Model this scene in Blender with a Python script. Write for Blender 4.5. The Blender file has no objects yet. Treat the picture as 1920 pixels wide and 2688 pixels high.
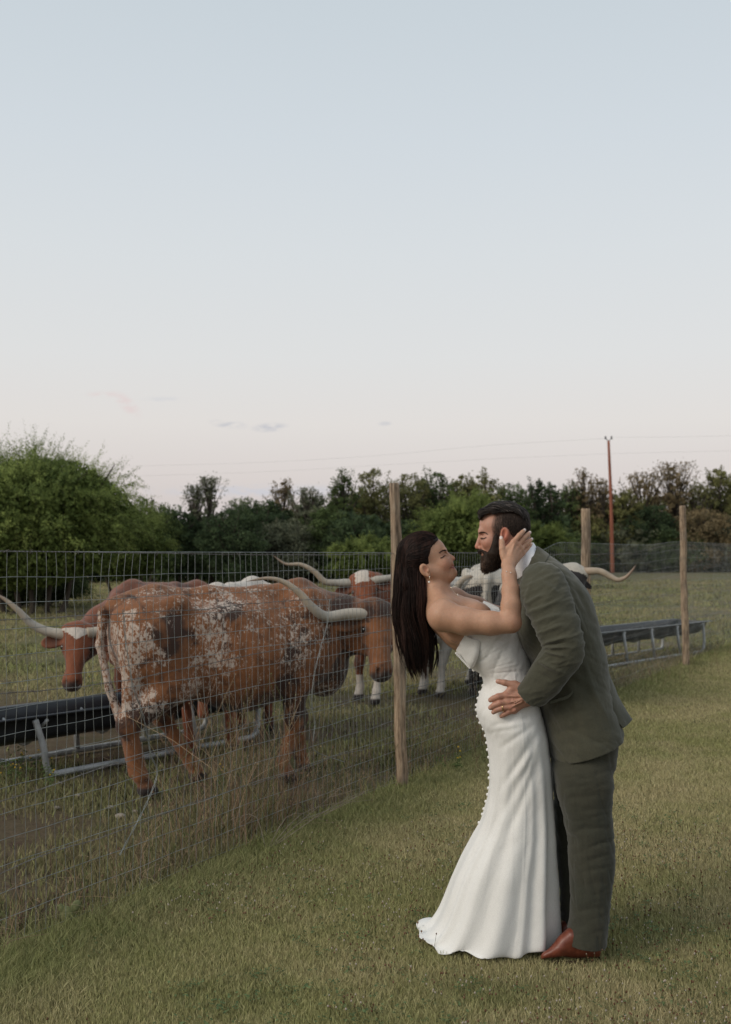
import bpy, math, random
import numpy as np
from mathutils import Vector, Matrix

# ------------------------------------------------------------------ camera, sky, sun, exposure
SC = bpy.context.scene
COL = SC.collection
F_PX = 2800.0      # focal length in photo pixels (photo is 1920 x 2688)
CAM_H = 1.5
HOR = 1455.0       # row of the horizon in the photo
cam_d = bpy.data.cameras.new("camera")
cam = bpy.data.objects.new("camera", cam_d)
COL.objects.link(cam)
cam.location = (0, 0, CAM_H)
cam.rotation_euler = (math.radians(90), 0, 0)
cam_d.sensor_fit = 'VERTICAL'
cam_d.sensor_height = 36.0
cam_d.sensor_width = 36.0 * 1920 / 2688
cam_d.lens = 36.0 * F_PX / 2688
cam_d.shift_y = (HOR - 1344) / 2688.0
cam_d.clip_start = 0.05
cam_d.clip_end = 2000
cam_d.dof.use_dof = True
cam_d.dof.focus_distance = 4.0
cam_d.dof.aperture_fstop = 4.5
SC.camera = cam

SUN_EL, SUN_AZ = 30.0, 238.0      # degrees; azimuth clockwise from +Y (behind and left of the camera)
world = bpy.data.worlds.new("World")
SC.world = world
world.use_nodes = True
nt = world.node_tree
nt.nodes.clear()
def N(tree, kind, **kw):
    n = tree.nodes.new(kind)
    for k, v in kw.items():
        setattr(n, k, v)
    return n
w_out = N(nt, 'ShaderNodeOutputWorld')
w_add = N(nt, 'ShaderNodeAddShader')
bg1 = N(nt, 'ShaderNodeBackground'); bg2 = N(nt, 'ShaderNodeBackground')
sky = N(nt, 'ShaderNodeTexSky'); sky.sky_type = 'NISHITA'; sky.sun_disc = False
sky.sun_elevation = math.radians(SUN_EL); sky.sun_rotation = math.radians(SUN_AZ)
sky.dust_density = 2.0; sky.air_density = 1.0
tc = N(nt, 'ShaderNodeTexCoord')
sep = N(nt, 'ShaderNodeSeparateXYZ')
nt.links.new(tc.outputs['Generated'], sep.inputs[0])
ramp = N(nt, 'ShaderNodeValToRGB')
def s2l(c):
    return tuple(((x / 255.0) / 12.92 if x <= 10 else ((x / 255.0 + 0.055) / 1.055) ** 2.4) for x in c)
SKY = [(0.0, (188, 183, 186)), (0.045, (202, 193, 191)), (0.075, (209, 201, 198)), (0.12, (216, 211, 207)), (0.18, (214, 214, 213)),
       (0.27, (209, 213, 215)), (0.36, (202, 209, 214)), (0.46, (194, 203, 209)), (1.0, (178, 190, 200))]
er = ramp.color_ramp
while len(er.elements) < len(SKY):
    er.elements.new(0.5)
for e, (p, c) in zip(er.elements, SKY):
    e.position = p; e.color = (*s2l(c), 1)
nt.links.new(sep.outputs['Z'], ramp.inputs[0])
# faint evening clouds, placed by direction in the sky
def cloud_mask(cx, cy, sx, sy, rot, scale, seed):
    """soft elliptical patch of noise round a direction (x/y, z/y of the view ray)"""
    m = N(nt, 'ShaderNodeMapping', vector_type='TEXTURE')
    m.inputs['Location'].default_value = (cx, cy, 0); m.inputs['Rotation'].default_value = (0, 0, rot)
    m.inputs['Scale'].default_value = (sx, sy, 1)
    nt.links.new(dirxy.outputs[0], m.inputs[0])
    ln = N(nt, 'ShaderNodeVectorMath', operation='LENGTH'); nt.links.new(m.outputs[0], ln.inputs[0])
    mr = N(nt, 'ShaderNodeMapRange', interpolation_type='SMOOTHSTEP')
    mr.inputs[1].default_value = 1.0; mr.inputs[2].default_value = 0.1
    nt.links.new(ln.outputs['Value'], mr.inputs[0])
    no = N(nt, 'ShaderNodeTexNoise', noise_dimensions='4D'); no.inputs['Scale'].default_value = scale; no.inputs['Detail'].default_value = 5
    no.inputs['W'].default_value = seed
    st = N(nt, 'ShaderNodeVectorMath', operation='MULTIPLY'); st.inputs[1].default_value = (1, 3.0, 1)
    nt.links.new(dirxy.outputs[0], st.inputs[0]); nt.links.new(st.outputs[0], no.inputs['Vector'])
    mn = N(nt, 'ShaderNodeMapRange', interpolation_type='SMOOTHSTEP'); mn.inputs[1].default_value = 0.36; mn.inputs[2].default_value = 0.60
    nt.links.new(no.outputs['Fac'], mn.inputs[0])
    mu = N(nt, 'ShaderNodeMath', operation='MULTIPLY'); nt.links.new(mr.outputs[0], mu.inputs[0]); nt.links.new(mn.outputs[0], mu.inputs[1])
    return mu
ymax = N(nt, 'ShaderNodeMath', operation='MAXIMUM'); ymax.inputs[1].default_value = 0.05
nt.links.new(sep.outputs['Y'], ymax.inputs[0])
dx = N(nt, 'ShaderNodeMath', operation='DIVIDE'); nt.links.new(sep.outputs['X'], dx.inputs[0]); nt.links.new(ymax.outputs[0], dx.inputs[1])
dz = N(nt, 'ShaderNodeMath', operation='DIVIDE'); nt.links.new(sep.outputs['Z'], dz.inputs[0]); nt.links.new(ymax.outputs[0], dz.inputs[1])
dirxy = N(nt, 'ShaderNodeCombineXYZ'); nt.links.new(dx.outputs[0], dirxy.inputs[0]); nt.links.new(dz.outputs[0], dirxy.inputs[1])
def dpx(px, py):
    return (px - 960) / F_PX, (HOR - py) / F_PX
last = ramp.outputs[0]
for (px, py, sx, sy, rot, colr, amt, sd) in [
        (275, 1036, 62, 12, 0.0, (216, 197, 195), 0.6, 1.0), (335, 1062, 62, 24, -0.75, (216, 195, 193), 0.7, 2.0),
        (600, 1114, 62, 16, -0.1, (178, 180, 188), 0.75, 3.0), (708, 1122, 60, 16, 0.06, (176, 178, 187), 0.85, 4.6),
        (1012, 1113, 24, 9, 0.0, (180, 182, 190), 0.7, 5.0), (430, 1048, 80, 10, 0.0, (200, 200, 204), 0.5, 6.0),
        (700, 1290, 420, 26, 0.0, (190, 194, 206), 0.6, 7.0)]:
    c = dpx(px, py)
    mk = cloud_mask(c[0], c[1], sx / F_PX, sy / F_PX, rot, 60.0, sd)
    am = N(nt, 'ShaderNodeMath', operation='MULTIPLY'); am.inputs[1].default_value = amt; nt.links.new(mk.outputs[0], am.inputs[0])
    mx = N(nt, 'ShaderNodeMixRGB'); mx.inputs[2].default_value = (*s2l(colr), 1)
    nt.links.new(am.outputs[0], mx.inputs[0]); nt.links.new(last, mx.inputs[1]); last = mx.outputs[0]
bg1.inputs[1].default_value = 1.0
nt.links.new(last, bg1.inputs[0])
nt.links.new(sky.outputs[0], bg2.inputs[0]); bg2.inputs[1].default_value = 0.008
nt.links.new(bg1.outputs[0], w_add.inputs[0]); nt.links.new(bg2.outputs[0], w_add.inputs[1])
nt.links.new(w_add.outputs[0], w_out.inputs[0])

sun_d = bpy.data.lights.new("sun", 'SUN'); sun_d.energy = 1.55; sun_d.angle = math.radians(28); sun_d.color = (1.0, 0.90, 0.77)
sun = bpy.data.objects.new("sun", sun_d); COL.objects.link(sun)
_el, _az = math.radians(SUN_EL), math.radians(SUN_AZ)
_sd = Vector((math.sin(_az) * math.cos(_el), math.cos(_az) * math.cos(_el), math.sin(_el)))
sun.rotation_euler = _sd.to_track_quat('Z', 'Y').to_euler()

SC.view_settings.view_transform = 'Standard'
SC.view_settings.look = 'None'
SC.view_settings.exposure = 0.08
SC.view_settings.gamma = 1.0
SC.cycles.max_bounces = 6
SC.cycles.transparent_max_bounces = 8

# ------------------------------------------------------------------ helpers
rng = np.random.default_rng(7)
def at(px, py, Y):
    """world point seen at photo pixel (px, py) at distance Y"""
    return np.array([(px - 960) / F_PX * Y, Y, CAM_H - (py - HOR) / F_PX * Y])
def ground_at(px, py):
    return at(px, py, F_PX * CAM_H / (py - HOR))

def mesh_from(name, V, Fs, smooth=True, attrs=None, uv=None):
    V = np.asarray(V, dtype=np.float32)
    if isinstance(Fs, np.ndarray): Fs = [Fs]
    Fs = [np.asarray(f, dtype=np.int32) for f in Fs if len(f)]
    me = bpy.data.meshes.new(name)
    me.vertices.add(len(V)); me.vertices.foreach_set('co', V.ravel())
    nl = sum(f.size for f in Fs); npoly = sum(len(f) for f in Fs)
    me.loops.add(nl); me.polygons.add(npoly)
    li = np.concatenate([f.ravel() for f in Fs])
    me.loops.foreach_set('vertex_index', li)
    tot = np.concatenate([np.full(len(f), f.shape[1], np.int32) for f in Fs])
    st = np.concatenate([[0], np.cumsum(tot)[:-1]]).astype(np.int32)
    me.polygons.foreach_set('loop_start', st); me.polygons.foreach_set('loop_total', tot)
    me.update(calc_edges=True)
    me.polygons.foreach_set('use_smooth', np.full(npoly, smooth))
    if attrs:
        for k, a in attrs.items():
            a = np.asarray(a, np.float32)
            if a.ndim == 1:
                at_ = me.attributes.new(k, 'FLOAT', 'POINT'); at_.data.foreach_set('value', a)
            else:
                if a.shape[1] == 3: a = np.hstack([a, np.ones((len(a), 1), np.float32)])
                at_ = me.attributes.new(k, 'FLOAT_COLOR', 'POINT'); at_.data.foreach_set('color', a.ravel())
    if uv is not None:
        ul = me.uv_layers.new(name='UVMap'); ul.data.foreach_set('uv', np.asarray(uv, np.float32)[li].ravel())
    me.validate(verbose=False)
    return me

class Acc:
    """collects pieces of ONE mesh"""
    def __init__(s): s.V = []; s.F3 = []; s.F4 = []; s.A = []; s.n = 0
    def add(s, V, F, a=None):
        V = np.asarray(V, float); F = np.asarray(F, int)
        (s.F4 if F.shape[1] == 4 else s.F3).append(F + s.n)
        s.V.append(V); s.n += len(V)
        if a is not None:
            a = np.asarray(a, float)
            if a.ndim == 1: a = np.tile(a, (len(V), 1))
            s.A.append(a)
    def mesh(s, name, smooth=True):
        Fs = []
        if s.F4: Fs.append(np.concatenate(s.F4))
        if s.F3: Fs.append(np.concatenate(s.F3))
        attrs = {'Col': np.concatenate(s.A)} if s.A else None
        return mesh_from(name, np.concatenate(s.V), Fs, smooth, attrs)

def place(name, me, mat=None, parent=None):
    o = bpy.data.objects.new(name, me); COL.objects.link(o)
    if mat: me.materials.append(mat)
    if parent is not None:
        o.parent = parent
    return o
def tag(o, label=None, cat=None, group=None, kind=None):
    if label: o['label'] = label
    if cat: o['category'] = cat
    if group: o['group'] = group
    if kind: o['kind'] = kind
    return o
def thing(name, loc, label, cat, group=None, rz=0.0):
    e = bpy.data.objects.new(name, None); COL.objects.link(e); e.location = loc; e.rotation_euler = (0, 0, rz)
    e.empty_display_size = 0.2
    return tag(e, label, cat, group)
def rel(V, root):
    """world vertices -> the thing's own frame"""
    c, s_ = math.cos(-root.rotation_euler.z), math.sin(-root.rotation_euler.z)
    V = np.asarray(V, float) - np.array(root.location)
    return np.stack([V[:, 0] * c - V[:, 1] * s_, V[:, 0] * s_ + V[:, 1] * c, V[:, 2]], 1)

def catmull(P, n):
    P = np.asarray(P, float)
    if len(P) == 2:
        t = np.linspace(0, 1, n)[:, None]; return P[0] * (1 - t) + P[1] * t
    Q = np.vstack([2 * P[0] - P[1], P, 2 * P[-1] - P[-2]])
    u = np.linspace(0, len(P) - 1, n); i = np.minimum(u.astype(int), len(P) - 2); t = (u - i)[:, None]
    p0, p1, p2, p3 = Q[i], Q[i + 1], Q[i + 2], Q[i + 3]
    return 0.5 * (2 * p1 + (p2 - p0) * t + (2 * p0 - 5 * p1 + 4 * p2 - p3) * t ** 2 + (3 * p1 - p0 - 3 * p2 + p3) * t ** 3)

def tube(P, r, sides=6, caps=True, n=None, flat=None):
    P = np.asarray(P, float); r = np.broadcast_to(np.asarray(r, float), (len(P),)) if np.ndim(r) == 0 else np.asarray(r, float)
    if n:
        rr = catmull(np.stack([r, r, r], 1), n)[:, 0]; P = catmull(P, n); r = np.maximum(rr, 1e-5)
    T = np.gradient(P, axis=0); T /= np.linalg.norm(T, axis=1, keepdims=True) + 1e-9
    ref = np.array([0, 0, 1.0]) if abs(T[0, 2]) < 0.9 else np.array([0, 1.0, 0])
    u = np.cross(T[0], ref); u /= np.linalg.norm(u); U = [u]
    for k in range(1, len(P)):
        u = u - T[k] * np.dot(u, T[k]); u /= np.linalg.norm(u) + 1e-9; U.append(u)
    U = np.array(U); W_ = np.cross(T, U)
    a = np.linspace(0, 2 * np.pi, sides, endpoint=False)
    V = P[:, None, :] + r[:, None, None] * (np.cos(a)[None, :, None] * U[:, None, :] + np.sin(a)[None, :, None] * W_[:, None, :])
    m = len(P); V = V.reshape(-1, 3)
    i, j = np.meshgrid(np.arange(m - 1), np.arange(sides), indexing='ij'); j2 = (j + 1) % sides
    F = np.stack([i * sides + j, i * sides + j2, (i + 1) * sides + j2, (i + 1) * sides + j], -1).reshape(-1, 4)
    if caps:
        V = np.vstack([V, P[0], P[-1]]); c0, c1 = m * sides, m * sides + 1
        j = np.arange(sides); j2 = (j + 1) % sides
        F = np.vstack([F, np.stack([np.full(sides, c0), j2, j, np.full(sides, c0)], 1), np.stack([np.full(sides, c1), (m - 1) * sides + j, (m - 1) * sides + j2, np.full(sides, c1)], 1)])
    return V, F
def fix_faces(F):
    """split quads that repeat a vertex into a triangle array"""
    d = F[:, 0] == F[:, 3]
    return F[~d], F[d][:, :3]
def add_tube(acc, P, r, sides=6, caps=True, n=None, a=None):
    V, F = tube(P, r, sides, caps, n)
    q, t = fix_faces(F)
    n0 = acc.n
    acc.V.append(V); acc.n += len(V)
    if len(q): acc.F4.append(q + n0)
    if len(t): acc.F3.append(t + n0)
    if a is not None:
        a = np.asarray(a, float)
        acc.A.append(np.tile(a, (len(V), 1)) if a.ndim == 1 else a)

def _h(ix, iy, iz, seed):
    n = (ix.astype(np.int64) * 374761393 + iy.astype(np.int64) * 668265263 + iz.astype(np.int64) * 2147483647 + seed * 974711) & 0xffffffff
    n = ((n ^ (n >> 13)) * 1274126177) & 0xffffffff
    return ((n ^ (n >> 16)) & 0xffff) / 65535.0
def vnoise(P, seed=0):
    P = np.asarray(P, float); i = np.floor(P).astype(np.int64); f = P - i; f = f * f * (3 - 2 * f)
    r = 0
    for a in (0, 1):
        for b in (0, 1):
            for c in (0, 1):
                w = (f[:, 0] if a else 1 - f[:, 0]) * (f[:, 1] if b else 1 - f[:, 1]) * (f[:, 2] if c else 1 - f[:, 2])
                r = r + w * _h(i[:, 0] + a, i[:, 1] + b, i[:, 2] + c, seed)
    return r
def fbm(P, seed=0, oct=4):
    P = np.asarray(P, float); r = 0; a = 0.5; tot = 0
    for k in range(oct):
        r = r + a * vnoise(P * 2 ** k + 17.3 * k, seed + k); tot += a; a *= 0.5
    return r / tot
def sstep(a, b, x):
    t = np.clip((x - a) / (b - a), 0, 1); return t * t * (3 - 2 * t)

# ---- implicit surfaces: smooth unions of tapered limbs, meshed as one continuous skin
class Field:
    def __init__(s, lo, hi, h):
        s.lo = np.array(lo, float); s.h = h
        s.n = np.ceil((np.array(hi) - s.lo) / h).astype(int) + 1
        s.D = np.full(s.n, 60.0 * h, np.float32)
        s.ax = [(s.lo[k] + h * np.arange(s.n[k])).astype(np.float32) for k in range(3)]
    def sub(s, lo, hi):
        a = np.clip(np.floor((np.array(lo) - s.lo) / s.h).astype(int), 0, s.n); b = np.clip(np.ceil((np.array(hi) - s.lo) / s.h).astype(int) + 1, 0, s.n)
        if (b <= a).any(): return None
        sl = tuple(slice(a[k], b[k]) for k in range(3))
        return sl, s.ax[0][sl[0]][:, None, None], s.ax[1][sl[1]][None, :, None], s.ax[2][sl[2]][None, None, :]
    def mix(s, sl, d, k, cut=False):
        A = s.D[sl]
        if cut:
            h = np.maximum(k - np.abs(A + d), 0) / k
            s.D[sl] = np.maximum(A, -d) + h * h * k * 0.25
        else:
            h = np.maximum(k - np.abs(A - d), 0) / k
            s.D[sl] = np.minimum(A, d) - h * h * k * 0.25
    def cone(s, a, b, ra, rb, k=None, sc=(1, 1, 1), cut=False):
        a = np.array(a, float); b = np.array(b, float); sc = np.array(sc, float)
        if k is None: k = 0.5 * min(ra, rb) + 1e-6
        m = (max(ra, rb) + k * 1.2 + 3 * s.h) / sc
        g = s.sub(np.minimum(a, b) - m, np.maximum(a, b) + m)
        if g is None: return
        sl, X, Y, Z = g
        px, py, pz = (X - a[0]) * sc[0], (Y - a[1]) * sc[1], (Z - a[2]) * sc[2]
        v = (b - a) * sc; L2 = float(v @ v) + 1e-12
        t = np.clip((px * v[0] + py * v[1] + pz * v[2]) / L2, 0, 1)
        d = np.sqrt((px - t * v[0]) ** 2 + (py - t * v[1]) ** 2 + (pz - t * v[2]) ** 2) - (ra + (rb - ra) * t)
        s.mix(sl, d.astype(np.float32), k, cut)
    def ell(s, c, r, k=None, R=None, cut=False):
        c = np.array(c, float); r = np.array(r, float)
        if k is None: k = 0.5 * r.min()
        m = r.max() + k * 1.2 + 3 * s.h
        g = s.sub(c - m, c + m)
        if g is None: return
        sl, X, Y, Z = g
        x, y, z = X - c[0], Y - c[1], Z - c[2]
        if R is not None:
            R = np.array(R, float)
            x, y, z = (R[0][0] * x + R[0][1] * y + R[0][2] * z), (R[1][0] * x + R[1][1] * y + R[1][2] * z), (R[2][0] * x + R[2][1] * y + R[2][2] * z)
        q = np.sqrt((x / r[0]) ** 2 + (y / r[1]) ** 2 + (z / r[2]) ** 2)
        q2 = np.sqrt((x / r[0] ** 2) ** 2 + (y / r[1] ** 2) ** 2 + (z / r[2] ** 2) ** 2) + 1e-6
        s.mix(sl, (q * (q - 1) / q2).astype(np.float32), k, cut)
    def chain(s, pts, k=None, sc=(1, 1, 1)):
        for (p, q) in zip(pts[:-1], pts[1:]):
            s.cone(p[:3], q[:3], p[3], q[3], k, sc)
    def mesh(s):
        D = s.D; n = s.n
        neg = D < 0
        def c8(A): return [A[i:n[0] - 1 + i, j:n[1] - 1 + j, k:n[2] - 1 + k] for i in (0, 1) for j in (0, 1) for k in (0, 1)]
        cs = c8(neg); an = cs[0].copy(); al = cs[0].copy()
        for c in cs[1:]: an |= c; al &= c
        idx = np.argwhere(an & ~al)
        offs = np.array([(i, j, k) for i in (0, 1) for j in (0, 1) for k in (0, 1)])
        vals = np.stack([D[idx[:, 0] + o[0], idx[:, 1] + o[1], idx[:, 2] + o[2]] for o in offs], 1).astype(float)
        pos = np.zeros((len(idx), 3)); cnt = np.zeros(len(idx))
        for a in range(8):
            for b in range(a + 1, 8):
                if np.abs(offs[a] - offs[b]).sum() != 1: continue
                va, vb = vals[:, a], vals[:, b]; cr = (va < 0) != (vb < 0)
                t = np.where(cr, va / np.where(cr, va - vb, 1), 0)
                pos += np.where(cr[:, None], offs[a] + t[:, None] * (offs[b] - offs[a]), 0); cnt += cr
        V = s.lo + (idx + pos / cnt[:, None]) * s.h
        ids = np.full(n - 1, -1, np.int64); ids[idx[:, 0], idx[:, 1], idx[:, 2]] = np.arange(len(idx))
        Fq = []
        for ax in range(3):
            u, w = (ax + 1) % 3, (ax + 2) % 3
            sl0 = [slice(1, n[k] - 1) for k in range(3)]; sl1 = list(sl0)
            sl0[ax] = slice(0, n[ax] - 1); sl1[ax] = slice(1, n[ax])
            A, B = neg[tuple(sl0)], neg[tuple(sl1)]
            e = np.argwhere(A != B); inside = A[e[:, 0], e[:, 1], e[:, 2]]
            e = e + np.array([0 if k == ax else 1 for k in range(3)])
            du = np.zeros(3, int); du[u] = 1; dw = np.zeros(3, int); dw[w] = 1
            q = [e, e - du, e - du - dw, e - dw]
            q = np.stack([ids[p[:, 0], p[:, 1], p[:, 2]] for p in q], 1)
            q = np.where(inside[:, None], q[:, ::1], q[:, ::-1])
            Fq.append(q)
        F = np.concatenate(Fq); F = F[(F >= 0).all(1)]
        return V, F
def join_parts(parts):
    V = []; F = []; n = 0
    for v, f in parts:
        V.append(v); F.append(f + n); n += len(v)
    return np.concatenate(V), np.concatenate(F)
def loft(rings, closed=True, cap0=False, cap1=False):
    m, k = len(rings), len(rings[0]); V = np.asarray(rings).reshape(-1, 3)
    i, j = np.meshgrid(np.arange(m - 1), np.arange(k if closed else k - 1), indexing='ij'); j2 = (j + 1) % k
    F = np.stack([i * k + j, i * k + j2, (i + 1) * k + j2, (i + 1) * k + j], -1).reshape(-1, 4)
    return V, F
def resample(rows, n):
    return catmull(np.asarray(rows, float), n)

# ------------------------------------------------------------------ materials
def new_mat(name):
    m = bpy.data.materials.new(name); m.use_nodes = True; t = m.node_tree
    b = t.nodes['Principled BSDF']
    return m, t, b
def noise_node(t, scale, detail=4, rough=0.55, coord='Object', stretch=None, distort=0.0):
    tcn = N(t, 'ShaderNodeTexCoord'); no = N(t, 'ShaderNodeTexNoise')
    no.inputs['Scale'].default_value = scale; no.inputs['Detail'].default_value = detail; no.inputs['Roughness'].default_value = rough
    no.inputs['Distortion'].default_value = distort
    if stretch:
        mp = N(t, 'ShaderNodeMapping'); mp.inputs['Scale'].default_value = stretch
        t.links.new(tcn.outputs[coord], mp.inputs[0]); t.links.new(mp.outputs[0], no.inputs['Vector'])
    else:
        t.links.new(tcn.outputs[coord], no.inputs['Vector'])
    return no
def ramp_node(t, src, stops):
    r = N(t, 'ShaderNodeValToRGB'); e = r.color_ramp
    while len(e.elements) < len(stops): e.elements.new(0.5)
    for el, (p, c) in zip(e.elements, stops):
        el.position = p; el.color = (*c, 1) if len(c) == 3 else c
    t.links.new(src, r.inputs[0]); return r
def mixc(t, fac, a, b, mode='MIX'):
    m = N(t, 'ShaderNodeMixRGB', blend_type=mode)
    for i, x in ((0, fac), (1, a), (2, b)):
        if isinstance(x, (int, float)): m.inputs[i].default_value = x
        elif isinstance(x, tuple): m.inputs[i].default_value = (*x, 1) if len(x) == 3 else x
        else: t.links.new(x, m.inputs[i])
    return m.outputs[0]
def mth(t, op, a, b=None):
    m = N(t, 'ShaderNodeMath', operation=op)
    for i, x in ((0, a), (1, b)):
        if x is None: continue
        if isinstance(x, (int, float)): m.inputs[i].default_value = x
        else: t.links.new(x, m.inputs[i])
    return m.outputs[0]
def bump(t, b, h, strength=0.3, dist=0.01):
    bn = N(t, 'ShaderNodeBump'); bn.inputs['Strength'].default_value = strength; bn.inputs['Distance'].default_value = dist
    t.links.new(h, bn.inputs['Height']); t.links.new(bn.outputs[0], b.inputs['Normal']); return bn
def mat_noise(name, stops, scale, rough=0.8, detail=5, stretch=None, bmp=0.0, bdist=0.005, spec=0.3, metal=0.0, bscale=None, coord='Object'):
    m, t, b = new_mat(name)
    no = noise_node(t, scale, detail, stretch=stretch, coord=coord)
    r = ramp_node(t, no.outputs['Fac'], stops); t.links.new(r.outputs[0], b.inputs['Base Color'])
    b.inputs['Roughness'].default_value = rough; b.inputs['Specular IOR Level'].default_value = spec; b.inputs['Metallic'].default_value = metal
    if bmp:
        n2 = noise_node(t, bscale or scale * 3, 4, stretch=stretch, coord=coord); bump(t, b, n2.outputs['Fac'], bmp, bdist)
    return m
def attr_mat(name, rough=0.8, spec=0.3, nscale=0, namt=0.0, trans=0.0):
    """base colour = the piece's own colour attribute, with a little noise"""
    m, t, b = new_mat(name)
    a = N(t, 'ShaderNodeAttribute'); a.attribute_name = 'Col'; c = a.outputs['Color']
    if nscale:
        no = noise_node(t, nscale, 4); r = ramp_node(t, no.outputs['Fac'], [(0.3, (1 - namt,) * 3), (0.7, (1 + namt,) * 3)])
        c = mixc(t, 1.0, c, r.outputs[0], 'MULTIPLY')
    t.links.new(c, b.inputs['Base Color']); b.inputs['Roughness'].default_value = rough; b.inputs['Specular IOR Level'].default_value = spec
    if trans:
        tr = N(t, 'ShaderNodeBsdfTranslucent'); t.links.new(c, tr.inputs[0]); mx = N(t, 'ShaderNodeMixShader'); mx.inputs[0].default_value = trans
        t.links.new(b.outputs[0], mx.inputs[1]); t.links.new(tr.outputs[0], mx.inputs[2]); t.links.new(mx.outputs[0], t.nodes['Material Output'].inputs[0])
    return m
# ------------------------------------------------------------------ fence line geometry
FP0 = np.array([0.22, 6.9]); FD = np.array([0.4744, 0.8803]); FD /= np.linalg.norm(FD)   # post beside the couple, direction away
FN = np.array([-FD[1], FD[0]])      # points to the pasture side
def fence_pt(s, z=0.0, off=0.0):
    p = FP0 + FD * s + FN * off; return np.array([p[0], p[1], z])

# ------------------------------------------------------------------ ground sheet
def ground_mat():
    m, t, b = new_mat('ground')
    tcn = N(t, 'ShaderNodeTexCoord'); P = tcn.outputs['Object']
    dotn = N(t, 'ShaderNodeVectorMath', operation='DOT_PRODUCT'); dotn.inputs[1].default_value = (FN[0], FN[1], 0)
    sub = N(t, 'ShaderNodeVectorMath', operation='SUBTRACT'); sub.inputs[1].default_value = (FP0[0], FP0[1], 0)
    t.links.new(P, sub.inputs[0]); t.links.new(sub.outputs[0], dotn.inputs[0]); dist = dotn.outputs['Value']
    big = noise_node(t, 0.9, 5, 0.6); mid = noise_node(t, 6.0, 5, 0.65); fine = noise_node(t, 55.0, 6, 0.7)
    far = noise_node(t, 0.22, 6, 0.6, stretch=(1, 2.2, 1))
    lawn = ramp_node(t, mid.outputs['Fac'], [(0.3, (0.080, 0.070, 0.032)), (0.5, (0.145, 0.125, 0.060)), (0.7, (0.20, 0.165, 0.090))])
    lawn = mixc(t, 0.35, lawn.outputs[0], ramp_node(t, big.outputs['Fac'], [(0.35, (0.045, 0.062, 0.024)), (0.65, (0.16, 0.135, 0.075))]).outputs[0])
    past = ramp_node(t, big.outputs['Fac'], [(0.36, (0.125, 0.080, 0.056)), (0.50, (0.160, 0.112, 0.076)), (0.58, (0.095, 0.092, 0.042)), (0.66, (0.065, 0.080, 0.030))])
    past = mixc(t, 0.5, past.outputs[0], ramp_node(t, mid.outputs['Fac'], [(0.35, (0.070, 0.046, 0.034)), (0.5, (0.080, 0.075, 0.036)), (0.68, (0.13, 0.105, 0.07))]).outputs[0])
    farc = ramp_node(t, far.outputs['Fac'], [(0.35, (0.105, 0.110, 0.048)), (0.48, (0.150, 0.140, 0.068)), (0.60, (0.185, 0.145, 0.092)), (0.7, (0.12, 0.12, 0.055))])
    sp = N(t, 'ShaderNodeSeparateXYZ'); t.links.new(P, sp.inputs[0])
    mr = N(t, 'ShaderNodeMapRange'); mr.inputs[1].default_value = 9.0; mr.inputs[2].default_value = 17.0; t.links.new(sp.outputs['Y'], mr.inputs[0])
    past = mixc(t, mr.outputs[0], past, farc.outputs[0])
    edge = N(t, 'ShaderNodeMapRange'); edge.inputs[1].default_value = -0.15; edge.inputs[2].default_value = 0.25
    wob = mth(t, 'MULTIPLY', mth(t, 'SUBTRACT', mid.outputs['Fac'], 0.5), 0.5); t.links.new(mth(t, 'ADD', dist, wob), edge.inputs[0])
    c = mixc(t, edge.outputs[0], lawn, past)
    c = mixc(t, 0.75, c, ramp_node(t, fine.outputs['Fac'], [(0.3, (0.55,) * 3), (0.7, (1.35,) * 3)]).outputs[0], 'MULTIPLY')
    t.links.new(c, b.inputs['Base Color']); b.inputs['Roughness'].default_value = 0.95; b.inputs['Specular IOR Level'].default_value = 0.1
    bump(t, b, mixc(t, 0.5, fine.outputs['Fac'], noise_node(t, 16.0, 6, 0.7).outputs['Fac']), 1.0, 0.035)
    return m
def build_ground():
    xs = np.concatenate([[-600, -200, -60, -25], np.linspace(-12, 14, 105), [25, 60, 200, 600]])
    ys = np.concatenate([[-60, -5], np.linspace(1, 20, 96), np.linspace(21, 60, 40), [80, 120, 200, 500, 1200]])
    X, Y = np.meshgrid(xs, ys, indexing='ij'); V = np.stack([X.ravel(), Y.ravel(), np.zeros(X.size)], 1)
    near = sstep(2.0, 3.0, V[:, 1]) * (1 - sstep(25, 60, V[:, 1]))
    V[:, 2] = -0.012 + 0.02 * (fbm(V * 1.3, 5) - 0.5) * near
    i, j = np.meshgrid(np.arange(len(xs) - 1), np.arange(len(ys) - 1), indexing='ij'); k = len(ys)
    F = np.stack([i * k + j, (i + 1) * k + j, (i + 1) * k + j + 1, i * k + j + 1], -1).reshape(-1, 4)
    o = place('ground', mesh_from('ground', V, F), ground_mat()); tag(o, kind='structure')
build_ground()

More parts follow.
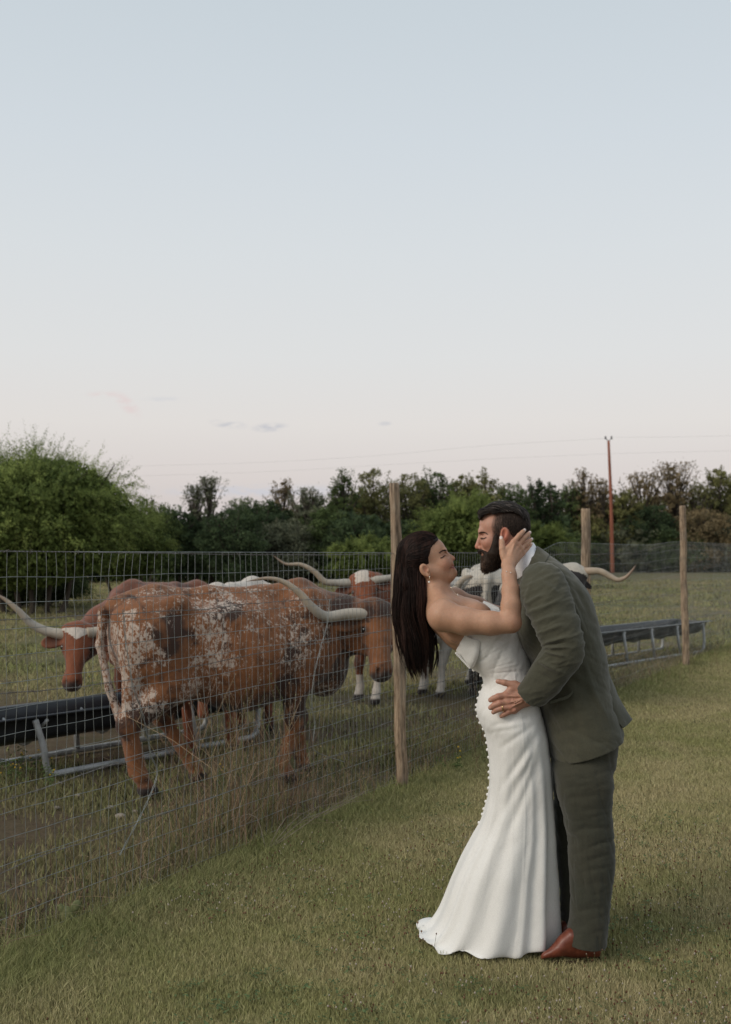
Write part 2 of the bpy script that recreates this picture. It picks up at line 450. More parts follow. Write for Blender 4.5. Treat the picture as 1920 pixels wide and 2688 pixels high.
# ------------------------------------------------------------------ grass
grass_m = attr_mat('grass_blades', 0.85, 0.15, trans=0.15)
def blades(n, xy, h, w, lean, colf, seed):
    r = np.random.default_rng(seed); xy = xy(r, n); n = len(xy)
    hh = h(r, xy); az = r.uniform(0, 2 * np.pi, n); face = r.uniform(0, np.pi, n)
    ln = np.abs(r.normal(0, lean, n)) * hh
    B = np.stack([xy[:, 0], xy[:, 1], np.full(n, -0.012)], 1)
    sd = np.stack([np.cos(face), np.sin(face) * 0.4, np.zeros(n)], 1) * (w(r, xy) / 2)[:, None]
    tipo = np.stack([np.cos(az) * ln, np.sin(az) * ln, hh + 0.012], 1)
    mid = tipo * np.array([0.35, 0.35, 0.58])
    V = np.stack([B - sd, B + sd, B + mid + sd * 0.7, B + mid - sd * 0.7, B + tipo], 1).reshape(-1, 3)
    k = np.arange(n) * 5
    F4 = np.stack([k, k + 1, k + 2, k + 3], 1); F3 = np.stack([k + 3, k + 2, k + 4], 1)
    c = colf(r, xy); C = np.repeat(c[:, None, :], 5, 1).reshape(-1, 3)
    return V, F4, F3, C
def fdist(xy):
    return (xy - FP0) @ FN
def lawn_xy(r, n):
    u = r.uniform(0, 1, n * 3); Y = 3.0 * (19 / 3.0) ** (u ** 0.9)
    X = r.uniform(-0.36, 0.40, n * 3) * Y; xy = np.stack([X, Y], 1)
    d = fdist(xy); xy = xy[d < r.normal(0.0, 0.05, len(d))]; return xy[:n]
def lawn_h(r, xy):
    d = -fdist(xy); g = np.exp(-(d / 0.28) ** 2)
    p = fbm(np.c_[xy * 1.6, np.zeros(len(xy))], 3)
    return (0.010 + 0.030 * p * p + 0.036 * g) * r.uniform(0.5, 1.35, len(xy))
def lawn_w(r, xy): return (0.0022 + 0.00042 * xy[:, 1]) * r.uniform(0.7, 1.4, len(xy))
GREEN = np.array([0.185, 0.205, 0.075]); OLIVE = np.array([0.325, 0.315, 0.135]); TAN = np.array([0.485, 0.410, 0.230]); DEEP = np.array([0.065, 0.105, 0.045]); BROWN = np.array([0.16, 0.105, 0.065])
def lawn_c(r, xy):
    n = len(xy); d = -fdist(xy); z = np.zeros(n)
    p = fbm(np.c_[xy * 1.1, z], 11); q = fbm(np.c_[xy * 5.0, z + 3], 21)
    tanw = np.clip(0.50 + 1.6 * (p - 0.5) + 1.3 * (q - 0.5) + r.normal(0, 0.22, n), 0, 1)
    g = np.exp(-(d / 0.45) ** 2)
    clov = 0.5 * sstep(0.50, 0.74, fbm(np.c_[xy * 2.2, z + 9], 31)) * sstep(5.2, 3.6, xy[:, 1])
    c = OLIVE + (TAN - OLIVE) * tanw[:, None]
    gr = np.clip(0.30 * (r.uniform(0, 1, n) < 0.35) + 0.62 * g + 0.6 * clov, 0, 1)[:, None]
    c = c * (1 - gr) + GREEN * gr
    return c * r.uniform(0.7, 1.3, n)[:, None]
def build_grass():
    V, q, t, C = blades(380000, lawn_xy, lawn_h, lawn_w, 0.95, lawn_c, 1)
    o = place('lawn_grass', mesh_from('lawn_grass', V, [q, t], False, {'Col': C}), grass_m)
    tag(o, 'short dry olive and tan mown grass under the couple', 'grass', kind='stuff')
    def past_xy(r, n):
        u = r.uniform(0, 1, n * 3); Y = 4.0 * (60 / 4.0) ** (u ** 1.15)
        X = r.uniform(-0.37, 0.37, n * 3) * Y; xy = np.stack([X, Y], 1); d = fdist(xy)
        keep = (d > 0.0) & (fbm(np.c_[xy * 0.9, np.zeros(len(xy))], 41) + r.normal(0, 0.06, len(xy)) > 0.565 - 0.12 * sstep(7.5, 13, xy[:, 1]) - 0.05 * np.exp(-(d / 0.4) ** 2))
        return xy[keep][:n]
    def past_h(r, xy):
        d = fdist(xy); return (0.022 + 0.02 * np.exp(-(d / 0.35) ** 2) + 0.0012 * xy[:, 1]) * r.uniform(0.4, 1.5, len(xy))
    def past_c(r, xy):
        n = len(xy); p = fbm(np.c_[xy * 0.7, np.zeros(n)], 51); w = np.clip(0.48 + 1.8 * (p - 0.5) + r.normal(0, 0.25, n), 0, 1)[:, None]
        c = (np.where(r.uniform(0, 1, n) < 0.5, 1, 0)[:, None] * GREEN + np.where(r.uniform(0, 1, n) < 0.6, 1, 0)[:, None] * OLIVE * 0.5 + 0.2 * DEEP)
        c = c * (1 - w) + TAN * 0.75 * w
        return c * r.uniform(0.65, 1.2, n)[:, None] * (0.72 + 0.28 * sstep(7, 11, xy[:, 1]))[:, None]
    V, q, t, C = blades(170000, past_xy, past_h, lambda r, xy: (0.003 + 0.0006 * xy[:, 1]) * r.uniform(0.7, 1.4, len(xy)), 0.7, past_c, 2)
    o = place('pasture_grass', mesh_from('pasture_grass', V, [q, t], False, {'Col': C}), grass_m)
    tag(o, 'patchy low green and brown grass in the cattle pasture', 'grass', kind='stuff')
    # clover heads and tiny leaves in the lawn
    r = np.random.default_rng(5); acc = Acc()
    for k in range(3200):
        Y = 3.2 + 2.6 * r.uniform() ** 1.3; X = r.uniform(-0.3, 0.36) * Y
        if fdist(np.array([[X, Y]]))[0] > -0.2: continue
        w = fbm(np.array([[X * 2.0, Y * 2.0, 1.0]]), 61)[0] + 0.10 * (X > 0.2)
        if w < 0.50 - 0.03 * (X > 0.3): continue
        if 3.72 < Y < 4.0 and 0.12 < X < 0.80: continue
        h = r.uniform(0.03, 0.075); a = r.uniform(0, 6.28); tip = np.array([X + 0.012 * math.cos(a), Y + 0.012 * math.sin(a), h])
        add_tube(acc, [[X, Y, -0.01], tip], 0.0008, 3, False, a=(0.10, 0.12, 0.05))
        c = [(0.42, 0.36, 0.30), (0.12, 0.06, 0.035), (0.20, 0.11, 0.07)][r.integers(0, 3)]; rr = r.uniform(0.0022, 0.0042)
        add_tube(acc, [tip - [0, 0, rr], tip, tip + [0, 0, rr]], [rr * 0.5, rr, rr * 0.4], 5, True, a=c)
    lv = Acc()
    for k in range(900):           # small flat clover and weed leaves between the blades
        Y = 3.2 + 3.2 * r.uniform() ** 1.3; X = r.uniform(-0.34, 0.38) * Y
        if fdist(np.array([[X, Y]]))[0] > -0.1 or fbm(np.array([[X * 1.7, Y * 1.7, 4.0]]), 62)[0] < 0.50 - 0.05 * (X > 0.3): continue
        for j in range(r.integers(6, 16)):
            c = np.array([X + r.normal(0, 0.018), Y + r.normal(0, 0.018), r.uniform(0.010, 0.032)]); s_ = r.uniform(0.003, 0.0065); a = r.uniform(0, 6.28); u_ = np.array([math.cos(a), math.sin(a), r.normal(0, 0.3)]) * s_; v_ = np.array([-math.sin(a), math.cos(a), r.normal(0, 0.3)]) * s_
            lv.add([c - u_, c - v_, c + u_, c + v_], [[0, 1, 2, 3]], np.array([0.100, 0.140, 0.060]) * r.uniform(0.6, 1.4))
    o = place('clover_leaves', lv.mesh('clover_leaves', False), grass_m); tag(o, 'small dark green clover leaves in patches of the lawn', 'clover', kind='stuff')
    o = place('clover_heads', acc.mesh('clover_heads'), grass_m); tag(o, 'tiny white and brown clover heads scattered through the lawn', 'clover', kind='stuff')
build_grass()

# ------------------------------------------------------------------ weeds along the fence
weed_m = attr_mat('dry_weeds', 0.9, 0.15, trans=0.1)
def build_weeds():
    r = np.random.default_rng(12)
    def stalk(acc, x, y, h, lean, col, branch):
        a = r.uniform(0, 6.28); l = lean * h
        b0 = r.normal(0, 0.13) * h; P = np.array([[x, y, -0.01], [x + 0.3 * l * math.cos(a) + b0, y + 0.3 * l * math.sin(a) - b0, h * 0.5], [x + l * math.cos(a), y + l * math.sin(a), h * (1 - 0.25 * min(lean, 1.5))]])
        C = catmull(P, 5); r0 = 0.0012 + 0.0018 * h
        add_tube(acc, C, np.linspace(r0, r0 * 0.4, 5), 3, False, a=col)
        for b in range(branch):
            t = r.uniform(0.35, 1.0); i = min(int(t * 4), 3); p = C[i] + (C[i + 1] - C[i]) * (t * 4 - i)
            L = h * r.uniform(0.12, 0.3); aa = r.uniform(0, 6.28); q = p + np.array([math.cos(aa) * L * 0.5, math.sin(aa) * L * 0.5, L])
            add_tube(acc, [p, q], [r0 * 0.5, r0 * 0.3], 3, False, a=col)
            if r.uniform() < 0.75:
                rr = r.uniform(0.002, 0.0045); add_tube(acc, [q - [0, 0, rr], q + [0, 0, rr]], [rr, rr * 0.6], 4, True, a=np.array(col) * r.uniform(0.5, 1.3))
    acc = Acc(); acc2 = Acc()
    cols = [(0.42, 0.31, 0.20), (0.34, 0.24, 0.15), (0.27, 0.24, 0.12), (0.17, 0.19, 0.08), (0.25, 0.16, 0.11)]
    # clumps: (photo x, offset into the pasture, height, stalks, spread)
    clumps = [(690, 0.22, 0.62, 80, 0.16), (760, 0.25, 0.66, 100, 0.17), (815, 0.30, 0.56, 80, 0.15), (640, 0.3, 0.45, 50, 0.16), (880, 0.25, 0.34, 60, 0.22), (960, 0.25, 0.28, 50, 0.22),
              (420, 0.12, 0.44, 26, 0.08), (470, 0.16, 0.34, 20, 0.09), (225, 0.04, 0.30, 22, 0.04), (40, 0.15, 0.22, 26, 0.12), (330, 0.2, 0.18, 16, 0.12), (560, 0.2, 0.30, 24, 0.12),
              (1120, 0.2, 0.34, 60, 0.25), (1200, 0.2, 0.38, 70, 0.28), (1270, 0.15, 0.42, 60, 0.25), (1670, 0.2, 0.36, 80, 0.5), (1740, 0.1, 0.4, 80, 0.5), (1790, 0.5, 0.36, 60, 0.5), (1870, 0.3, 0.5, 60, 0.6)]
    for (px, off, h, n, sp) in clumps:
        n = int(n * 0.72); sp *= 0.9
        k = (px - 960) / F_PX; s = (k * FP0[1] - FP0[0]) / (FD[0] - k * FD[1]); c = fence_pt(s, 0, off)
        for _ in range(n):
            x, y = c[0] + r.normal(0, sp), c[1] + r.normal(0, sp)
            stalk(acc, x, y, h * r.uniform(0.2, 1.15), abs(r.normal(0, 0.45)), np.array(cols[r.integers(0, 5)]) * r.uniform(0.4, 0.95), r.integers(1, 6))
    for _ in range(1500):         # low tangle all along
        s = r.uniform(-3.6, 11); off = abs(r.normal(0, 0.22)) + 0.02; c = fence_pt(s, 0, off)
        stalk(acc, c[0], c[1], r.uniform(0.04, 0.16) , abs(r.normal(0, 1.1)), np.array(cols[r.integers(0, 5)]) * r.uniform(0.55, 1.0), r.integers(0, 3))
    o = place('dry_weeds', acc.mesh('dry_weeds', False), weed_m); tag(o, 'tall dry brown weeds and stalks tangled along the wire fence', 'weeds', kind='stuff')
    for (px, py) in [(20, 2010), (60, 1995), (95, 2015), (125, 2040), (40, 2030), (580, 2045), (1180, 2000), (235, 1790)]:     # small yellow flowering plants
        g = ground_at(px, py + 30)
        for _ in range(7):
            x, y = g[0] + r.normal(0, 0.05), g[1] + r.normal(0, 0.05); h = r.uniform(0.08, 0.2)
            add_tube(acc2, [[x, y, -0.01], [x + 0.01, y, h]], 0.0012, 3, False, a=(0.09, 0.12, 0.05))
            for _ in range(5):
                p = np.array([x + r.normal(0, 0.015), y + r.normal(0, 0.015), h * r.uniform(0.3, 0.95)]); add_tube(acc2, [p - [0.009, 0, 0.003], p, p + [0.009, 0, 0.003]], [0.001, 0.005, 0.001], 4, True, a=(0.10, 0.14, 0.05))
            if r.uniform() < 0.6:
                rr = 0.006; p = np.array([x + 0.01, y, h]); add_tube(acc2, [p - [0, 0, rr * .5], p + [0, 0, rr * .5]], [rr, rr * 0.9], 6, True, a=(0.55, 0.36, 0.03))
    o = place('yellow_wildflowers', acc2.mesh('yellow_wildflowers', False), weed_m); tag(o, 'small yellow wildflowers with green leaves by the troughs', 'wildflowers', kind='stuff')
    # leafless sprawling dead branch leaning on the fence
    acc = Acc(); base = ground_at(700, 2235)
    for (a, L, hh) in [(0.35, 0.75, 0.30), (0.5, 0.6, 0.22), (0.2, 0.5, 0.34), (0.75, 0.4, 0.12), (2.6, 0.25, 0.12)]:
        e = base + np.array([math.cos(a) * L, math.sin(a) * L, hh]); mdl = (base + e) / 2 + [0, 0, 0.05]
        add_tube(acc, [base, mdl + r.normal(0, 0.03, 3), e + r.normal(0, 0.03, 3)], [0.0018, 0.0014, 0.0006], 5, True, n=8)
        for k in range(3):
            p = base + (e - base) * r.uniform(0.3, 0.9) + [0, 0, 0.04]; add_tube(acc, [p, p + [r.uniform(0.05, 0.2), r.uniform(-.1, .1), r.uniform(0.03, 0.12)]], [0.0016, 0.0006], 4)
    o = place('dead_branch', acc.mesh('dead_branch'), mat_noise('grey_twig', [(0.3, (0.16, 0.13, 0.10)), (0.7, (0.32, 0.27, 0.21))], 30)); tag(o, 'pale leafless dead branch sprawling at the foot of the fence', 'branch')
    # prickly pear pads
    root = thing('prickly_pear', ground_at(176, 2425), 'small green prickly pear cactus at the foot of the fence', 'cactus')
    pm = mat_noise('cactus_skin', [(0.3, (0.10, 0.12, 0.05)), (0.7, (0.21, 0.22, 0.10))], 60, 0.75, bmp=0.4)
    for (dx_, dz_, rx, rz_, rot) in [(0.0, 0.036, 0.027, 0.038, 0.1), (0.036, 0.072, 0.018, 0.027, -0.5), (-0.024, 0.064, 0.014, 0.021, 0.6)]:
        u = np.linspace(0, np.pi, 10); v = np.linspace(0, 2 * np.pi, 18, endpoint=False); rows = []
        for uu in u: rows.append([[rx * math.sin(uu) * math.cos(vv), 0.009 * math.sin(uu) * math.sin(vv), rz_ * math.cos(uu)] for vv in v])
        V, F = loft(np.array(rows)); c, s_ = math.cos(rot), math.sin(rot); V = np.stack([V[:, 0] * c - V[:, 2] * s_ + dx_, V[:, 1], V[:, 0] * s_ + V[:, 2] * c + dz_], 1)
        place('pad', mesh_from('pad', V, F), pm, root)
    # stones in the pasture dirt
    sm = mat_noise('stone', [(0.3, (0.18, 0.15, 0.12)), (0.7, (0.31, 0.27, 0.22))], 40, 0.9)
    stones = [(317, 2145, 0.024, 'largest pale round stone in the dirt behind the fence'), (150, 2122, 0.015, 'pale stone in the dirt left of the biggest one'), (290, 2122, 0.018, 'small flat stone just above the biggest one'),
              (205, 2090, 0.016, 'small stone in the dirt near the yellow flowers'), (355, 2132, 0.014, 'greyish stone right of the biggest one'), (1555, 1775, 0.03, 'flat stone in the dirt in front of the right trough'), (1168, 1785, 0.025, 'small stone on the ground behind the bride')]
    for i, (px, py, s_, lab) in enumerate(stones):
        g = ground_at(px, py); u = np.linspace(0, np.pi, 9); v = np.linspace(0, 2 * np.pi, 14, endpoint=False)
        rows = np.array([[[math.sin(a) * math.cos(b), math.sin(a) * math.sin(b), math.cos(a)] for b in v] for a in u]); V, F = loft(rows)
        V = V * (0.75 + 0.5 * fbm(V * 1.5 + i * 7, 3)[:, None]) * np.array([1.3, 1, 0.7]) * s_
        o = place('stone', mesh_from('stone', V, F), sm); o.location = (g[0], g[1], s_ * 0.3); tag(o, lab, 'stone', 'stones lying in the pasture dirt')
build_weeds()

# ------------------------------------------------------------------ wire fence
def build_fence():
    root = thing('wire_fence', fence_pt(0), 'woven wire mesh fence on wooden posts between lawn and cattle', 'fence')
    galv = mat_noise('galvanised_wire', [(0.3, (0.15, 0.165, 0.16)), (0.7, (0.32, 0.34, 0.33))], 12, 0.5, metal=0.35, spec=0.5)
    barb_m = mat_noise('rusty_barbed_wire', [(0.3, (0.10, 0.085, 0.075)), (0.7, (0.26, 0.25, 0.24))], 20, 0.6, metal=0.3)
    r = np.random.default_rng(3)
    def top(s):           # height of the mesh top: level, then raised beyond the second post
        return 1.50 + 0.10 * sstep(2.6, 3.4, s) + 0.06 * sstep(6.5, 8.5, s)
    def wob(s, z):        # bends of the mesh out of plane and along
        P = np.stack([np.asarray(s) * 2.2, np.asarray(z) * 3.0, np.zeros_like(s)], 1)
        return (fbm(P, 71, 3) - 0.5) * 0.05, (fbm(P * 1.7 + 40, 72, 3) - 0.5) * 0.03 + (fbm(P * 5 + 9, 75, 2) - 0.5) * 0.008, (fbm(P * 1.1 + 90, 73, 3) - 0.5) * 0.022
    def grid_pt(s, z):
        s = np.atleast_1d(np.asarray(s, float)); z = np.atleast_1d(np.asarray(z, float)) * np.ones_like(s); s = s * np.ones_like(z)
        a, b_, c = wob(s, z); zz = z * top(s) / 1.5 + c * (z < 1.49) * 1.0
        p = FP0[None] + FD[None] * (s + b_)[:, None] + FN[None] * (0.02 + a)[:, None]
        return np.stack([p[:, 0], p[:, 1], zz + 0.01], 1)
    s0, s1 = -4.6, 13.0
    zs = np.linspace(0.02, 1.5, 16)
    acc = Acc()
    for s in np.arange(s0, s1, 0.0508):
        zz = np.linspace(0.02, 1.5, 19); add_tube(acc, grid_pt(np.full(19, s), zz), 0.0009, 4, False)
    for z in zs:
        ss = np.arange(s0, s1, 0.07); add_tube(acc, grid_pt(ss, np.full(len(ss), z)), 0.0012 if z < 1.49 else 0.0018, 4, False)
    me = acc.mesh('wire_mesh'); V = np.array([v.co for v in me.vertices]) if False else None
    # express in the thing's frame
    co = np.empty(len(me.vertices) * 3, np.float32); me.vertices.foreach_get('co', co); co = co.reshape(-1, 3) - np.array(root.location, np.float32); me.vertices.foreach_set('co', co.ravel())
    place('wire_mesh', me, galv, root)
    # barbed strands
    for bi, (zb, off, ph) in enumerate([(1.505, 0.0, 0.0), (1.25, 0.03, 1.0), (0.98, 0.03, 2.0), (0.60, 0.03, 3.0), (0.30, 0.03, 4.0)]):
        acc = Acc(); ss = np.arange(s0, s1, 0.012)
        sag = 0.02 * np.sin(ss * 1.3 + ph) + (fbm(np.stack([ss * 1.5, ss * 0 + ph, ss * 0], 1), 80, 3) - 0.5) * 0.06 * (bi > 0) + (fbm(np.stack([ss * 6, ss * 0 + ph, ss * 0], 1), 82, 2) - 0.5) * 0.010
        if bi == 0: sag = sag * 0.4 + 0.13 * sstep(5.5, 8.4, ss)
        if bi == 1: sag = sag - 0.03 * np.clip(ss, -5, 0) * 0 + 0.05 * sstep(4, 8, ss)
        for tw in (0, np.pi):
            P = np.array([fence_pt(s, 0, off) for s in ss]); P[:, 2] = zb + sag + 0.0022 * np.sin(ss * 150 + tw)
            P[:, 0] += FN[0] * 0.0022 * np.cos(ss * 150 + tw); P[:, 1] += FN[1] * 0.0022 * np.cos(ss * 150 + tw)
            add_tube(acc, P - np.array(root.location), 0.0012, 3, False)
        for s in np.arange(s0 + 0.05 + 0.02 * bi, s1, 0.125):
            z = zb + np.interp(s, ss, sag); c = fence_pt(s, z, off) - np.array(root.location)
            for k in range(2):
                d = r.normal(0, 1, 3); d /= np.linalg.norm(d); add_tube(acc, [c - d * 0.012, c + d * 0.012], 0.0009, 3, False)
        place('barbed_wire', acc.mesh('barbed_wire'), barb_m, root)
    # twisted tie wires hanging down the mesh
    for (pa, pb, s_lab) in [([(318, 1600), (328, 1700), (345, 1800), (372, 1880), (392, 1980), (408, 2030), (380, 2110), (310, 2245)], 0, 0), ([(862, 1572), (855, 1640), (838, 1700), (820, 1780), (815, 1850), (823, 1900), (818, 1950), (830, 1975), (900, 2000)], 0, 0)]:
        P = []
        for (px, py) in pa:
            k = (px - 960) / F_PX; s = (k * FP0[1] - FP0[0]) / (FD[0] - k * FD[1]); f = fence_pt(s, 0, -0.01); P.append([f[0], f[1], CAM_H - (py - HOR) / F_PX * f[1]])
        C = catmull(P, 160); acc = Acc(); t = np.arange(160)
        for tw in (0, np.pi):
            Q = C + np.stack([np.cos(t * 0.55 + tw), np.zeros(160), np.sin(t * 0.55 + tw) * 0.3], 1) * 0.0032; add_tube(acc, Q - np.array(root.location), 0.0013, 4, False)
        place('tie_wire', acc.mesh('tie_wire'), galv, root)
    # posts
    m, t, b = new_mat('weathered_post')
    n1 = noise_node(t, 9, 6, 0.65, stretch=(7, 7, 0.7)); n2 = noise_node(t, 3.0, 3); n3 = noise_node(t, 40, 5, 0.7, stretch=(5, 5, 0.35))
    c = ramp_node(t, n1.outputs['Fac'], [(0.32, (0.085, 0.062, 0.045)), (0.46, (0.30, 0.215, 0.145)), (0.62, (0.46, 0.35, 0.245))]).outputs[0]
    c = mixc(t, ramp_node(t, n2.outputs['Fac'], [(0.45, (0, 0, 0)), (0.62, (1, 1, 1))]).outputs[0], c, mixc(t, 1.0, c, (0.72, 0.75, 0.80), 'MULTIPLY'))
    c = mixc(t, 0.6, c, ramp_node(t, n3.outputs['Fac'], [(0.3, (0.5,) * 3), (0.7, (1.3,) * 3)]).outputs[0], 'MULTIPLY')
    t.links.new(c, b.inputs['Base Color']); b.inputs['Roughness'].default_value = 0.9; b.inputs['Specular IOR Level'].default_value = 0.15
    bump(t, b, mixc(t, 0.5, n1.outputs['Fac'], n3.outputs['Fac']), 0.9, 0.01)
    for i, (top_px, bot_px, s, rad, lab) in enumerate([((1035, 1268), (1056, 2063), -0.02, 0.037, 'grey split wooden post behind the bride\'s hair'),
                                              ((1538, 1335), (1537, 1856), 4.05, 0.047, 'round wooden post behind the groom\'s back'), ((1792, 1327), (1800, 1748), 8.41, 0.045, 'slim pale wooden post at the right by the trough')]):
        g = fence_pt(s, 0, -0.055); Y = g[1]; A = at(bot_px[0], HOR + F_PX * CAM_H / Y, Y); B = at(top_px[0], top_px[1], Y)
        zt = np.linspace(0, 1, 60); P = A + (B - A) * zt[:, None]; P[0, 2] = -0.05
        P[:, 0] += (fbm(np.stack([zt * 5, zt * 0 + i * 9, zt * 0], 1), 91) - 0.5) * 0.025
        rr = rad * (1.06 - 0.14 * zt) * (0.93 + 0.14 * fbm(np.stack([zt * 9, zt * 0 + i, zt * 0], 1), 92)); rr[-1] *= 0.93
        V, F = tube(P, rr, 26, True); ctr = np.repeat(P, 26, 0)
        dV = V[:-2] - ctr; nn = fbm(np.c_[dV[:, :2] / rad * 1.3, V[:-2, 2] * 1.6 + i * 5], 93, 4)
        groove = np.exp(-(((np.arctan2(dV[:, 1], dV[:, 0]) + 1.2) / 0.16) ** 2)) * (0.25 if i == 0 else 0.04)
        V[:-2] = ctr + dV * (1 + (nn - 0.5) * 0.22 - groove)[:, None]
        q, tr = fix_faces(F); o = place('post', mesh_from('post', V - np.array(root.location), [q, tr]), m, root); o['label'] = lab
    # staples that pin the wire on the near post
    for zz in (1.43, 1.26, 1.12, 0.96, 0.62, 0.35):
        acc = Acc(); c = fence_pt(-0.045, zz, -0.012) - np.array(root.location); add_tube(acc, [c + [-0.01, 0, 0], c + [0, -0.012, 0.004], c + [0.012, 0, 0]], 0.0018, 4)
        place('staple', acc.mesh('staple'), galv, root)
build_fence()

# ------------------------------------------------------------------ feed troughs
def make_trough(A, dirv, n_legs, pitch, over, label, width=0.54, rim_z=0.42, rim_mat=None):
    ang = math.atan2(dirv[1], dirv[0]); root = thing('feed_trough', (A[0], A[1], 0), label, 'trough', 'feed troughs in the pasture', ang)
    poly = mat_noise('black_plastic', [(0.3, (0.010, 0.012, 0.015)), (0.7, (0.022, 0.026, 0.032))], 8, 0.42, spec=0.5, bmp=0.1)
    pipe = mat_noise('galvanised_pipe', [(0.3, (0.24, 0.25, 0.25)), (0.7, (0.46, 0.47, 0.47))], 9, 0.5, metal=0.15, spec=0.5)
    L0, L1 = -over, (n_legs - 1) * pitch + over
    # tub: cross sections along x, shell with thickness
    prof = []
    for a in np.linspace(0, np.pi, 25):
        y = width / 2 + (width / 2 - 0.03) * math.cos(a) * (0.80 + 0.20 * abs(math.cos(a)) ** 0.5); z = rim_z - 0.205 * math.sin(a) ** 0.42
        prof.append((y, z))
    prof = np.array(prof); outer = prof; inner = (prof - [width / 2, rim_z]) * [0.965, 0.95] + [width / 2, rim_z]
    full = np.vstack([[[width + 0.012, rim_z - 0.012]], [[width + 0.012, rim_z + 0.008]], inner, [[-0.012, rim_z + 0.008]], [[-0.012, rim_z - 0.012]], outer[::-1]])
    xs = np.concatenate([[L0, L0 + 0.03, L0 + 0.10], np.linspace(L0 + 0.25, L1 - 0.25, 20), [L1 - 0.10, L1 - 0.03, L1]])
    rings = []
    for x in xs:
        e = min(x - L0, L1 - x); f = 0.62 + 0.38 * min(1, e / 0.22) ** 0.5
        yy = (full[:, 0] - width / 2) * (0.9 + 0.1 * min(1, e / 0.15)) + width / 2; zz = rim_z + 0.008 + (full[:, 1] - rim_z - 0.008) * (0.05 + 0.95 * min(1, e / 0.16) ** 0.6)
        rings.append(np.stack([np.full(len(full), x), yy, zz], 1))
    V, F = loft(np.array(rings)); V[:, 2] += (fbm(V * 2.0, 5) - 0.5) * 0.012
    place('tub', mesh_from('tub', V, F), poly, root)
    # rim band along both long sides
    for y in (-0.014, width + 0.014):
        acc = Acc(); add_tube(acc, [[L0, y, rim_z], [(L0 + L1) / 2, y, rim_z - 0.004], [L1, y, rim_z]], 0.009, 8, n=20); place('rim', acc.mesh('rim'), rim_mat or poly, root)
    for y, s_ in ((0.0, -1), (width, 1)):
        yo = y + s_ * 0.035; x1 = (n_legs - 1) * pitch
        acc = Acc(); P = [[-0.08, y, rim_z - 0.02], [-0.04, yo, 0.22], [-0.01, yo, 0.07], [0.05, yo, 0.028], [0.16, yo, 0.024], [x1 / 2, yo, 0.024], [x1 - 0.16, yo, 0.024], [x1 - 0.05, yo, 0.03], [x1 + 0.01, yo, 0.07], [x1 + 0.03, yo, 0.22], [x1 + 0.06, y, rim_z - 0.02]]
        add_tube(acc, P, 0.022, 10, n=90); place('leg_frame', acc.mesh('leg_frame'), pipe, root)
        for k in range(1, n_legs - 1):
            acc = Acc(); add_tube(acc, [[k * pitch - 0.03, y, rim_z - 0.02], [k * pitch + 0.02, yo, 0.025]], 0.021, 10); place('leg', acc.mesh('leg'), pipe, root)
    for k in range(n_legs):
        acc = Acc(); add_tube(acc, [[k * pitch, -0.02, rim_z - 0.03], [k * pitch, width * 0.5, rim_z - 0.225], [k * pitch, width + 0.02, rim_z - 0.03]], 0.012, 8, n=14); place('cradle', acc.mesh('cradle'), pipe, root)
    return root
gA = ground_at(120, 2042)
make_trough(gA, np.array([0.63, 0.777]), 4, 0.65, 0.55, 'black plastic feed trough behind the spotted longhorn, standing on bent metal legs')
gB = ground_at(1640, 1745)
dB = np.array([0.667, 0.745])
make_trough(gB - np.array([dB[0], dB[1], 0]) * 0.8, dB, 5, 0.8, 0.35, 'dark feed trough with a grey rim right of the groom\'s back, beyond the fence', 0.6, 0.47,
            mat_noise('dull_rim', [(0.3, (0.16, 0.17, 0.18)), (0.7, (0.30, 0.31, 0.32))], 9, 0.5))
# ------------------------------------------------------------------ trees
bark_m = mat_noise('bark', [(0.3, (0.035, 0.028, 0.022)), (0.7, (0.085, 0.070, 0.055))], 6, 0.95, stretch=(3, 3, 0.6))
leaf_m = attr_mat('tree_leaves', 0.8, 0.15, trans=0.2)
KIND = {'dark': ((0.0425, 0.0625, 0.025), (0.1107, 0.1485, 0.054)), 'deep': ((0.03, 0.0475, 0.025), (0.0756, 0.108, 0.0486)), 'olive': ((0.0875, 0.0925, 0.0375), (0.216, 0.2093, 0.081)), 'brown': ((0.1063, 0.085, 0.0475), (0.2565, 0.1958, 0.108)), 'light': ((0.0875, 0.125, 0.035), (0.2903, 0.351, 0.1013)), 'grey': ((0.0875, 0.0975, 0.0625), (0.189, 0.1998, 0.1283))}
def leaf_quads(P, size, r, colr, flat=0.6):
    n = len(P); a = r.normal(0, 1, (n, 3)); a /= np.linalg.norm(a, axis=1, keepdims=True); b = r.normal(0, 1, (n, 3)); b -= a * (a * b).sum(1, keepdims=True); b /= np.linalg.norm(b, axis=1, keepdims=True)
    s = (size * r.uniform(0.6, 1.3, n))[:, None]
    V = np.stack([P - a * s, P - b * s * flat, P + a * s, P + b * s * flat], 1).reshape(-1, 3)
    return V, np.arange(n * 4).reshape(-1, 4), np.repeat(colr, 4, 0)
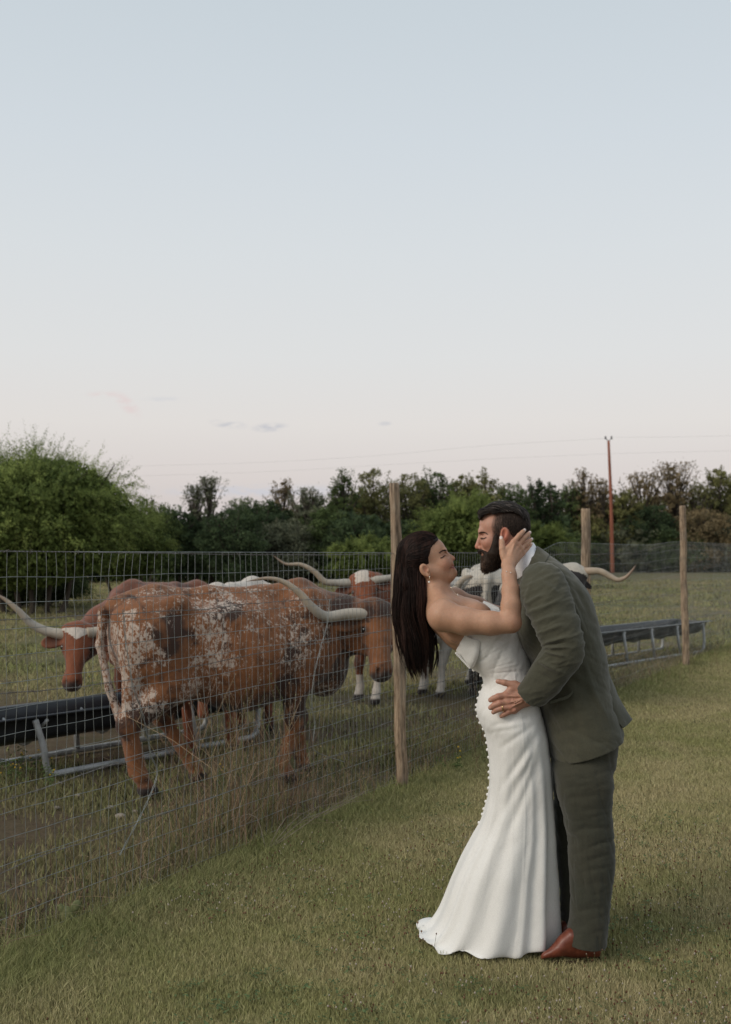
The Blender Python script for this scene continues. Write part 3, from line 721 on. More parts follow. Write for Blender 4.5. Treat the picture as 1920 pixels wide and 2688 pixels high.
def make_tree(px, Y, top_y, hw_px, kind, seed, label, base_f=0.06, dens=1.0, sparse=0.0, trunk=0.0):
    r = np.random.default_rng(seed); H = CAM_H + (HOR - top_y) / F_PX * Y; W = hw_px * (1.22 if sparse < 0.5 else 1.05) / F_PX * Y; X = (px - 960) / F_PX * Y
    root = thing('tree', (X, Y, 0), label, 'tree', 'trees beyond the pasture')
    z0 = H * (base_f + trunk); nb = int(150 * dens * (1 - 0.55 * sparse))
    u = r.normal(0, 1, (nb, 3)); u /= np.linalg.norm(u, axis=1, keepdims=True); rad = r.uniform(0.35, 1.0, nb) ** 0.5
    cz = (H + z0) / 2; hz = (H - z0) / 2
    C = np.stack([u[:, 0] * rad * W * (1 - 0.25 * np.clip(u[:, 2], 0, 1)), u[:, 1] * rad * W * 0.8, cz + u[:, 2] * rad * hz], 1)
    C[:, 2] += (fbm(C * 0.7 + seed, seed) - 0.5) * 0.25 * H
    C[:, 2] = np.clip(C[:, 2], z0 * 0.9, H * 0.97)
    ls = 0.00105 * Y
    V, F, A = [], [], []; c0, c1 = map(np.array, KIND[kind]); nV = 0; acc = Acc()
    for k in range(nb):
        br = (0.22 - 0.08 * (C[k, 2] / H)) * min(W, H * 0.6) * r.uniform(0.5, 1.4); n = int(62 * dens * (1 - 0.6 * sparse)) + 8
        d = r.normal(0, 1, (n, 3)); d /= np.linalg.norm(d, axis=1, keepdims=True); P = C[k] + d * (br * r.uniform(0.3, 1.15, n) ** 0.6)[:, None] * [1.15, 1.1, 0.8]
        P[:, 2] = np.maximum(P[:, 2], 0.05)
        w = np.clip(r.uniform(0, 1) * 0.6 + r.uniform(0, 0.5, n), 0, 1)[:, None]; cc = (c0 + (c1 - c0) * w) * r.uniform(0.9, 1.4)
        v, f, a = leaf_quads(P, ls, r, cc); V.append(v); F.append(f + nV); A.append(a); nV += len(v)
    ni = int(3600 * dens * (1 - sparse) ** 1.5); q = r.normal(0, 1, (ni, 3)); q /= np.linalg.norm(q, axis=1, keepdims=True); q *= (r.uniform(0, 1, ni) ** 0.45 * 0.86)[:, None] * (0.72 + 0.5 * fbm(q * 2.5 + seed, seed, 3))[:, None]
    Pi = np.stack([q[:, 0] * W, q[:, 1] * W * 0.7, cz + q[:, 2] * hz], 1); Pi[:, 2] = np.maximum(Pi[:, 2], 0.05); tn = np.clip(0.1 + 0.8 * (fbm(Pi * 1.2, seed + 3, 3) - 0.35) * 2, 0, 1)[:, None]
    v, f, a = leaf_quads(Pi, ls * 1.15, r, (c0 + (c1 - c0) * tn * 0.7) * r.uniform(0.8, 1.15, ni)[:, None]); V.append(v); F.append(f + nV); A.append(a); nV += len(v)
    # sprigs that break the outline, with bare twigs
    for k in range(int(10 + 20 * sparse)):
        a0 = r.uniform(-1.1, 1.1); b = np.array([math.sin(a0) * W * 0.75, r.normal(0, W * 0.3), cz + math.cos(a0) * hz * 0.75]); L = r.uniform(0.08, 0.2) * H * (0.8 + 0.7 * sparse)
        e = b + np.array([math.sin(a0) * 0.5 + r.normal(0, 0.15), r.normal(0, 0.2), 1.0]) * L * 0.8; e[2] = min(e[2], H * 1.03)
        add_tube(acc, [b, (b + e) / 2 + r.normal(0, 0.04 * L, 3), e], [0.0004 * Y, 0.00025 * Y, 0.0001 * Y], 4)
        add_tube(acc, [[0, 0, 0.5 * H], (np.array([0, 0, 0.5 * H]) + b) / 2 + [0, 0, 0.03 * H], b], [0.0007 * Y, 0.0005 * Y, 0.0004 * Y], 4)
        n = int(60 * (1 - 0.3 * sparse)); t = r.uniform(0.0, 1, n)[:, None]; P = b + (e - b) * t + r.normal(0, 1, (n, 3)) * L * (0.17 + 0.1 * sparse) * (1.15 - t)
        v, f, a = leaf_quads(P, ls * 0.8, r, c0 + (c1 - c0) * r.uniform(0.3, 1.1, n)[:, None]); V.append(v); F.append(f + nV); A.append(a); nV += len(v)
    place('crown', mesh_from('crown', np.concatenate(V), np.concatenate(F), False, {'Col': np.concatenate(A)}), leaf_m, root)
    tr = 0.045 * H * 0.6
    add_tube(acc, [[0, 0, -0.1], [0.03 * H, 0, 0.25 * H], [r.normal(0, 0.02 * H), 0, 0.6 * H], [0, 0, 0.85 * H]], [tr, tr * 0.75, tr * 0.4, tr * 0.12], 8, n=12)
    for k in range(7):
        a0 = r.uniform(0, 6.28); b = np.array([0.02 * H, 0, H * r.uniform(0.2, 0.5)]); e = np.array([math.cos(a0) * W * 0.7, math.sin(a0) * W * 0.5, H * r.uniform(0.5, 0.9)])
        add_tube(acc, [b, b + (e - b) * 0.5 + [0, 0, -0.05 * H], e], [tr * 0.45, tr * 0.3, tr * 0.08], 6, n=8)
    place('trunk', acc.mesh('trunk'), bark_m, root)
    return root
def make_mesquite(px, Y, top_y, hw_px, seed, label, base_y, twigs, ls, trunks, kind='light', hang=0.25, cat='tree', tone=1.0, grp='feathery mesquite trees'):
    r = np.random.default_rng(seed); H = CAM_H + (HOR - top_y) / F_PX * Y; W = hw_px / F_PX * Y; X = (px - 960) / F_PX * Y; zb = CAM_H - (base_y - HOR) / F_PX * Y
    root = thing('mesquite_tree', (X, Y, 0), label, cat, grp); c0, c1 = map(np.array, KIND[kind])
    n = twigs; u = r.normal(0, 1, (n, 3)); u /= np.linalg.norm(u, axis=1, keepdims=True); u[:, 2] = np.where(u[:, 2] < -0.35, -u[:, 2], u[:, 2])
    rad = r.uniform(0.42, 0.92, n)
    hz = (H - zb) * 0.5; cz = zb + hz
    lump = 0.82 + 0.36 * fbm(u * 2.2 + seed, seed)
    S = np.stack([u[:, 0] * W, u[:, 1] * W * 0.85, u[:, 2] * hz * 0.94], 1) * (rad * lump)[:, None] + [0, 0, cz]
    # clumped starts: gather twigs in sprays
    ncl = n // 9; cl = r.integers(0, ncl, n); S = S[cl] + r.normal(0, 0.035 * W, (n, 3))
    uu = u[cl]; D = uu * [1, 1, 0.6] + r.normal(0, 0.30, (n, 3)) + np.array([0, 0, 0.45]); D /= np.linalg.norm(D, axis=1, keepdims=True)
    L = (0.19 * W + 0.06 * H) * r.uniform(0.5, 1.35, n); up = uu[:, 2] > 0.55; L = np.where(up, L * 0.95, L)
    g = np.where(up, 0.25, 0.9) * hang / 0.25 * r.uniform(0.5, 1.4, n)
    m = 26; t = (np.arange(m) + 0.5) / m
    P = S[:, None, :] + D[:, None, :] * (L[:, None] * t[None])[:, :, None]; P[:, :, 2] -= (g * L * 0.75)[:, None] * t[None] ** 2
    T = D[:, None, :] - np.array([0, 0, 1.0]) * (g[:, None] * 1.5 * t[None])[:, :, None]; T /= np.linalg.norm(T, axis=2, keepdims=True)
    side = r.normal(0, 1, (n, m, 3)); side -= T * (side * T).sum(2, keepdims=True); side /= np.linalg.norm(side, axis=2, keepdims=True)
    s = ls * r.uniform(0.6, 1.2, (n, m, 1)) * (1.1 - 0.55 * t[None, :, None]); off = r.normal(0, 0.35, (n, m, 3)) * ls
    Pc = P + off; A_ = side * 0.75 + T * 0.65
    B_ = np.cross(A_, T); B_ /= np.linalg.norm(B_, axis=2, keepdims=True) + 1e-9
    V = np.stack([Pc - A_ * s * 0.1, Pc + A_ * s * 0.5 + B_ * s * 0.28, Pc + A_ * s * 1.1, Pc + A_ * s * 0.5 - B_ * s * 0.28], 2).reshape(-1, 3)
    w = np.clip(r.uniform(0, 0.7, ncl)[cl][:, None] + r.uniform(0, 0.35, (n, m)), 0, 1).reshape(-1, 1)
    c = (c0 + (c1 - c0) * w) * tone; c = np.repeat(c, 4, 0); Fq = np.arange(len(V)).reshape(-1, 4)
    # denser leaf mass inside
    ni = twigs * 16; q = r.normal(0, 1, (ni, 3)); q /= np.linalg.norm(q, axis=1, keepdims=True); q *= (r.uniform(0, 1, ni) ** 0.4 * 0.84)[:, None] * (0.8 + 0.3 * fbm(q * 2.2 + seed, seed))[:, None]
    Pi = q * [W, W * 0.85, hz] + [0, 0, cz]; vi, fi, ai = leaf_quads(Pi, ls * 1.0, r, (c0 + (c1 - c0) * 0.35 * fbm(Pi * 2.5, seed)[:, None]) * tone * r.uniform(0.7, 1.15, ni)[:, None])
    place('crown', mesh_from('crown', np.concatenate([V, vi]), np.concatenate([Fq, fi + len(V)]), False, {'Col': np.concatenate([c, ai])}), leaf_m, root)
    acc = Acc()
    for k in range(0, n, 2):
        Q = P[k][::5]; add_tube(acc, Q, np.linspace(0.0022, 0.0006, len(Q)) * Y / 28, 3, False)
    for k in range(trunks):
        x0 = (k / max(trunks - 1, 1) - 0.5) * W * 0.42 + r.normal(0, 0.05); a = r.uniform(0, 6.28)
        P0 = [[x0, r.normal(0, 0.2), -0.05], [x0 * 1.2 + r.normal(0, 0.1), 0, zb * 0.6 + 0.2], [x0 * 1.8 + r.normal(0, 0.2), 0.3 * math.sin(a), cz], [x0 * 2.4 + r.normal(0, 0.4), 0.6 * math.sin(a), cz + hz * 0.7]]
        add_tube(acc, P0, np.array([0.085, 0.07, 0.045, 0.012]) * H / 4.6, 8, n=14)
        for j in range(6):
            b = np.array(P0[1]) * 0.5 + np.array(P0[2]) * 0.5 + r.normal(0, 0.1, 3); aa = r.uniform(0, 6.28); e = np.array([math.cos(aa) * W * 0.7, math.sin(aa) * W * 0.6, cz + hz * r.uniform(-0.3, 0.6)])
            add_tube(acc, [b, (b + e) / 2 + [0, 0, 0.1 * H], e], np.array([0.035, 0.024, 0.008]) * H / 4.6, 5, n=8)
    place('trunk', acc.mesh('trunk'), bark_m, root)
    return root

make_mesquite(85, 27.0, 1158, 325, 101, 'big feathery green mesquite filling the left edge behind the fence', 1585, 3800, 0.055, 5, 'light', 0.3, tone=1.0)
make_mesquite(70, 30.5, 1470, 190, 106, 'dense low dark mesquite growth added to fill the shade under the big one', 1600, 900, 0.06, 3, 'dark', 0.4, tone=0.7)  # added shrub, toned dark to stand in for the shade below the crown
make_mesquite(330, 34.0, 1325, 135, 102, 'low drooping mesquite at the right foot of the big one', 1545, 1300, 0.06, 2, 'light', 0.4, tone=0.75)
make_mesquite(1235, 45.0, 1306, 165, 103, 'bright green mesquite behind the heads of the couple', 1510, 1700, 0.085, 2, 'light', 0.25, tone=0.92)
make_mesquite(1425, 47.0, 1372, 85, 104, 'small bright green mesquite behind the back of the groom\'s neck', 1510, 800, 0.085, 2, 'light', 0.25, tone=0.8)
make_mesquite(960, 42.0, 1408, 105, 105, 'low light green mesquite bush behind the bride\'s hair', 1545, 900, 0.08, 2, 'light', 0.25, tone=0.82)
TREES = [
 # px, Y, top, half width, kind, label extras
 (395, 52, 1302, 75, 'dark', 'rounded green tree between the big mesquite and the thin twin saplings', 0.0),
 (470, 53, 1328, 70, 'deep', 'dark low tree under the thin twin saplings', 0.0),
 (513, 54, 1284, 22, 'grey', 'left sapling of the thin pair that pokes above the dark tree line', 0.75),
 (553, 54, 1262, 24, 'grey', 'right and taller sapling of the thin pair above the dark tree line', 0.8),
 (610, 52, 1328, 85, 'deep', 'dark broad tree just right of the thin twin saplings', 0.1),
 (690, 55, 1312, 70, 'deep', 'dark green tree left of the brownish pointed one', 0.1),
 (741, 60, 1262, 36, 'brown', 'brownish pointed tree that stands out above the left tree line', 0.3),
 (745, 54, 1360, 80, 'grey', 'dull grey-green tree below the brownish pointed one', 0.1),
 (808, 57, 1290, 48, 'grey', 'sparse see-through tree between the brownish pointed one and the taller oaks', 0.75),
 (860, 55, 1325, 75, 'dark', 'dark tree below the sparse see-through one', 0.1),
 (905, 62, 1240, 45, 'dark', 'tall tree with loose sprigs left of the near post', 0.6),
 (985, 64, 1228, 55, 'olive', 'tall olive-brown oak right behind the top of the near post', 0.25),
 (930, 54, 1350, 75, 'deep', 'dark bluish green tree low behind the near post', 0.1),
 (1075, 66, 1240, 58, 'olive', 'olive oak just right of the top of the near post', 0.25),
 (1140, 67, 1236, 50, 'dark', 'dark oak between two olive ones above the bride', 0.4),
 (1205, 68, 1245, 45, 'olive', 'olive brown oak above the gap between the faces', 0.3),
 (1265, 68, 1238, 50, 'olive', 'leafy olive oak above the groom\'s forehead', 0.3),
 (1340, 70, 1268, 65, 'dark', 'dark green oak above the groom\'s hair', 0.2),
 (1412, 72, 1248, 28, 'deep', 'dark narrow juniper with a pointed top right of the groom\'s head', 0.1),
 (1452, 72, 1260, 30, 'deep', 'second dark juniper, right of the pointed narrow one', 0.1),
 (1497, 73, 1262, 30, 'dark', 'narrow dark tree left of the brown tops beside the second post', 0.2),
 (1400, 60, 1375, 60, 'deep', 'low dark tree below the two junipers', 0.1),
 (1470, 62, 1385, 70, 'dark', 'green bush low behind the groom\'s collar', 0.1),
 (1535, 74, 1238, 32, 'brown', 'brown thin-topped oak above the second post', 0.55),
 (1580, 74, 1262, 36, 'brown', 'brown oak directly behind the top of the red pole', 0.5),
 (1540, 62, 1355, 75, 'olive', 'olive bush behind the middle of the second post', 0.1),
 (1640, 88, 1285, 50, 'olive', 'low olive oak just right of the red pole', 0.3),
 (1690, 92, 1248, 55, 'brown', 'airy brown oak with sky showing through it right of the red pole', 0.75),
 (1770, 92, 1222, 42, 'brown', 'tallest airy brown oak with a thin spire, left of the right post', 0.8),
 (1700, 86, 1325, 80, 'deep', 'dark tree under the airy brown oaks', 0.1),
 (1830, 92, 1272, 40, 'olive', 'shorter oak in the dip of the skyline right of the spire', 0.6),
 (1885, 94, 1226, 55, 'olive', 'tall olive oak at the right edge of the picture', 0.3),
 (1955, 95, 1232, 60, 'olive', 'tall oak cut off by the right edge of the picture', 0.3),
 (1640, 80, 1372, 85, 'grey', 'grey-green rounded bush right of the red pole at the pasture edge', 0.1),
 (1735, 80, 1388, 75, 'dark', 'dark bush left of the right post at the pasture edge', 0.1),
 (1850, 79, 1330, 85, 'brown', 'brownish domed bush right of the right post', 0.1),
 (1930, 80, 1350, 70, 'grey', 'grey-green bush at the right edge below the tall oaks', 0.1),
 (1800, 79, 1395, 70, 'dark', 'low dark green bush behind the right post', 0.1),
 (1560, 79, 1400, 70, 'dark', 'low dark bush behind the wire between second post and red pole', 0.1),
]
TREES += [(1110, 72, 1268, 90, 'dark', 'dark green crown filling the gap under the two oaks right of the near post', 0.0), (1225, 73, 1272, 90, 'olive', 'broad olive crown under the skyline above the bright green mesquite', 0.0),
 (1375, 76, 1292, 90, 'deep', 'broad dark crown below the skyline right of the groom\'s hair', 0.0), (1500, 95, 1285, 85, 'olive', 'broad olive crown behind the thin tops left of the second post', 0.0),
 (1600, 96, 1300, 80, 'dark', 'dark crown behind the red pole', 0.0), (1745, 97, 1300, 100, 'olive', 'wide olive crown under the tallest airy oak', 0.0), (1880, 98, 1285, 90, 'dark', 'wide dark crown under the oaks at the right edge', 0.0), (650, 62, 1306, 80, 'dark', 'wide dark crown left of the brownish pointed tree, behind the others', 0.0), (830, 63, 1302, 80, 'dark', 'wide green crown behind the sparse see-through tree', 0.0), (940, 66, 1278, 80, 'olive', 'wide olive crown behind the top of the near post', 0.0)]
for i, (px, Y, ty, hw, kind, lab, spz) in enumerate(TREES):
    if px > 1480: Y = max(Y, 89.5)
    make_tree(px, Y, ty, hw, kind, 200 + i, lab, 0.03, 1.0 if hw > 40 else 0.6, spz, 0.3 if spz > 0.6 else 0.0)
# far undergrowth that closes the foot of the wood
def undergrowth():
    r = np.random.default_rng(77); P = []; cols = []
    for k in range(34000):
        px = r.uniform(-120, 2050); Y = (57 if px < 1000 else 57 + (px - 1000) / 500 * 30 if px < 1500 else 90) + r.uniform(-1, 6); h = CAM_H + (95 if px < 1000 else 90) / F_PX * Y
        z = h * r.uniform(0, 1) ** 0.8 * (0.75 + 0.5 * fbm(np.array([[px / 60, 0, 0]]), 5)[0]); P.append([(px - 960) / F_PX * Y, Y, z])
    P = np.array(P); c = np.array(KIND['deep'][0]) + (np.array(KIND['dark'][1]) - np.array(KIND['deep'][0])) * (r.uniform(0, 0.8, len(P)) * fbm(P * 0.5, 6))[:, None]
    V, F, A = leaf_quads(P, 0.22, r, c); o = place('undergrowth', mesh_from('undergrowth', V, F, False, {'Col': A}), leaf_m); tag(o, 'dark undergrowth along the foot of the far wood', 'undergrowth', kind='stuff')
undergrowth()

# ------------------------------------------------------------------ power pole and lines
def build_pole():
    Y = 86.0; base = ground_at(1600, HOR + F_PX * CAM_H / Y); top = at(1598, 1157, Y)
    root = thing('utility_pole', (base[0], Y, 0), 'tall thin rust-red utility pole beyond the pasture', 'utility pole')
    m = mat_noise('rust_red_pole', [(0.3, (0.16, 0.055, 0.035)), (0.7, (0.34, 0.125, 0.075))], 1.2, 0.85, stretch=(6, 6, 0.4))
    acc = Acc(); add_tube(acc, [[0.25, 0, -0.2], [0.15, 0, top[2] * 0.5], [top[0] - base[0], 0, top[2]]], [0.17, 0.14, 0.10], 12, n=20); place('shaft', acc.mesh('shaft'), m, root)
    dk = mat_noise('dark_metal', [(0.3, (0.05, 0.05, 0.055)), (0.7, (0.1, 0.1, 0.11))], 5, 0.6)
    tx = top[0] - base[0]
    for s in (-1, 1):
        acc = Acc(); add_tube(acc, [[tx, 0, top[2] - 0.05], [tx + s * 0.12, 0, top[2] + 0.1], [tx + s * 0.24, 0, top[2] + 0.16]], 0.03, 6); place('bracket', acc.mesh('bracket'), dk, root)
        acc = Acc(); zz = np.linspace(0, 0.26, 9); add_tube(acc, np.stack([np.full(9, tx + s * 0.24), np.zeros(9), top[2] + 0.12 + zz], 1), [0.04, 0.09, 0.05, 0.09, 0.05, 0.09, 0.05, 0.07, 0.03], 10); place('insulator', acc.mesh('insulator'), dk, root)
    wm = mat_noise('grey_cable', [(0.3, (0.66, 0.66, 0.66)), (0.7, (0.74, 0.74, 0.74))], 2, 0.6)
    for (pts, lab, rad) in [([(340, 1224), (700, 1213), (1000, 1195), (1300, 1168), (1590, 1151)], 'upper thin power line running left from the red pole', 0.0065), ([(340, 1250), (700, 1238), (1000, 1221), (1300, 1204), (1596, 1191)], 'lower thin power line running left from the red pole', 0.0065),
                       ([(1606, 1148), (1760, 1147), (1980, 1143)], 'upper thin power line running right from the red pole', 0.0065), ([(1604, 1191), (1760, 1187), (1980, 1182)], 'lower thin power line running right from the red pole', 0.0065),
                       ([(1060, 1292), (1300, 1284), (1596, 1272)], 'faint cable crossing in front of the tree tops left of the red pole', 0.0065)]:
        P = [at(px, py, Y - 0.3) for (px, py) in pts]; acc = Acc(); add_tube(acc, P, rad, 4, n=40); o = place('power_line', acc.mesh('power_line'), wm); tag(o, lab, 'power line', 'power lines on the red pole')
build_pole()
# ------------------------------------------------------------------ longhorn cattle
def hide_mat(name, base, dark, white, spot_scale=7.0, roan=0.0):
    """R of the attribute = how white the hide is there, G = how dark, B = bare dark skin / hoof"""
    m, t, b = new_mat(name)
    a = N(t, 'ShaderNodeAttribute'); a.attribute_name = 'Col'; sp = N(t, 'ShaderNodeSeparateColor'); t.links.new(a.outputs['Color'], sp.inputs[0])
    n1 = noise_node(t, spot_scale, 6, 0.68, distort=0.3); n2 = noise_node(t, spot_scale * 0.45, 4, 0.6, distort=0.6); nf = noise_node(t, 60, 5, 0.7, stretch=(1.0, 1.0, 0.25)); ns = noise_node(t, spot_scale * 3.2, 5, 0.75, stretch=(1.15, 1.15, 0.7))
    br = ramp_node(t, n2.outputs['Fac'], [(0.3, tuple(x * 0.72 for x in base)), (0.7, tuple(x * 1.25 for x in base))]).outputs[0]
    n1m = mth(t, 'ADD', mth(t, 'MULTIPLY', mth(t, 'SUBTRACT', mth(t, 'ADD', mth(t, 'MULTIPLY', n1.outputs['Fac'], 0.35), mth(t, 'MULTIPLY', ns.outputs['Fac'], 0.65)), 0.5), 1.7), 0.5)
    def gate(chan, src, soft=0.035):
        d = mth(t, 'ADD', src, mth(t, 'SUBTRACT', chan, 1.0)); mr = N(t, 'ShaderNodeMapRange'); mr.inputs[1].default_value = -soft; mr.inputs[2].default_value = soft; t.links.new(d, mr.inputs[0]); return mr.outputs[0]
    c = mixc(t, gate(sp.outputs['Green'], n2.outputs['Fac'], 0.09), br, dark)
    c = mixc(t, gate(sp.outputs['Red'], n1m, 0.05), c, white)
    c = mixc(t, 0.7, c, ramp_node(t, nf.outputs['Fac'], [(0.3, (0.7,) * 3), (0.7, (1.25,) * 3)]).outputs[0], 'MULTIPLY')
    c = mixc(t, sp.outputs['Blue'], c, (0.030, 0.022, 0.020))
    t.links.new(c, b.inputs['Base Color']); b.inputs['Roughness'].default_value = 0.72; b.inputs['Specular IOR Level'].default_value = 0.25
    b.inputs['Sheen Weight'].default_value = 0.15
    bump(t, b, nf.outputs['Fac'], 0.25, 0.006)
    return m
def horn_mat():
    m, t, b = new_mat('horn'); a = N(t, 'ShaderNodeAttribute'); a.attribute_name = 'Col'
    n1 = noise_node(t, 14, 5, 0.6); c = mixc(t, 0.6, a.outputs['Color'], ramp_node(t, n1.outputs['Fac'], [(0.3, (0.65,) * 3), (0.7, (1.2,) * 3)]).outputs[0], 'MULTIPLY')
    t.links.new(c, b.inputs['Base Color']); b.inputs['Roughness'].default_value = 0.5; bump(t, b, n1.outputs['Fac'], 0.2, 0.004); return m
HORN = horn_mat()
eye_m = mat_noise('cow_eye', [(0.4, (0.010, 0.008, 0.008)), (0.6, (0.02, 0.014, 0.012))], 20, 0.12, spec=0.7)

def build_cow(name_label, O, head_deg, mat, h=0.014, feet=None, head=None, horns=(), white=None, dark=None, sc=1.0, tail=None, group='longhorn cattle in the pasture', belly=0.0, leg=1.12, ear=1.0):
    """O: ground point under the barrel; head_deg: heading anticlockwise from +X. head: dict(poll, nose, right) in world space"""
    root = thing('longhorn_cow', (O[0], O[1], 0), name_label, 'cow', group, math.radians(head_deg))
    loc = lambda P: rel(np.atleast_2d(P), root)[0]
    S = sc
    if head:
        poll, nose = loc(head['poll']), loc(head['nose']); rr = loc(np.array(root.location) + head['right']); 
    else:
        poll, nose, rr = np.array([1.12, 0, 1.12]) * S, np.array([1.34, 0, 0.74]) * S, np.array([0, -1.0, 0])
    f = nose - poll; HL = np.linalg.norm(f); f /= HL; rr = rr - f * (rr @ f); rr /= np.linalg.norm(rr); up = np.cross(rr, f)     # up: out of the forehead
    if up @ np.array([1, 0, 0.3]) < 0 and up[2] < 0: up = -up
    feet = feet or {'hr': (-0.62, -0.15), 'hl': (-0.50, 0.16), 'fr': (0.42, -0.14), 'fl': (0.50, 0.14)}
    lo = np.minimum([-0.98 * S, -0.42 * S, -0.02], poll - 0.35); lo = np.minimum(lo, nose - 0.15); hi = np.maximum([0.85 * S, 0.42 * S, 1.42 * S], poll + 0.35); hi = np.maximum(hi, nose + 0.15)
    for k, v in feet.items(): lo[0] = min(lo[0], v[0] - 0.15); hi[0] = max(hi[0], v[0] + 0.15); lo[1] = min(lo[1], v[1] - 0.12); hi[1] = max(hi[1], v[1] + 0.12)
    lo[2] = -0.02
    g = Field(lo, hi, h)
    ys = (1, 1.22, 1)      # bodies are narrower than deep
    # barrel, rump, back line
    g.cone((-0.42 * S, 0, 0.915 * S), (0.02, 0, (0.875 - belly) * S), 0.30 * S, 0.355 * S, 0.12, ys)
    g.cone((0.02, 0, (0.875 - belly) * S), (0.42 * S, 0, 0.89 * S), 0.355 * S, 0.30 * S, 0.12, ys)
    g.ell((-0.60 * S, 0, 1.00 * S), (0.23 * S, 0.225 * S, 0.25 * S), 0.10)
    for y in (-1, 1):
        g.ell((-0.46 * S, y * 0.20 * S, 1.165 * S), (0.085 * S, 0.055 * S, 0.065 * S), 0.045)      # hooks
        g.ell((-0.76 * S, y * 0.10 * S, 1.09 * S), (0.06 * S, 0.055 * S, 0.06 * S), 0.07)         # pins
        g.ell((0.44 * S, y * 0.145 * S, 0.98 * S), (0.17 * S, 0.105 * S, 0.27 * S), 0.08)         # shoulder blades
        g.ell((0.30 * S, y * 0.17 * S, 0.78 * S), (0.22 * S, 0.10 * S, 0.20 * S), 0.10)
        g.ell((-0.20 * S, y * 0.20 * S, 1.06 * S), (0.20 * S, 0.05 * S, 0.06 * S), 0.10)          # loin edge
    g.chain([(-0.80 * S, 0, 1.165 * S, 0.045 * S), (-0.55 * S, 0, 1.215 * S, 0.05 * S), (-0.2 * S, 0, 1.205 * S, 0.05 * S), (0.15 * S, 0, 1.20 * S, 0.055 * S), (0.42 * S, 0, 1.235 * S, 0.075 * S)], 0.08)
    g.ell((0.60 * S, 0, 0.74 * S), (0.17 * S, 0.15 * S, 0.22 * S), 0.10)                           # brisket
    g.ell((-0.45 * S, 0, 0.64 * S), (0.16 * S, 0.12 * S, 0.08 * S), 0.10)                          # flank / udder
    # neck with dewlap
    nb = np.array([0.46 * S, 0, 1.05 * S]); occ = poll + f * 0.06 - up * 0.10
    mid = (nb + occ) / 2 + np.array([0.04, 0, -0.02])
    g.cone(nb, mid, 0.225 * S, 0.165 * S, 0.10, (1, 1.35, 1)); g.cone(mid, occ, 0.165 * S, 0.115, 0.08, (1, 1.25, 1))
    g.cone((0.56 * S, 0, 0.82 * S), mid - [0, 0, 0.14], 0.13 * S, 0.06, 0.08, (1, 1.8, 1)); g.cone(mid - [0, 0, 0.14], poll + f * 0.26 - up * 0.15, 0.06, 0.045, 0.07, (1, 1.3, 1))
    # legs: hind hip > stifle > hock > fetlock ; fore elbow > knee > fetlock
    for k, (fx, fy) in feet.items():
        s_ = -1 if k[1] == 'r' else 1
        if k[0] == 'h':
            hip = np.array([-0.58 * S, s_ * 0.13 * S, 0.98 * S]); base = -0.62 * S; dxx = fx - base
            stf = np.array([(-0.44 * S) + dxx * 0.35, s_ * 0.165 * S, 0.69 * S]); hock = np.array([base - 0.10 + dxx * 0.72, fy * 0.8 + s_ * 0.03, 0.44 * S]); fet = np.array([fx - 0.015, fy, 0.135]); toe = np.array([fx + 0.045, fy, 0.045])
            g.ell(hip * [1, 1, 0.93], (0.20 * S, 0.115 * S, 0.25 * S), 0.10)
            g.cone(hip, stf, 0.17 * S, 0.115 * S, 0.09, (1, 1.3, 1)); g.cone(stf, hock, 0.115 * S, 0.052 * leg, 0.05, (1, 1.25, 1)); g.cone(hip + [-0.11 * S, 0, -0.12], hock + [-0.01, 0, 0.05], 0.09 * S, 0.032, 0.06, (1, 1.3, 1))
            g.ell(hock, np.array([0.055, 0.042, 0.058]) * leg, 0.03); g.cone(hock, fet, 0.040 * leg, 0.034 * leg, 0.02, (1, 1.15, 1))
        else:
            base = 0.42 * S; dxx = fx - base
            sh = np.array([0.44 * S, s_ * 0.14 * S, 0.84 * S]); elb = np.array([0.36 * S + dxx * 0.2, s_ * 0.155 * S, 0.66 * S]); kn = np.array([base + 0.01 + dxx * 0.62, fy * 0.95, 0.375 * S]); fet = np.array([fx - 0.01, fy, 0.13]); toe = np.array([fx + 0.045, fy, 0.045])
            g.cone(sh, elb, 0.14 * S, 0.095 * S, 0.09, (1, 1.3, 1)); g.cone(elb, kn, 0.092 * S, 0.046 * leg, 0.04, (1, 1.1, 1)); g.ell(kn, np.array([0.047, 0.045, 0.058]) * leg, 0.03); g.cone(kn, fet, 0.036 * leg, 0.033 * leg, 0.02)
        g.ell(fet, (0.042, 0.042, 0.045), 0.03); g.cone(fet, toe + [-0.02, 0, 0.02], 0.034, 0.045, 0.02); g.cone(toe + [-0.03, 0, 0], toe + [0.02, 0, -0.012], 0.05, 0.034, 0.015)
    # tail
    if tail is None: tail = [(-0.80, 0, 1.17), (-0.88, 0, 1.09), (-0.90, 0, 0.85), (-0.885, 0, 0.55), (-0.88, 0, 0.34)]
    tl = [np.array(p) * [S, S, S] for p in tail]; rad = [0.036, 0.034, 0.026, 0.024, 0.04, 0.02][:len(tl)]
    g.chain([(*p, r_) for p, r_ in zip(tl, rad)], 0.02)
    # head
    def H(a, b_, c): return poll + f * (a * HL) + rr * b_ + up * c
    Rm = np.stack([f, rr, up])
    g.ell(H(0.10, 0, -0.045), (0.13, 0.118, 0.095), 0.04, Rm); g.ell(H(0.30, 0, -0.055), (0.15, 0.110, 0.095), 0.05, Rm)
    g.ell(H(0.60, 0, -0.045), (0.17, 0.072, 0.068), 0.05, Rm); g.ell(H(0.88, 0, -0.055), (0.075, 0.080, 0.062), 0.04, Rm); g.ell(H(0.93, 0, -0.075), (0.055, 0.07, 0.05), 0.03, Rm)
    g.ell(H(0.62, 0, -0.105), (0.17, 0.05, 0.04), 0.04, Rm); g.ell(H(0.30, 0, -0.13), (0.12, 0.075, 0.07), 0.05, Rm)
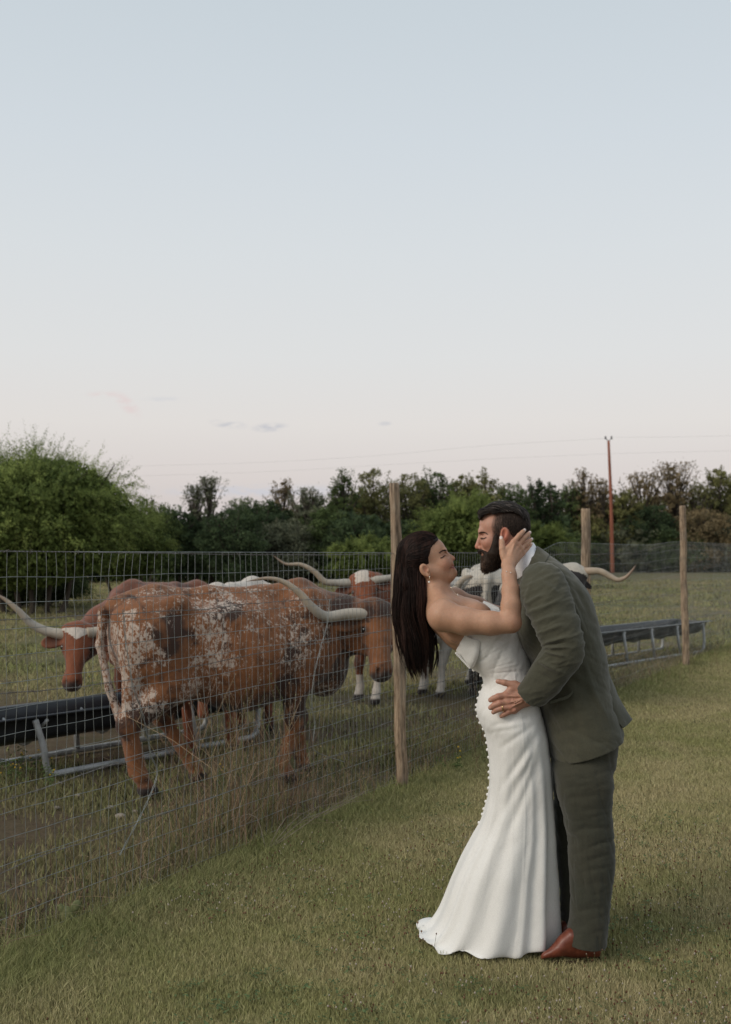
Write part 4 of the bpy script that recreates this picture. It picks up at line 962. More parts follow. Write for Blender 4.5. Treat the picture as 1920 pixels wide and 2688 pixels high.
    for s_ in (-1, 1):
        g.ell(H(0.33, s_ * 0.098, -0.035), (0.045, 0.028, 0.032), 0.025, Rm); g.ell(H(0.34, s_ * 0.122, -0.040), (0.024, 0.014, 0.018), 0.012, Rm, cut=True)
        g.ell(H(0.95, s_ * 0.047, -0.014), (0.026, 0.017, 0.022), 0.010, Rm, cut=True)
        g.ell(H(0.03, s_ * 0.085, -0.035), (0.06, 0.06, 0.055), 0.03, Rm)
        # ear: flat leaf, hollow in front
        ed = rr * s_ * 0.93 + f * 0.25 - up * 0.16; ed /= np.linalg.norm(ed); e2 = f - ed * (f @ ed); e2 /= np.linalg.norm(e2); e3 = np.cross(ed, e2); e3 = e3 if e3 @ up > 0 else -e3
        ec = H(0.20, s_ * (0.09 + 0.10 * ear), -0.075); Re = np.stack([ed, e2, e3]); g.ell(ec, np.array([0.110, 0.066, 0.028]) * ear, 0.02, Re); g.ell(ec + e3 * 0.026 * ear + ed * 0.01, np.array([0.082, 0.046, 0.022]) * ear, 0.012, Re, cut=True)
        g.cone(H(0.17, s_ * 0.09, -0.06), ec - ed * 0.07, 0.035, 0.022, 0.02)
    V, F = g.mesh()
    # uneven muscle
    nrm = fbm(V * 6, 3, 4) - 0.5; V = V + np.c_[np.zeros(len(V)), np.sign(V[:, 1]) * nrm * 0.02, nrm * 0.008]
    ribs = np.exp(-((V[:, 0] - 0.0) / 0.30) ** 2) * np.exp(-((V[:, 2] - 0.95) / 0.16) ** 2) * np.sin(V[:, 0] * 62 + V[:, 2] * 9) * 0.0035; V[:, 1] += ribs * np.sign(V[:, 1])
    hf = np.stack([(V - poll) @ f / HL, (V - poll) @ rr, (V - poll) @ up], 1)
    inhead = (hf[:, 0] > -0.12) & (hf[:, 0] < 1.2) & (np.abs(hf[:, 1]) < 0.32) & (np.abs(hf[:, 2]) < 0.2)
    R_ = white(V, hf, inhead) if white else np.zeros(len(V)); G_ = dark(V, hf, inhead) if dark else np.full(len(V), 0.35)
    B_ = (1 - sstep(0.055, 0.075, V[:, 2])) * (np.abs(V[:, 2]) < 0.2)
    nose_w = sstep(0.90, 0.97, hf[:, 0]) * inhead * 0.92
    nost = np.zeros(len(V)); earin = np.zeros(len(V))
    for s_ in (-1, 1):
        nost = np.maximum(nost, np.exp(-np.sum(((V - H(0.94, s_ * 0.048, -0.012)) / 0.021) ** 2, 1) ** 2)); nost = np.maximum(nost, np.exp(-np.sum(((V - H(0.34, s_ * 0.118, -0.038)) / [0.03] * 3) ** 2, 1) ** 1.5) * 0.0 if False else nost)
        dd = np.sum(((V - H(0.20, s_ * 0.20, -0.062)) / 0.075) ** 2, 1); earin = np.maximum(earin, np.exp(-dd ** 2) * 0.55)
        er_ = np.exp(-(np.sum(((V - H(0.34, s_ * 0.105, -0.028)) / 0.036) ** 2, 1)) ** 2) * 0.85; earin = np.maximum(earin, er_ * inhead)
    B_ = np.clip(np.maximum.reduce([B_, nose_w, nost, earin * inhead]), 0, 1)
    me = mesh_from('body', V, F, True, {'Col': np.stack([np.clip(R_, 0, 1), np.clip(G_, 0, 1), B_], 1)}); place('body', me, mat, root)
    for s_ in (-1, 1):
        u = np.linspace(0, np.pi, 10); v = np.linspace(0, 2 * np.pi, 16, endpoint=False); c = H(0.335, s_ * 0.102, -0.028)
        rows = np.array([[c + 0.026 * np.array([math.sin(a) * math.cos(b_), math.sin(a) * math.sin(b_), math.cos(a)]) for b_ in v] for a in u]); Ve, Fe = loft(rows); place('eye', mesh_from('eye', Ve, Fe), eye_m, root)
    for (pts, r0, r1, cols) in horns:
        P = [loc(p) for p in pts]; e0 = P[0] - P[1]; P = [P[0] + e0 / np.linalg.norm(e0) * 0.075] + P; n = 44; C = catmull(P, n); t = np.linspace(0, 1, n); rr_ = (r0 + (r1 - r0) * t ** 1.15) * (1 + 0.03 * np.sin(t * 40) * (t < 0.3)); rr_[-3:] *= [0.8, 0.5, 0.15]
        V_, F_ = tube(C, rr_, 14, True); q, tr = fix_faces(F_); tt = np.concatenate([np.repeat(t, 14), [0, 1]])
        cc = np.array([[np.interp(x, np.linspace(0, 1, len(cols)), [c[k] for c in cols]) for k in range(3)] for x in tt])
        place('horn', mesh_from('horn', V_, [q, tr], True, {'Col': cc}), HORN, root)
    return root

def ellm(V, c, r, p=2.0):          # soft blob of influence 0..1
    return np.exp(-(np.sum(((V - np.array(c)) / np.array(r)) ** 2, 1)) ** (p / 2))
IVORY, BONE, TIPC, GREYH = (0.47, 0.41, 0.33), (0.37, 0.30, 0.22), (0.18, 0.12, 0.085), (0.38, 0.35, 0.30)

# the big speckled cow close to the fence
def w_main(V, hf, ih):
    V = V + np.stack([fbm(V * 7 + 3, 31, 3) - 0.5, np.zeros(len(V)), fbm(V * 7 + 50, 32, 3) - 0.5], 1) * 0.34
    rearedge = sstep(-0.50, -0.76, V[:, 0] - 0.04 * np.sin(V[:, 2] * 9)); low = sstep(0.42, 0.6, V[:, 2])
    w = 0.30 + 0.44 * rearedge * low * (V[:, 2] < 1.12) + 0.25 * ellm(V, (-0.30, -0.25, 1.12), (0.24, 0.3, 0.10)) + 0.32 * ellm(V, (-0.20, -0.3, 1.0), (0.09, 0.3, 0.20)) + 0.24 * ellm(V, (-0.24, -0.3, 0.78), (0.20, 0.3, 0.10))
    w += 0.25 * ellm(V, (-0.40, -0.25, 0.62), (0.16, 0.3, 0.07)) + 0.2 * ellm(V, (0.38, -0.3, 1.17), (0.06, 0.3, 0.04)) + 0.10 * ellm(V, (0.35, -0.3, 0.80), (0.03, 0.3, 0.20)) + 0.25 * ellm(V, (0.02, -0.3, 1.14), (0.06, 0.3, 0.05)) + 0.14 * ellm(V, (0.52, -0.2, 0.62), (0.10, 0.3, 0.07))
    w += 0.35 * sstep(0.78, 1.0, -V[:, 0]) * (V[:, 2] > 0.3) + 0.22 * ellm(V, (-0.35, 0.0, 0.58), (0.3, 0.3, 0.07)) + 0.16 * ellm(V, (-0.25, -0.2, 1.19), (0.5, 0.3, 0.03))
    w -= 0.45 * ellm(V, (-0.53, -0.25, 0.92), (0.10, 0.3, 0.20)) + 0.18 * sstep(0.62, 0.40, V[:, 2])
    w = 0.355 + np.clip(w - 0.30, -0.3, 1) * 0.52 + 0.34 * (fbm(V * 3.5, 8, 3) - 0.5)
    return np.where(ih, 0.0, np.clip(w, 0, 0.50))
def d_main(V, hf, ih):
    d = 0.40 + 0.28 * ellm(V, (-0.52, -0.25, 1.0), (0.10, 0.3, 0.13)) + 0.22 * ellm(V, (-0.12, -0.3, 1.13), (0.15, 0.3, 0.06)) + 0.18 * ellm(V, (0.55, 0, 0.85), (0.16, 0.4, 0.30)) + 0.20 * ellm(V, (0.26, -0.3, 0.74), (0.10, 0.3, 0.2)) + 0.14 * (1 - sstep(0.50, 0.70, V[:, 2])) * sstep(0.22, 0.5, V[:, 2]) + 0.15 * (fbm(V * 6, 41, 3) - 0.5)
    d += 0.14 * sstep(0.48, 0.75, V[:, 0])
    d = np.where(ih, 0.40 + 0.14 * (hf[:, 0] < 0.25) - 0.3 * ellm(V * 0 + hf, (0.36, -0.0, 0.0), (0.10, 0.2, 0.1)), d)
    return d
M_main = hide_mat('speckled_red_hide', (0.215, 0.086, 0.034), (0.045, 0.022, 0.015), (0.44, 0.36, 0.30), 17.0)
Om = (-0.835, 7.0)
build_cow('big red-brown longhorn speckled white and black, walking right close behind the fence', Om, 26.0, M_main, 0.0115,
    feet={'hr': (-0.67, -0.14), 'hl': (-0.26, 0.15), 'fr': (0.27, -0.13), 'fl': (0.50, 0.14)}, sc=1.02, belly=0.035, leg=1.3,
    head=dict(poll=at(990, 1592, 7.16), nose=at(1016, 1772, 6.98), right=np.array([-0.86, -0.50, 0.02])),
    horns=[([at(950, 1612, 7.10), at(905, 1613, 7.02), at(855, 1618, 6.95), at(818, 1592, 6.9), at(790, 1560, 6.88), at(750, 1530, 6.86), at(705, 1518, 6.84), at(648, 1526, 6.84)], 0.046, 0.006, [IVORY, IVORY, GREYH, BONE, BONE, TIPC]),
           ([at(1018, 1610, 7.28), at(1062, 1600, 7.38), at(1100, 1590, 7.46), at(1125, 1560, 7.5), at(1135, 1530, 7.52)], 0.046, 0.006, [IVORY, GREYH, BONE, TIPC])],
    white=w_main, dark=d_main, tail=[(-0.78, 0, 1.17), (-0.86, 0.0, 1.12), (-0.885, -0.01, 0.92), (-0.84, -0.06, 0.66), (-0.74, -0.10, 0.36), (-0.72, -0.12, 0.14)])

# red cow looking at the camera at the left
def w_left(V, hf, ih):
    tri = sstep(0.02, 0.05, hf[:, 0]) * (hf[:, 0] < 0.24 - 1.4 * np.abs(hf[:, 1])) * (hf[:, 2] > -0.05)
    return np.where(ih, tri * 1.0, 0.30 + 0.25 * ellm(V, (0.6, 0, 0.68), (0.15, 0.3, 0.12)))
M_red = hide_mat('red_hide', (0.200, 0.062, 0.026), (0.055, 0.022, 0.014), (0.50, 0.44, 0.38), 9.0)
build_cow('red longhorn at far left looking out over the trough, white mark on its forehead', (-1.90, 9.95), -118.0, M_red, 0.014, sc=0.97,
    head=dict(poll=at(207, 1648, 8.75), nose=at(187, 1800, 8.52), right=np.array([-0.97, -0.2, 0.0])),
    horns=[([at(163, 1665, 8.74), at(120, 1656, 8.70), at(82, 1636, 8.66), at(50, 1604, 8.62), at(22, 1580, 8.60), at(-6, 1560, 8.60)], 0.050, 0.010, [BONE, IVORY, GREYH, BONE, TIPC]),
           ([at(250, 1660, 8.78), at(290, 1655, 8.85), at(325, 1640, 8.9), at(355, 1600, 8.95), at(385, 1560, 9.0), at(416, 1533, 9.05)], 0.050, 0.007, [BONE, IVORY, GREYH, BONE, TIPC])],
    white=w_left, dark=lambda V, hf, ih: np.where(ih, 0.38, 0.46))

# red cow with a white poll facing the camera behind the big one
def w_mid(V, hf, ih):
    patch = (hf[:, 0] < 0.20) * (np.abs(hf[:, 1] - 0.01) < 0.068) * (hf[:, 2] > -0.12)
    return np.where(ih, patch * 1.0, 0.30 + 0.5 * (V[:, 2] < 0.26))
build_cow('red longhorn with a white patch between its horns, facing the camera', (0.28, 11.25), -115.0, M_red, 0.014, sc=1.0,
    head=dict(poll=at(953, 1512, 10.35), nose=at(968, 1622, 10.12), right=np.array([-1.0, 0.05, 0.0])), feet={'hr': (-0.62, -0.15), 'hl': (-0.5, 0.16), 'fr': (0.38, -0.2), 'fl': (0.62, 0.10)},
    horns=[([at(918, 1530, 10.36), at(880, 1530, 10.32), at(852, 1526, 10.28), at(825, 1500, 10.25), at(790, 1482, 10.22), at(750, 1480, 10.2), at(718, 1458, 10.2)], 0.045, 0.007, [IVORY, GREYH, BONE, BONE, TIPC]),
           ([at(990, 1522, 10.34), at(1030, 1516, 10.36), at(1065, 1508, 10.4), at(1095, 1480, 10.4), at(1120, 1465, 10.4)], 0.045, 0.007, [IVORY, GREYH, BONE, TIPC])],
    white=w_mid, dark=lambda V, hf, ih: np.where(ih, 0.36, 0.45))

# cow mostly hidden behind the big one (white back line, two brown legs)
def w_hid(V, hf, ih): return np.where(ih, 0.2, 0.30 + 0.6 * sstep(1.12, 1.19, V[:, 2]))
build_cow('brown longhorn with a white back line, almost hidden behind the big speckled one', (-1.03, 8.62), 80.0, M_red, 0.016, sc=1.0, feet={'hr': (-0.50, -0.10), 'hl': (-0.72, 0.16), 'fr': (0.42, -0.14), 'fl': (0.50, 0.14)},
    horns=[([at(470, 1600, 9.7), at(440, 1570, 9.7), at(428, 1548, 9.7), at(416, 1530, 9.7)], 0.035, 0.006, [BONE, TIPC])], white=w_hid, dark=lambda V, hf, ih: np.full(len(V), 0.42))

# black and white cow, rump to the camera
def w_rump(V, hf, ih):
    w = 0.20 + 0.45 * sstep(1.17, 1.24, V[:, 2] + 0.25 * np.abs(V[:, 1])) + 0.8 * np.exp(-(V[:, 1] / 0.045) ** 2) * (V[:, 0] < -0.62) + 0.40 * ellm(V, (-0.7, 0, 0.74), (0.3, 0.22, 0.10)) + 0.2 * (V[:, 2] < 0.4)
    return np.where(ih, 0.2, w)
M_bw = hide_mat('black_white_hide', (0.022, 0.018, 0.018), (0.014, 0.012, 0.012), (0.44, 0.40, 0.34), 7.0)
oR = at(1284, 1500, 11.3)
build_cow('black and white longhorn seen from behind between the two faces', (oR[0] + 0.05, 11.7), 82.0, M_bw, 0.014, sc=1.10, white=w_rump, dark=lambda V, hf, ih: np.full(len(V), 0.3),
    tail=[(-0.78, 0, 1.17), (-0.87, 0, 1.12), (-0.90, 0.02, 0.95), (-0.89, 0.03, 0.70), (-0.88, 0.03, 0.40)])
# pale cow whose legs stand behind the bride
oW = ground_at(1118, 1832)
build_cow('white-legged longhorn behind the bride, only its pale shins and one horn in view', (oW[0] + 0.35, oW[1] + 0.55), -125.0, hide_mat('pale_hide', (0.36, 0.30, 0.25), (0.15, 0.10, 0.08), (0.50, 0.46, 0.41), 8.0), 0.016, sc=0.98,
    head=dict(poll=at(1150, 1572, 11.0), nose=at(1125, 1690, 10.9), right=np.array([-1.0, 0, 0])), feet={'hr': (-0.62, -0.15), 'hl': (-0.5, 0.16), 'fr': (0.42, -0.14), 'fl': (0.52, 0.14)},
    horns=[([at(1178, 1578, 11.0), at(1196, 1548, 10.95), at(1215, 1522, 10.9), at(1232, 1514, 10.9), at(1244, 1514, 10.9)], 0.060, 0.008, [GREYH, GREYH, BONE, TIPC]), ([at(1125, 1578, 11.0), at(1100, 1560, 11.0), at(1085, 1530, 11.0)], 0.05, 0.008, [GREYH, TIPC])],
    white=lambda V, hf, ih: np.full(len(V), 0.75), dark=lambda V, hf, ih: np.full(len(V), 0.3))
# black cow with long horns behind the groom
def w_blk(V, hf, ih): return np.where(ih, 0.9 * (hf[:, 0] < 0.10), 0.30 + 0.3 * sstep(1.1, 1.2, V[:, 2]))
build_cow('black-faced longhorn behind the groom, long pale horn reaching past the second post', (1.62, 10.85), -100.0, M_bw, 0.014, sc=1.02, ear=0.55,
    head=dict(poll=at(1508, 1494, 9.75), nose=at(1488, 1612, 9.55), right=np.array([-1.0, 0.0, 0.0])),
    horns=[([at(1540, 1500, 9.75), at(1575, 1500, 9.72), at(1602, 1513, 9.7), at(1622, 1522, 9.68), at(1642, 1516, 9.66), at(1658, 1500, 9.64), at(1670, 1483, 9.64)], 0.040, 0.006, [(0.36, 0.24, 0.17), BONE, BONE, (0.28, 0.2, 0.14), TIPC]),
           ([at(1485, 1498, 9.75), at(1445, 1496, 9.75), at(1410, 1505, 9.75), at(1385, 1490, 9.75)], 0.040, 0.006, [BONE, BONE, TIPC])],
    white=w_blk, dark=lambda V, hf, ih: np.full(len(V), 0.3))
# ------------------------------------------------------------------ the couple
Y0 = 4.0
def W3(P):
    """points given as (photo column, photo row, depth in photo pixels at 4 m) -> world metres"""
    P = np.asarray(P, float); Yd = Y0 + P[..., 2] / 700.0
    return np.stack([(P[..., 0] - 960) / F_PX * Yd, Yd, CAM_H - (P[..., 1] - HOR) / F_PX * Yd], -1)
def flipF(F): return F[:, ::-1]
def rot2(deg):       # rotation in the picture plane for ellipsoids: local axes (along, across, depth)
    a = math.radians(deg); return np.array([[math.cos(a), math.sin(a), 0], [-math.sin(a), math.cos(a), 0], [0, 0, 1]])
def skin_mat(name, base, red, sss=0.12):
    m, t, b = new_mat(name); a = N(t, 'ShaderNodeAttribute'); a.attribute_name = 'Col'
    n1 = noise_node(t, 22, 4, 0.6); n2 = noise_node(t, 160, 3, 0.6)
    c = mixc(t, 1.0, a.outputs['Color'], ramp_node(t, n1.outputs['Fac'], [(0.3, (0.93, 0.90, 0.88)), (0.7, (1.06, 1.08, 1.10))]).outputs[0], 'MULTIPLY')
    c = mixc(t, 1.0, c, ramp_node(t, n2.outputs['Fac'], [(0.3, (0.94,) * 3), (0.7, (1.05,) * 3)]).outputs[0], 'MULTIPLY')
    t.links.new(c, b.inputs['Base Color']); b.inputs['Roughness'].default_value = 0.52; b.inputs['Specular IOR Level'].default_value = 0.35
    b.inputs['Subsurface Weight'].default_value = sss; b.inputs['Subsurface Radius'].default_value = (0.012, 0.004, 0.002); b.inputs['Subsurface Scale'].default_value = 0.6
    bump(t, b, n2.outputs['Fac'], 0.08, 0.001); return m
def cloth_mat(name, stops, weave=900, rough=0.9, sheen=0.3, wr=0.25, wscale=30, stretch=None, wd=0.004):
    m, t, b = new_mat(name); n0 = noise_node(t, 5, 4, 0.6); n1 = noise_node(t, weave, 2, 0.6, stretch=(1, 1, 0.35)); n1b = noise_node(t, weave, 2, 0.6, stretch=(0.35, 0.35, 1)); n2 = noise_node(t, wscale, 5, 0.6, stretch=stretch, distort=0.4)
    c = ramp_node(t, n0.outputs['Fac'], stops).outputs[0]
    wv = mixc(t, 0.5, n1.outputs['Fac'], n1b.outputs['Fac'])
    c = mixc(t, 1.0, c, ramp_node(t, wv, [(0.35, (0.78,) * 3), (0.65, (1.2,) * 3)]).outputs[0], 'MULTIPLY')
    t.links.new(c, b.inputs['Base Color']); b.inputs['Roughness'].default_value = rough; b.inputs['Specular IOR Level'].default_value = 0.2; b.inputs['Sheen Weight'].default_value = sheen
    bump(t, b, n2.outputs['Fac'], wr, wd); return m
def hair_mat(name, dark, light, scale=90):
    m, t, b = new_mat(name); a = N(t, 'ShaderNodeAttribute'); a.attribute_name = 'Col'; n1 = noise_node(t, scale, 4, 0.6, stretch=(1, 1, 0.12))
    c = mixc(t, 1.0, ramp_node(t, n1.outputs['Fac'], [(0.3, dark), (0.7, light)]).outputs[0], a.outputs['Color'], 'MULTIPLY')
    t.links.new(c, b.inputs['Base Color']); b.inputs['Roughness'].default_value = 0.62; b.inputs['Specular IOR Level'].default_value = 0.18
    bump(t, b, n1.outputs['Fac'], 0.3, 0.002); return m

def loft_rings(rows, nang=96, nlev=60, shape=None, power=2.0):
    """rows: Lx, Ly, Rx, Ry, half depth px, depth centre px. Rings round the body; silhouettes pass exactly through L and R"""
    R = catmull(np.asarray(rows, float), nlev); th = np.linspace(0, 2 * np.pi, nang, endpoint=False); out = []
    for k, r_ in enumerate(R):
        t = k / (nlev - 1.0); L = W3([r_[0], r_[1], r_[5]]); Rr = W3([r_[2], r_[3], r_[5]]); c = (L + Rr) / 2; A = (Rr - L) / 2; b_ = r_[4] / 700.0
        cs, sn = np.cos(th), np.sin(th); e = 2.0 / power
        cs = np.sign(cs) * np.abs(cs) ** e; sn = np.sign(sn) * np.abs(sn) ** e
        f = shape(th, t) if shape else 1.0
        out.append(c + A * (cs * f)[:, None] + np.array([0, -b_, 0]) * (sn * f)[:, None])
    return np.array(out), th
def relP(V, root): return V - np.array(root.location)
def normals_of(V, F):
    n = np.zeros_like(V); a, b_, c = V[F[:, 0]], V[F[:, 1]], V[F[:, 2]]; fn = np.cross(b_ - a, c - a)
    for k in range(F.shape[1]): np.add.at(n, F[:, k], fn)
    return n / (np.linalg.norm(n, axis=1, keepdims=True) + 1e-12)

def trace(Vs_, Ns_, n, dirf, steps, ln, lift, r, keep=None):
    """short hairs that follow a surface: start at random vertices and walk along it"""
    idx = np.arange(len(Vs_)) if keep is None else np.where(keep)[0]
    P = Vs_[r.choice(idx, n)]; cur = P.copy(); nr = np.zeros_like(P); out = []
    for k in range(steps):
        j = np.empty(n, int)
        for a in range(0, n, 200):
            d = ((cur[a:a + 200, None, :] - Vs_[None, :, :]) ** 2).sum(2); j[a:a + 200] = d.argmin(1)
        nr = Ns_[j]; base_ = cur + nr * ((Vs_[j] - cur) * nr).sum(1, keepdims=True)
        out.append(base_ + nr * lift * math.sin(math.pi * (k + 0.6) / (steps + 0.2)))
        d_ = dirf(base_); d_ -= nr * (d_ * nr).sum(1, keepdims=True); d_ /= np.linalg.norm(d_, axis=1, keepdims=True) + 1e-6; cur = base_ + d_ * ln
    return np.array(out).transpose(1, 0, 2)
class Px(Field): pass       # field in (column, row, depth) pixel space

def hand(g, wrist, palm, fingers, thumb, k=2.5):
    for q in palm: g.cone(wrist[:3], q[:3], wrist[3], q[3], 5, (1, 1, 1.25))
    for (p, q) in zip(palm[:-1], palm[1:]): g.cone(p[:3], q[:3], p[3], q[3], 5, (1, 1, 1.2))
    for fi in fingers: g.chain(fi, k)
    g.chain(thumb, 3.0)

def near_depth(V_, x, y):
    m = (np.abs(V_[:, 0] - x) < 1.6) & (np.abs(V_[:, 1] - y) < 1.6) & (V_[:, 2] < 0); return V_[m, 2].min() if m.any() else -30.0
def face_hair(root, Vpx, lash, brow, seed, mat, both=True):
    r = np.random.default_rng(seed)
    for s_ in (1, -1):             # near eye, far eye
        acc = Acc(); C_ = catmull(np.c_[np.array(lash, float), np.zeros(len(lash))], 26)
        L = np.array([[x, y, near_depth(Vpx, x, y) - 0.15] for x, y, _ in C_]); L[:, 2] *= s_; add_tube(acc, relP(W3(L), root), 0.0008, 5)
        for k in range(0, 26, 1):
            p = L[k]; q = p + np.array([r.uniform(0.3, 1.6), r.uniform(1.4, 3.0), -s_ * r.uniform(1.0, 2.4)]); add_tube(acc, relP(W3(np.array([p, q])), root), [0.0005, 0.0002], 3)
        place('eyelashes', acc.mesh('eyelashes'), mat, root)
        acc = Acc(); C_ = catmull(np.c_[np.array(brow, float), np.zeros(len(brow))], 60); T_ = np.gradient(C_, axis=0)
        for k in range(75):
            i = r.integers(0, 60); t = i / 59.0; x, y = C_[i, 0] + r.normal(0, 0.3), C_[i, 1] + r.normal(0, 0.55 * (1.15 - 0.6 * t)); d_ = near_depth(Vpx, x, y) - 0.1; dr = T_[i] / (np.linalg.norm(T_[i]) + 1e-6) * 3.0 + np.array([0, -0.7 + r.normal(0, 0.35), 0]); x2, y2 = x + dr[0], y + dr[1]
            P_ = np.array([[x, y, d_], [(x + x2) / 2, (y + y2) / 2, min(d_, near_depth(Vpx, x2, y2)) - 0.5], [x2, y2, near_depth(Vpx, x2, y2) - 0.25]]); P_[:, 2] *= s_; add_tube(acc, relP(W3(P_), root), [0.0005, 0.0005, 0.0002], 3)
        place('eyebrow', acc.mesh('eyebrow'), mat, root)

# ------------------------------------------------------------------ woman
SK_W = skin_mat('woman_skin', (0.5, 0.3, 0.2), 0)
def build_woman():
    base = W3([1330, 2500, 30]); root = thing('person', (base[0], base[1], 0), 'woman in a white strapless gown leaning back, long dark hair down to her waist', 'person', 'embracing couple')
    SKIN = np.array([0.470, 0.266, 0.172])
    g = Px((1096, 1382, -192), (1406, 1740, 160), 1.3)
    # skull and face in profile
    u = rot2(-25)     # first axis along the face direction (right and up)
    g.ell((1112, 1456, 0), (58, 50, 47), 10, u)
    g.ell((1140, 1452, 0), (30, 32, 36), 12, u); g.ell((1150, 1483, 0), (34, 40, 38), 14, rot2(65))
    for s_ in (-1, 1):
        g.ell((1164, 1481, s_ * 22), (15, 16, 15), 12); g.cone((1124, 1500, s_ * 38), (1178, 1512, s_ * 12), 15, 12, 14)
    g.ell((1188, 1503, 0), (13, 12.5, 13), 6); g.cone((1187, 1494, -8), (1187, 1494, 8), 7, 7, 5); g.cone((1150, 1512, 0), (1180, 1513, 0), 22, 13, 12)
    g.cone((1166, 1445, -17), (1166, 1445, 17), 6, 6, 7)                                   # brow
    g.cone((1173, 1453, 0), (1187.5, 1463, 0), 4.0, 4.8, 3.5); g.ell((1190, 1466.3, 0), (5.4, 5.4, 5.6), 3); 
    for s_ in (-1, 1): g.ell((1183.5, 1469, s_ * 7), (5.0, 4.8, 3.4), 2.5); g.ell((1188, 1472.8, s_ * 4.5), (2.6, 1.5, 1.7), 1.2, cut=True); g.cone((1178.5, 1474, s_ * 15), (1178, 1485, s_ * 19), 1.6, 1.3, 2.5, cut=True)
    g.cone((1183, 1479, -9), (1183, 1479, 9), 6.5, 6.5, 6)
    g.cone((1189.5, 1484, -4), (1189.5, 1484, 4), 3.5, 3.5, 2.0); g.cone((1188, 1485, 5), (1181, 1489, 14), 2.8, 1.5, 2); g.cone((1188, 1485, -5), (1181, 1489, -14), 2.8, 1.5, 2)
    g.cone((1191, 1491, -4), (1191, 1491, 4), 3.8, 3.8, 2.5); g.cone((1190, 1491.5, -5), (1182, 1492.5, -13), 3.0, 1.6, 2); g.cone((1190, 1491.5, 5), (1182, 1492.5, 13), 3.0, 1.6, 2); g.cone((1195, 1487.5, 0), (1181, 1491, -16), 1.1, 0.9, 1.2, cut=True); g.cone((1195, 1487.5, 0), (1181, 1491, 16), 1.1, 0.9, 1.2, cut=True)
    for s_ in (-1, 1):
        g.ell((1173, 1456, s_ * 19), (9, 7, 8), 5, cut=True); g.ell((1165.5, 1460, s_ * 18), (9.5, 7.5, 9.5), 2.5)
        # ear
        g.ell((1115, 1496, s_ * 49), (12.5, 17.5, 5), 3, rot2(-25)); g.ell((1117, 1494, s_ * 54.5), (7.5, 11.0, 4.5), 2, rot2(-25), cut=True); g.ell((1124, 1499, s_ * 53), (4, 5, 3.5), 2); g.ell((1125, 1509, s_ * 50), (5, 6, 4), 3)
    # neck, collar bones, shoulders, chest
    g.cone((1136, 1510, 0), (1153, 1570, 0), 36, 36, 14); g.cone((1153, 1570, 0), (1166, 1604, 0), 36, 46, 16, (1, 1, 0.8))
    g.cone((1153, 1540, -24), (1190, 1566, -8), 8, 7, 12); g.cone((1153, 1540, 24), (1190, 1566, 8), 8, 7, 12)       # neck cords
    g.cone((1168, 1606, -58), (1168, 1606, 58), 42, 42, 20); g.cone((1170, 1612, 0), (1222, 1640, 0), 50, 66, 25, (1, 1, 0.72)); g.cone((1222, 1640, 0), (1290, 1706, 0), 64, 46, 30, (1, 1, 0.80))
    for s_ in (-1, 1):
        g.cone((1192, 1578, s_ * 12), (1165, 1585, s_ * 92), 6.5, 8, 10); g.ell((1256, 1620, s_ * 42), (38, 36, 40), 18)
        g.cone((1140, 1545, s_ * 20), (1158, 1595, s_ * 80), 16, 16, 18)
    g.ell((1164, 1614, -112), (41, 41, 38), 16); g.ell((1193, 1573, 100), (26, 28, 30), 16); g.cone((1168, 1600, 60), (1195, 1576, 100), 36, 26, 20)
    # near arm: bent, hand on his neck
    g.chain([(1166, 1618, -118, 41), (1222, 1631, -134, 35), (1290, 1636, -150, 30.5), (1342, 1637, -158, 26)], 12)
    g.ell((1352, 1637, -158), (16, 17, 17), 8)
    g.chain([(1341, 1630, -158, 27.5), (1342, 1590, -150, 26), (1341, 1550, -136, 22.5), (1337, 1510, -116, 18.5), (1335, 1488, -104, 17.5)], 8, (1, 1, 1.12))
    hand(g, (1335, 1484, -100, 16), [(1322, 1452, -90, 9), (1350, 1424, -84, 8.0), (1360, 1432, -78, 8.0), (1367, 1441, -72, 8), (1372, 1451, -64, 7.5)],
         [[(1350, 1422, -84, 7.4), (1364, 1405, -80, 6.6), (1372, 1397, -72, 5.8), (1377.5, 1391.5, -62, 4.4)],
          [(1360, 1431, -78, 7.2), (1376, 1412, -70, 6.4), (1385, 1404, -60, 5.6), (1391.5, 1397.5, -48, 4.2)],
          [(1367, 1441, -72, 7.0), (1381, 1428, -60, 6.0), (1390, 1421, -50, 5.2), (1396.5, 1415, -38, 4.0)],
          [(1373, 1451, -62, 6.4), (1385, 1440, -50, 5.4), (1391, 1433, -42, 4.8), (1396, 1427, -34, 3.6)]],
         [(1324, 1462, -94, 10), (1319, 1440, -90, 8), (1318.5, 1424, -84, 6.6), (1316, 1411, -78, 4.8)], 2.0)
    for (a, b_) in [((1338, 1470, -104), (1350, 1430, -94)), ((1342, 1472, -102), (1359, 1438, -88)), ((1346, 1474, -99), (1366, 1448, -82))]: g.cone(a, b_, 2.4, 2.2, 3)      # tendons
    # far arm
    g.chain([(1196, 1574, 104, 26), (1250, 1592, 118, 25), (1310, 1616, 128, 22), (1346, 1632, 130, 21)], 12); g.chain([(1346, 1630, 130, 21), (1352, 1560, 110, 19), (1358, 1490, 86, 15), (1368, 1452, 72, 12)], 10)
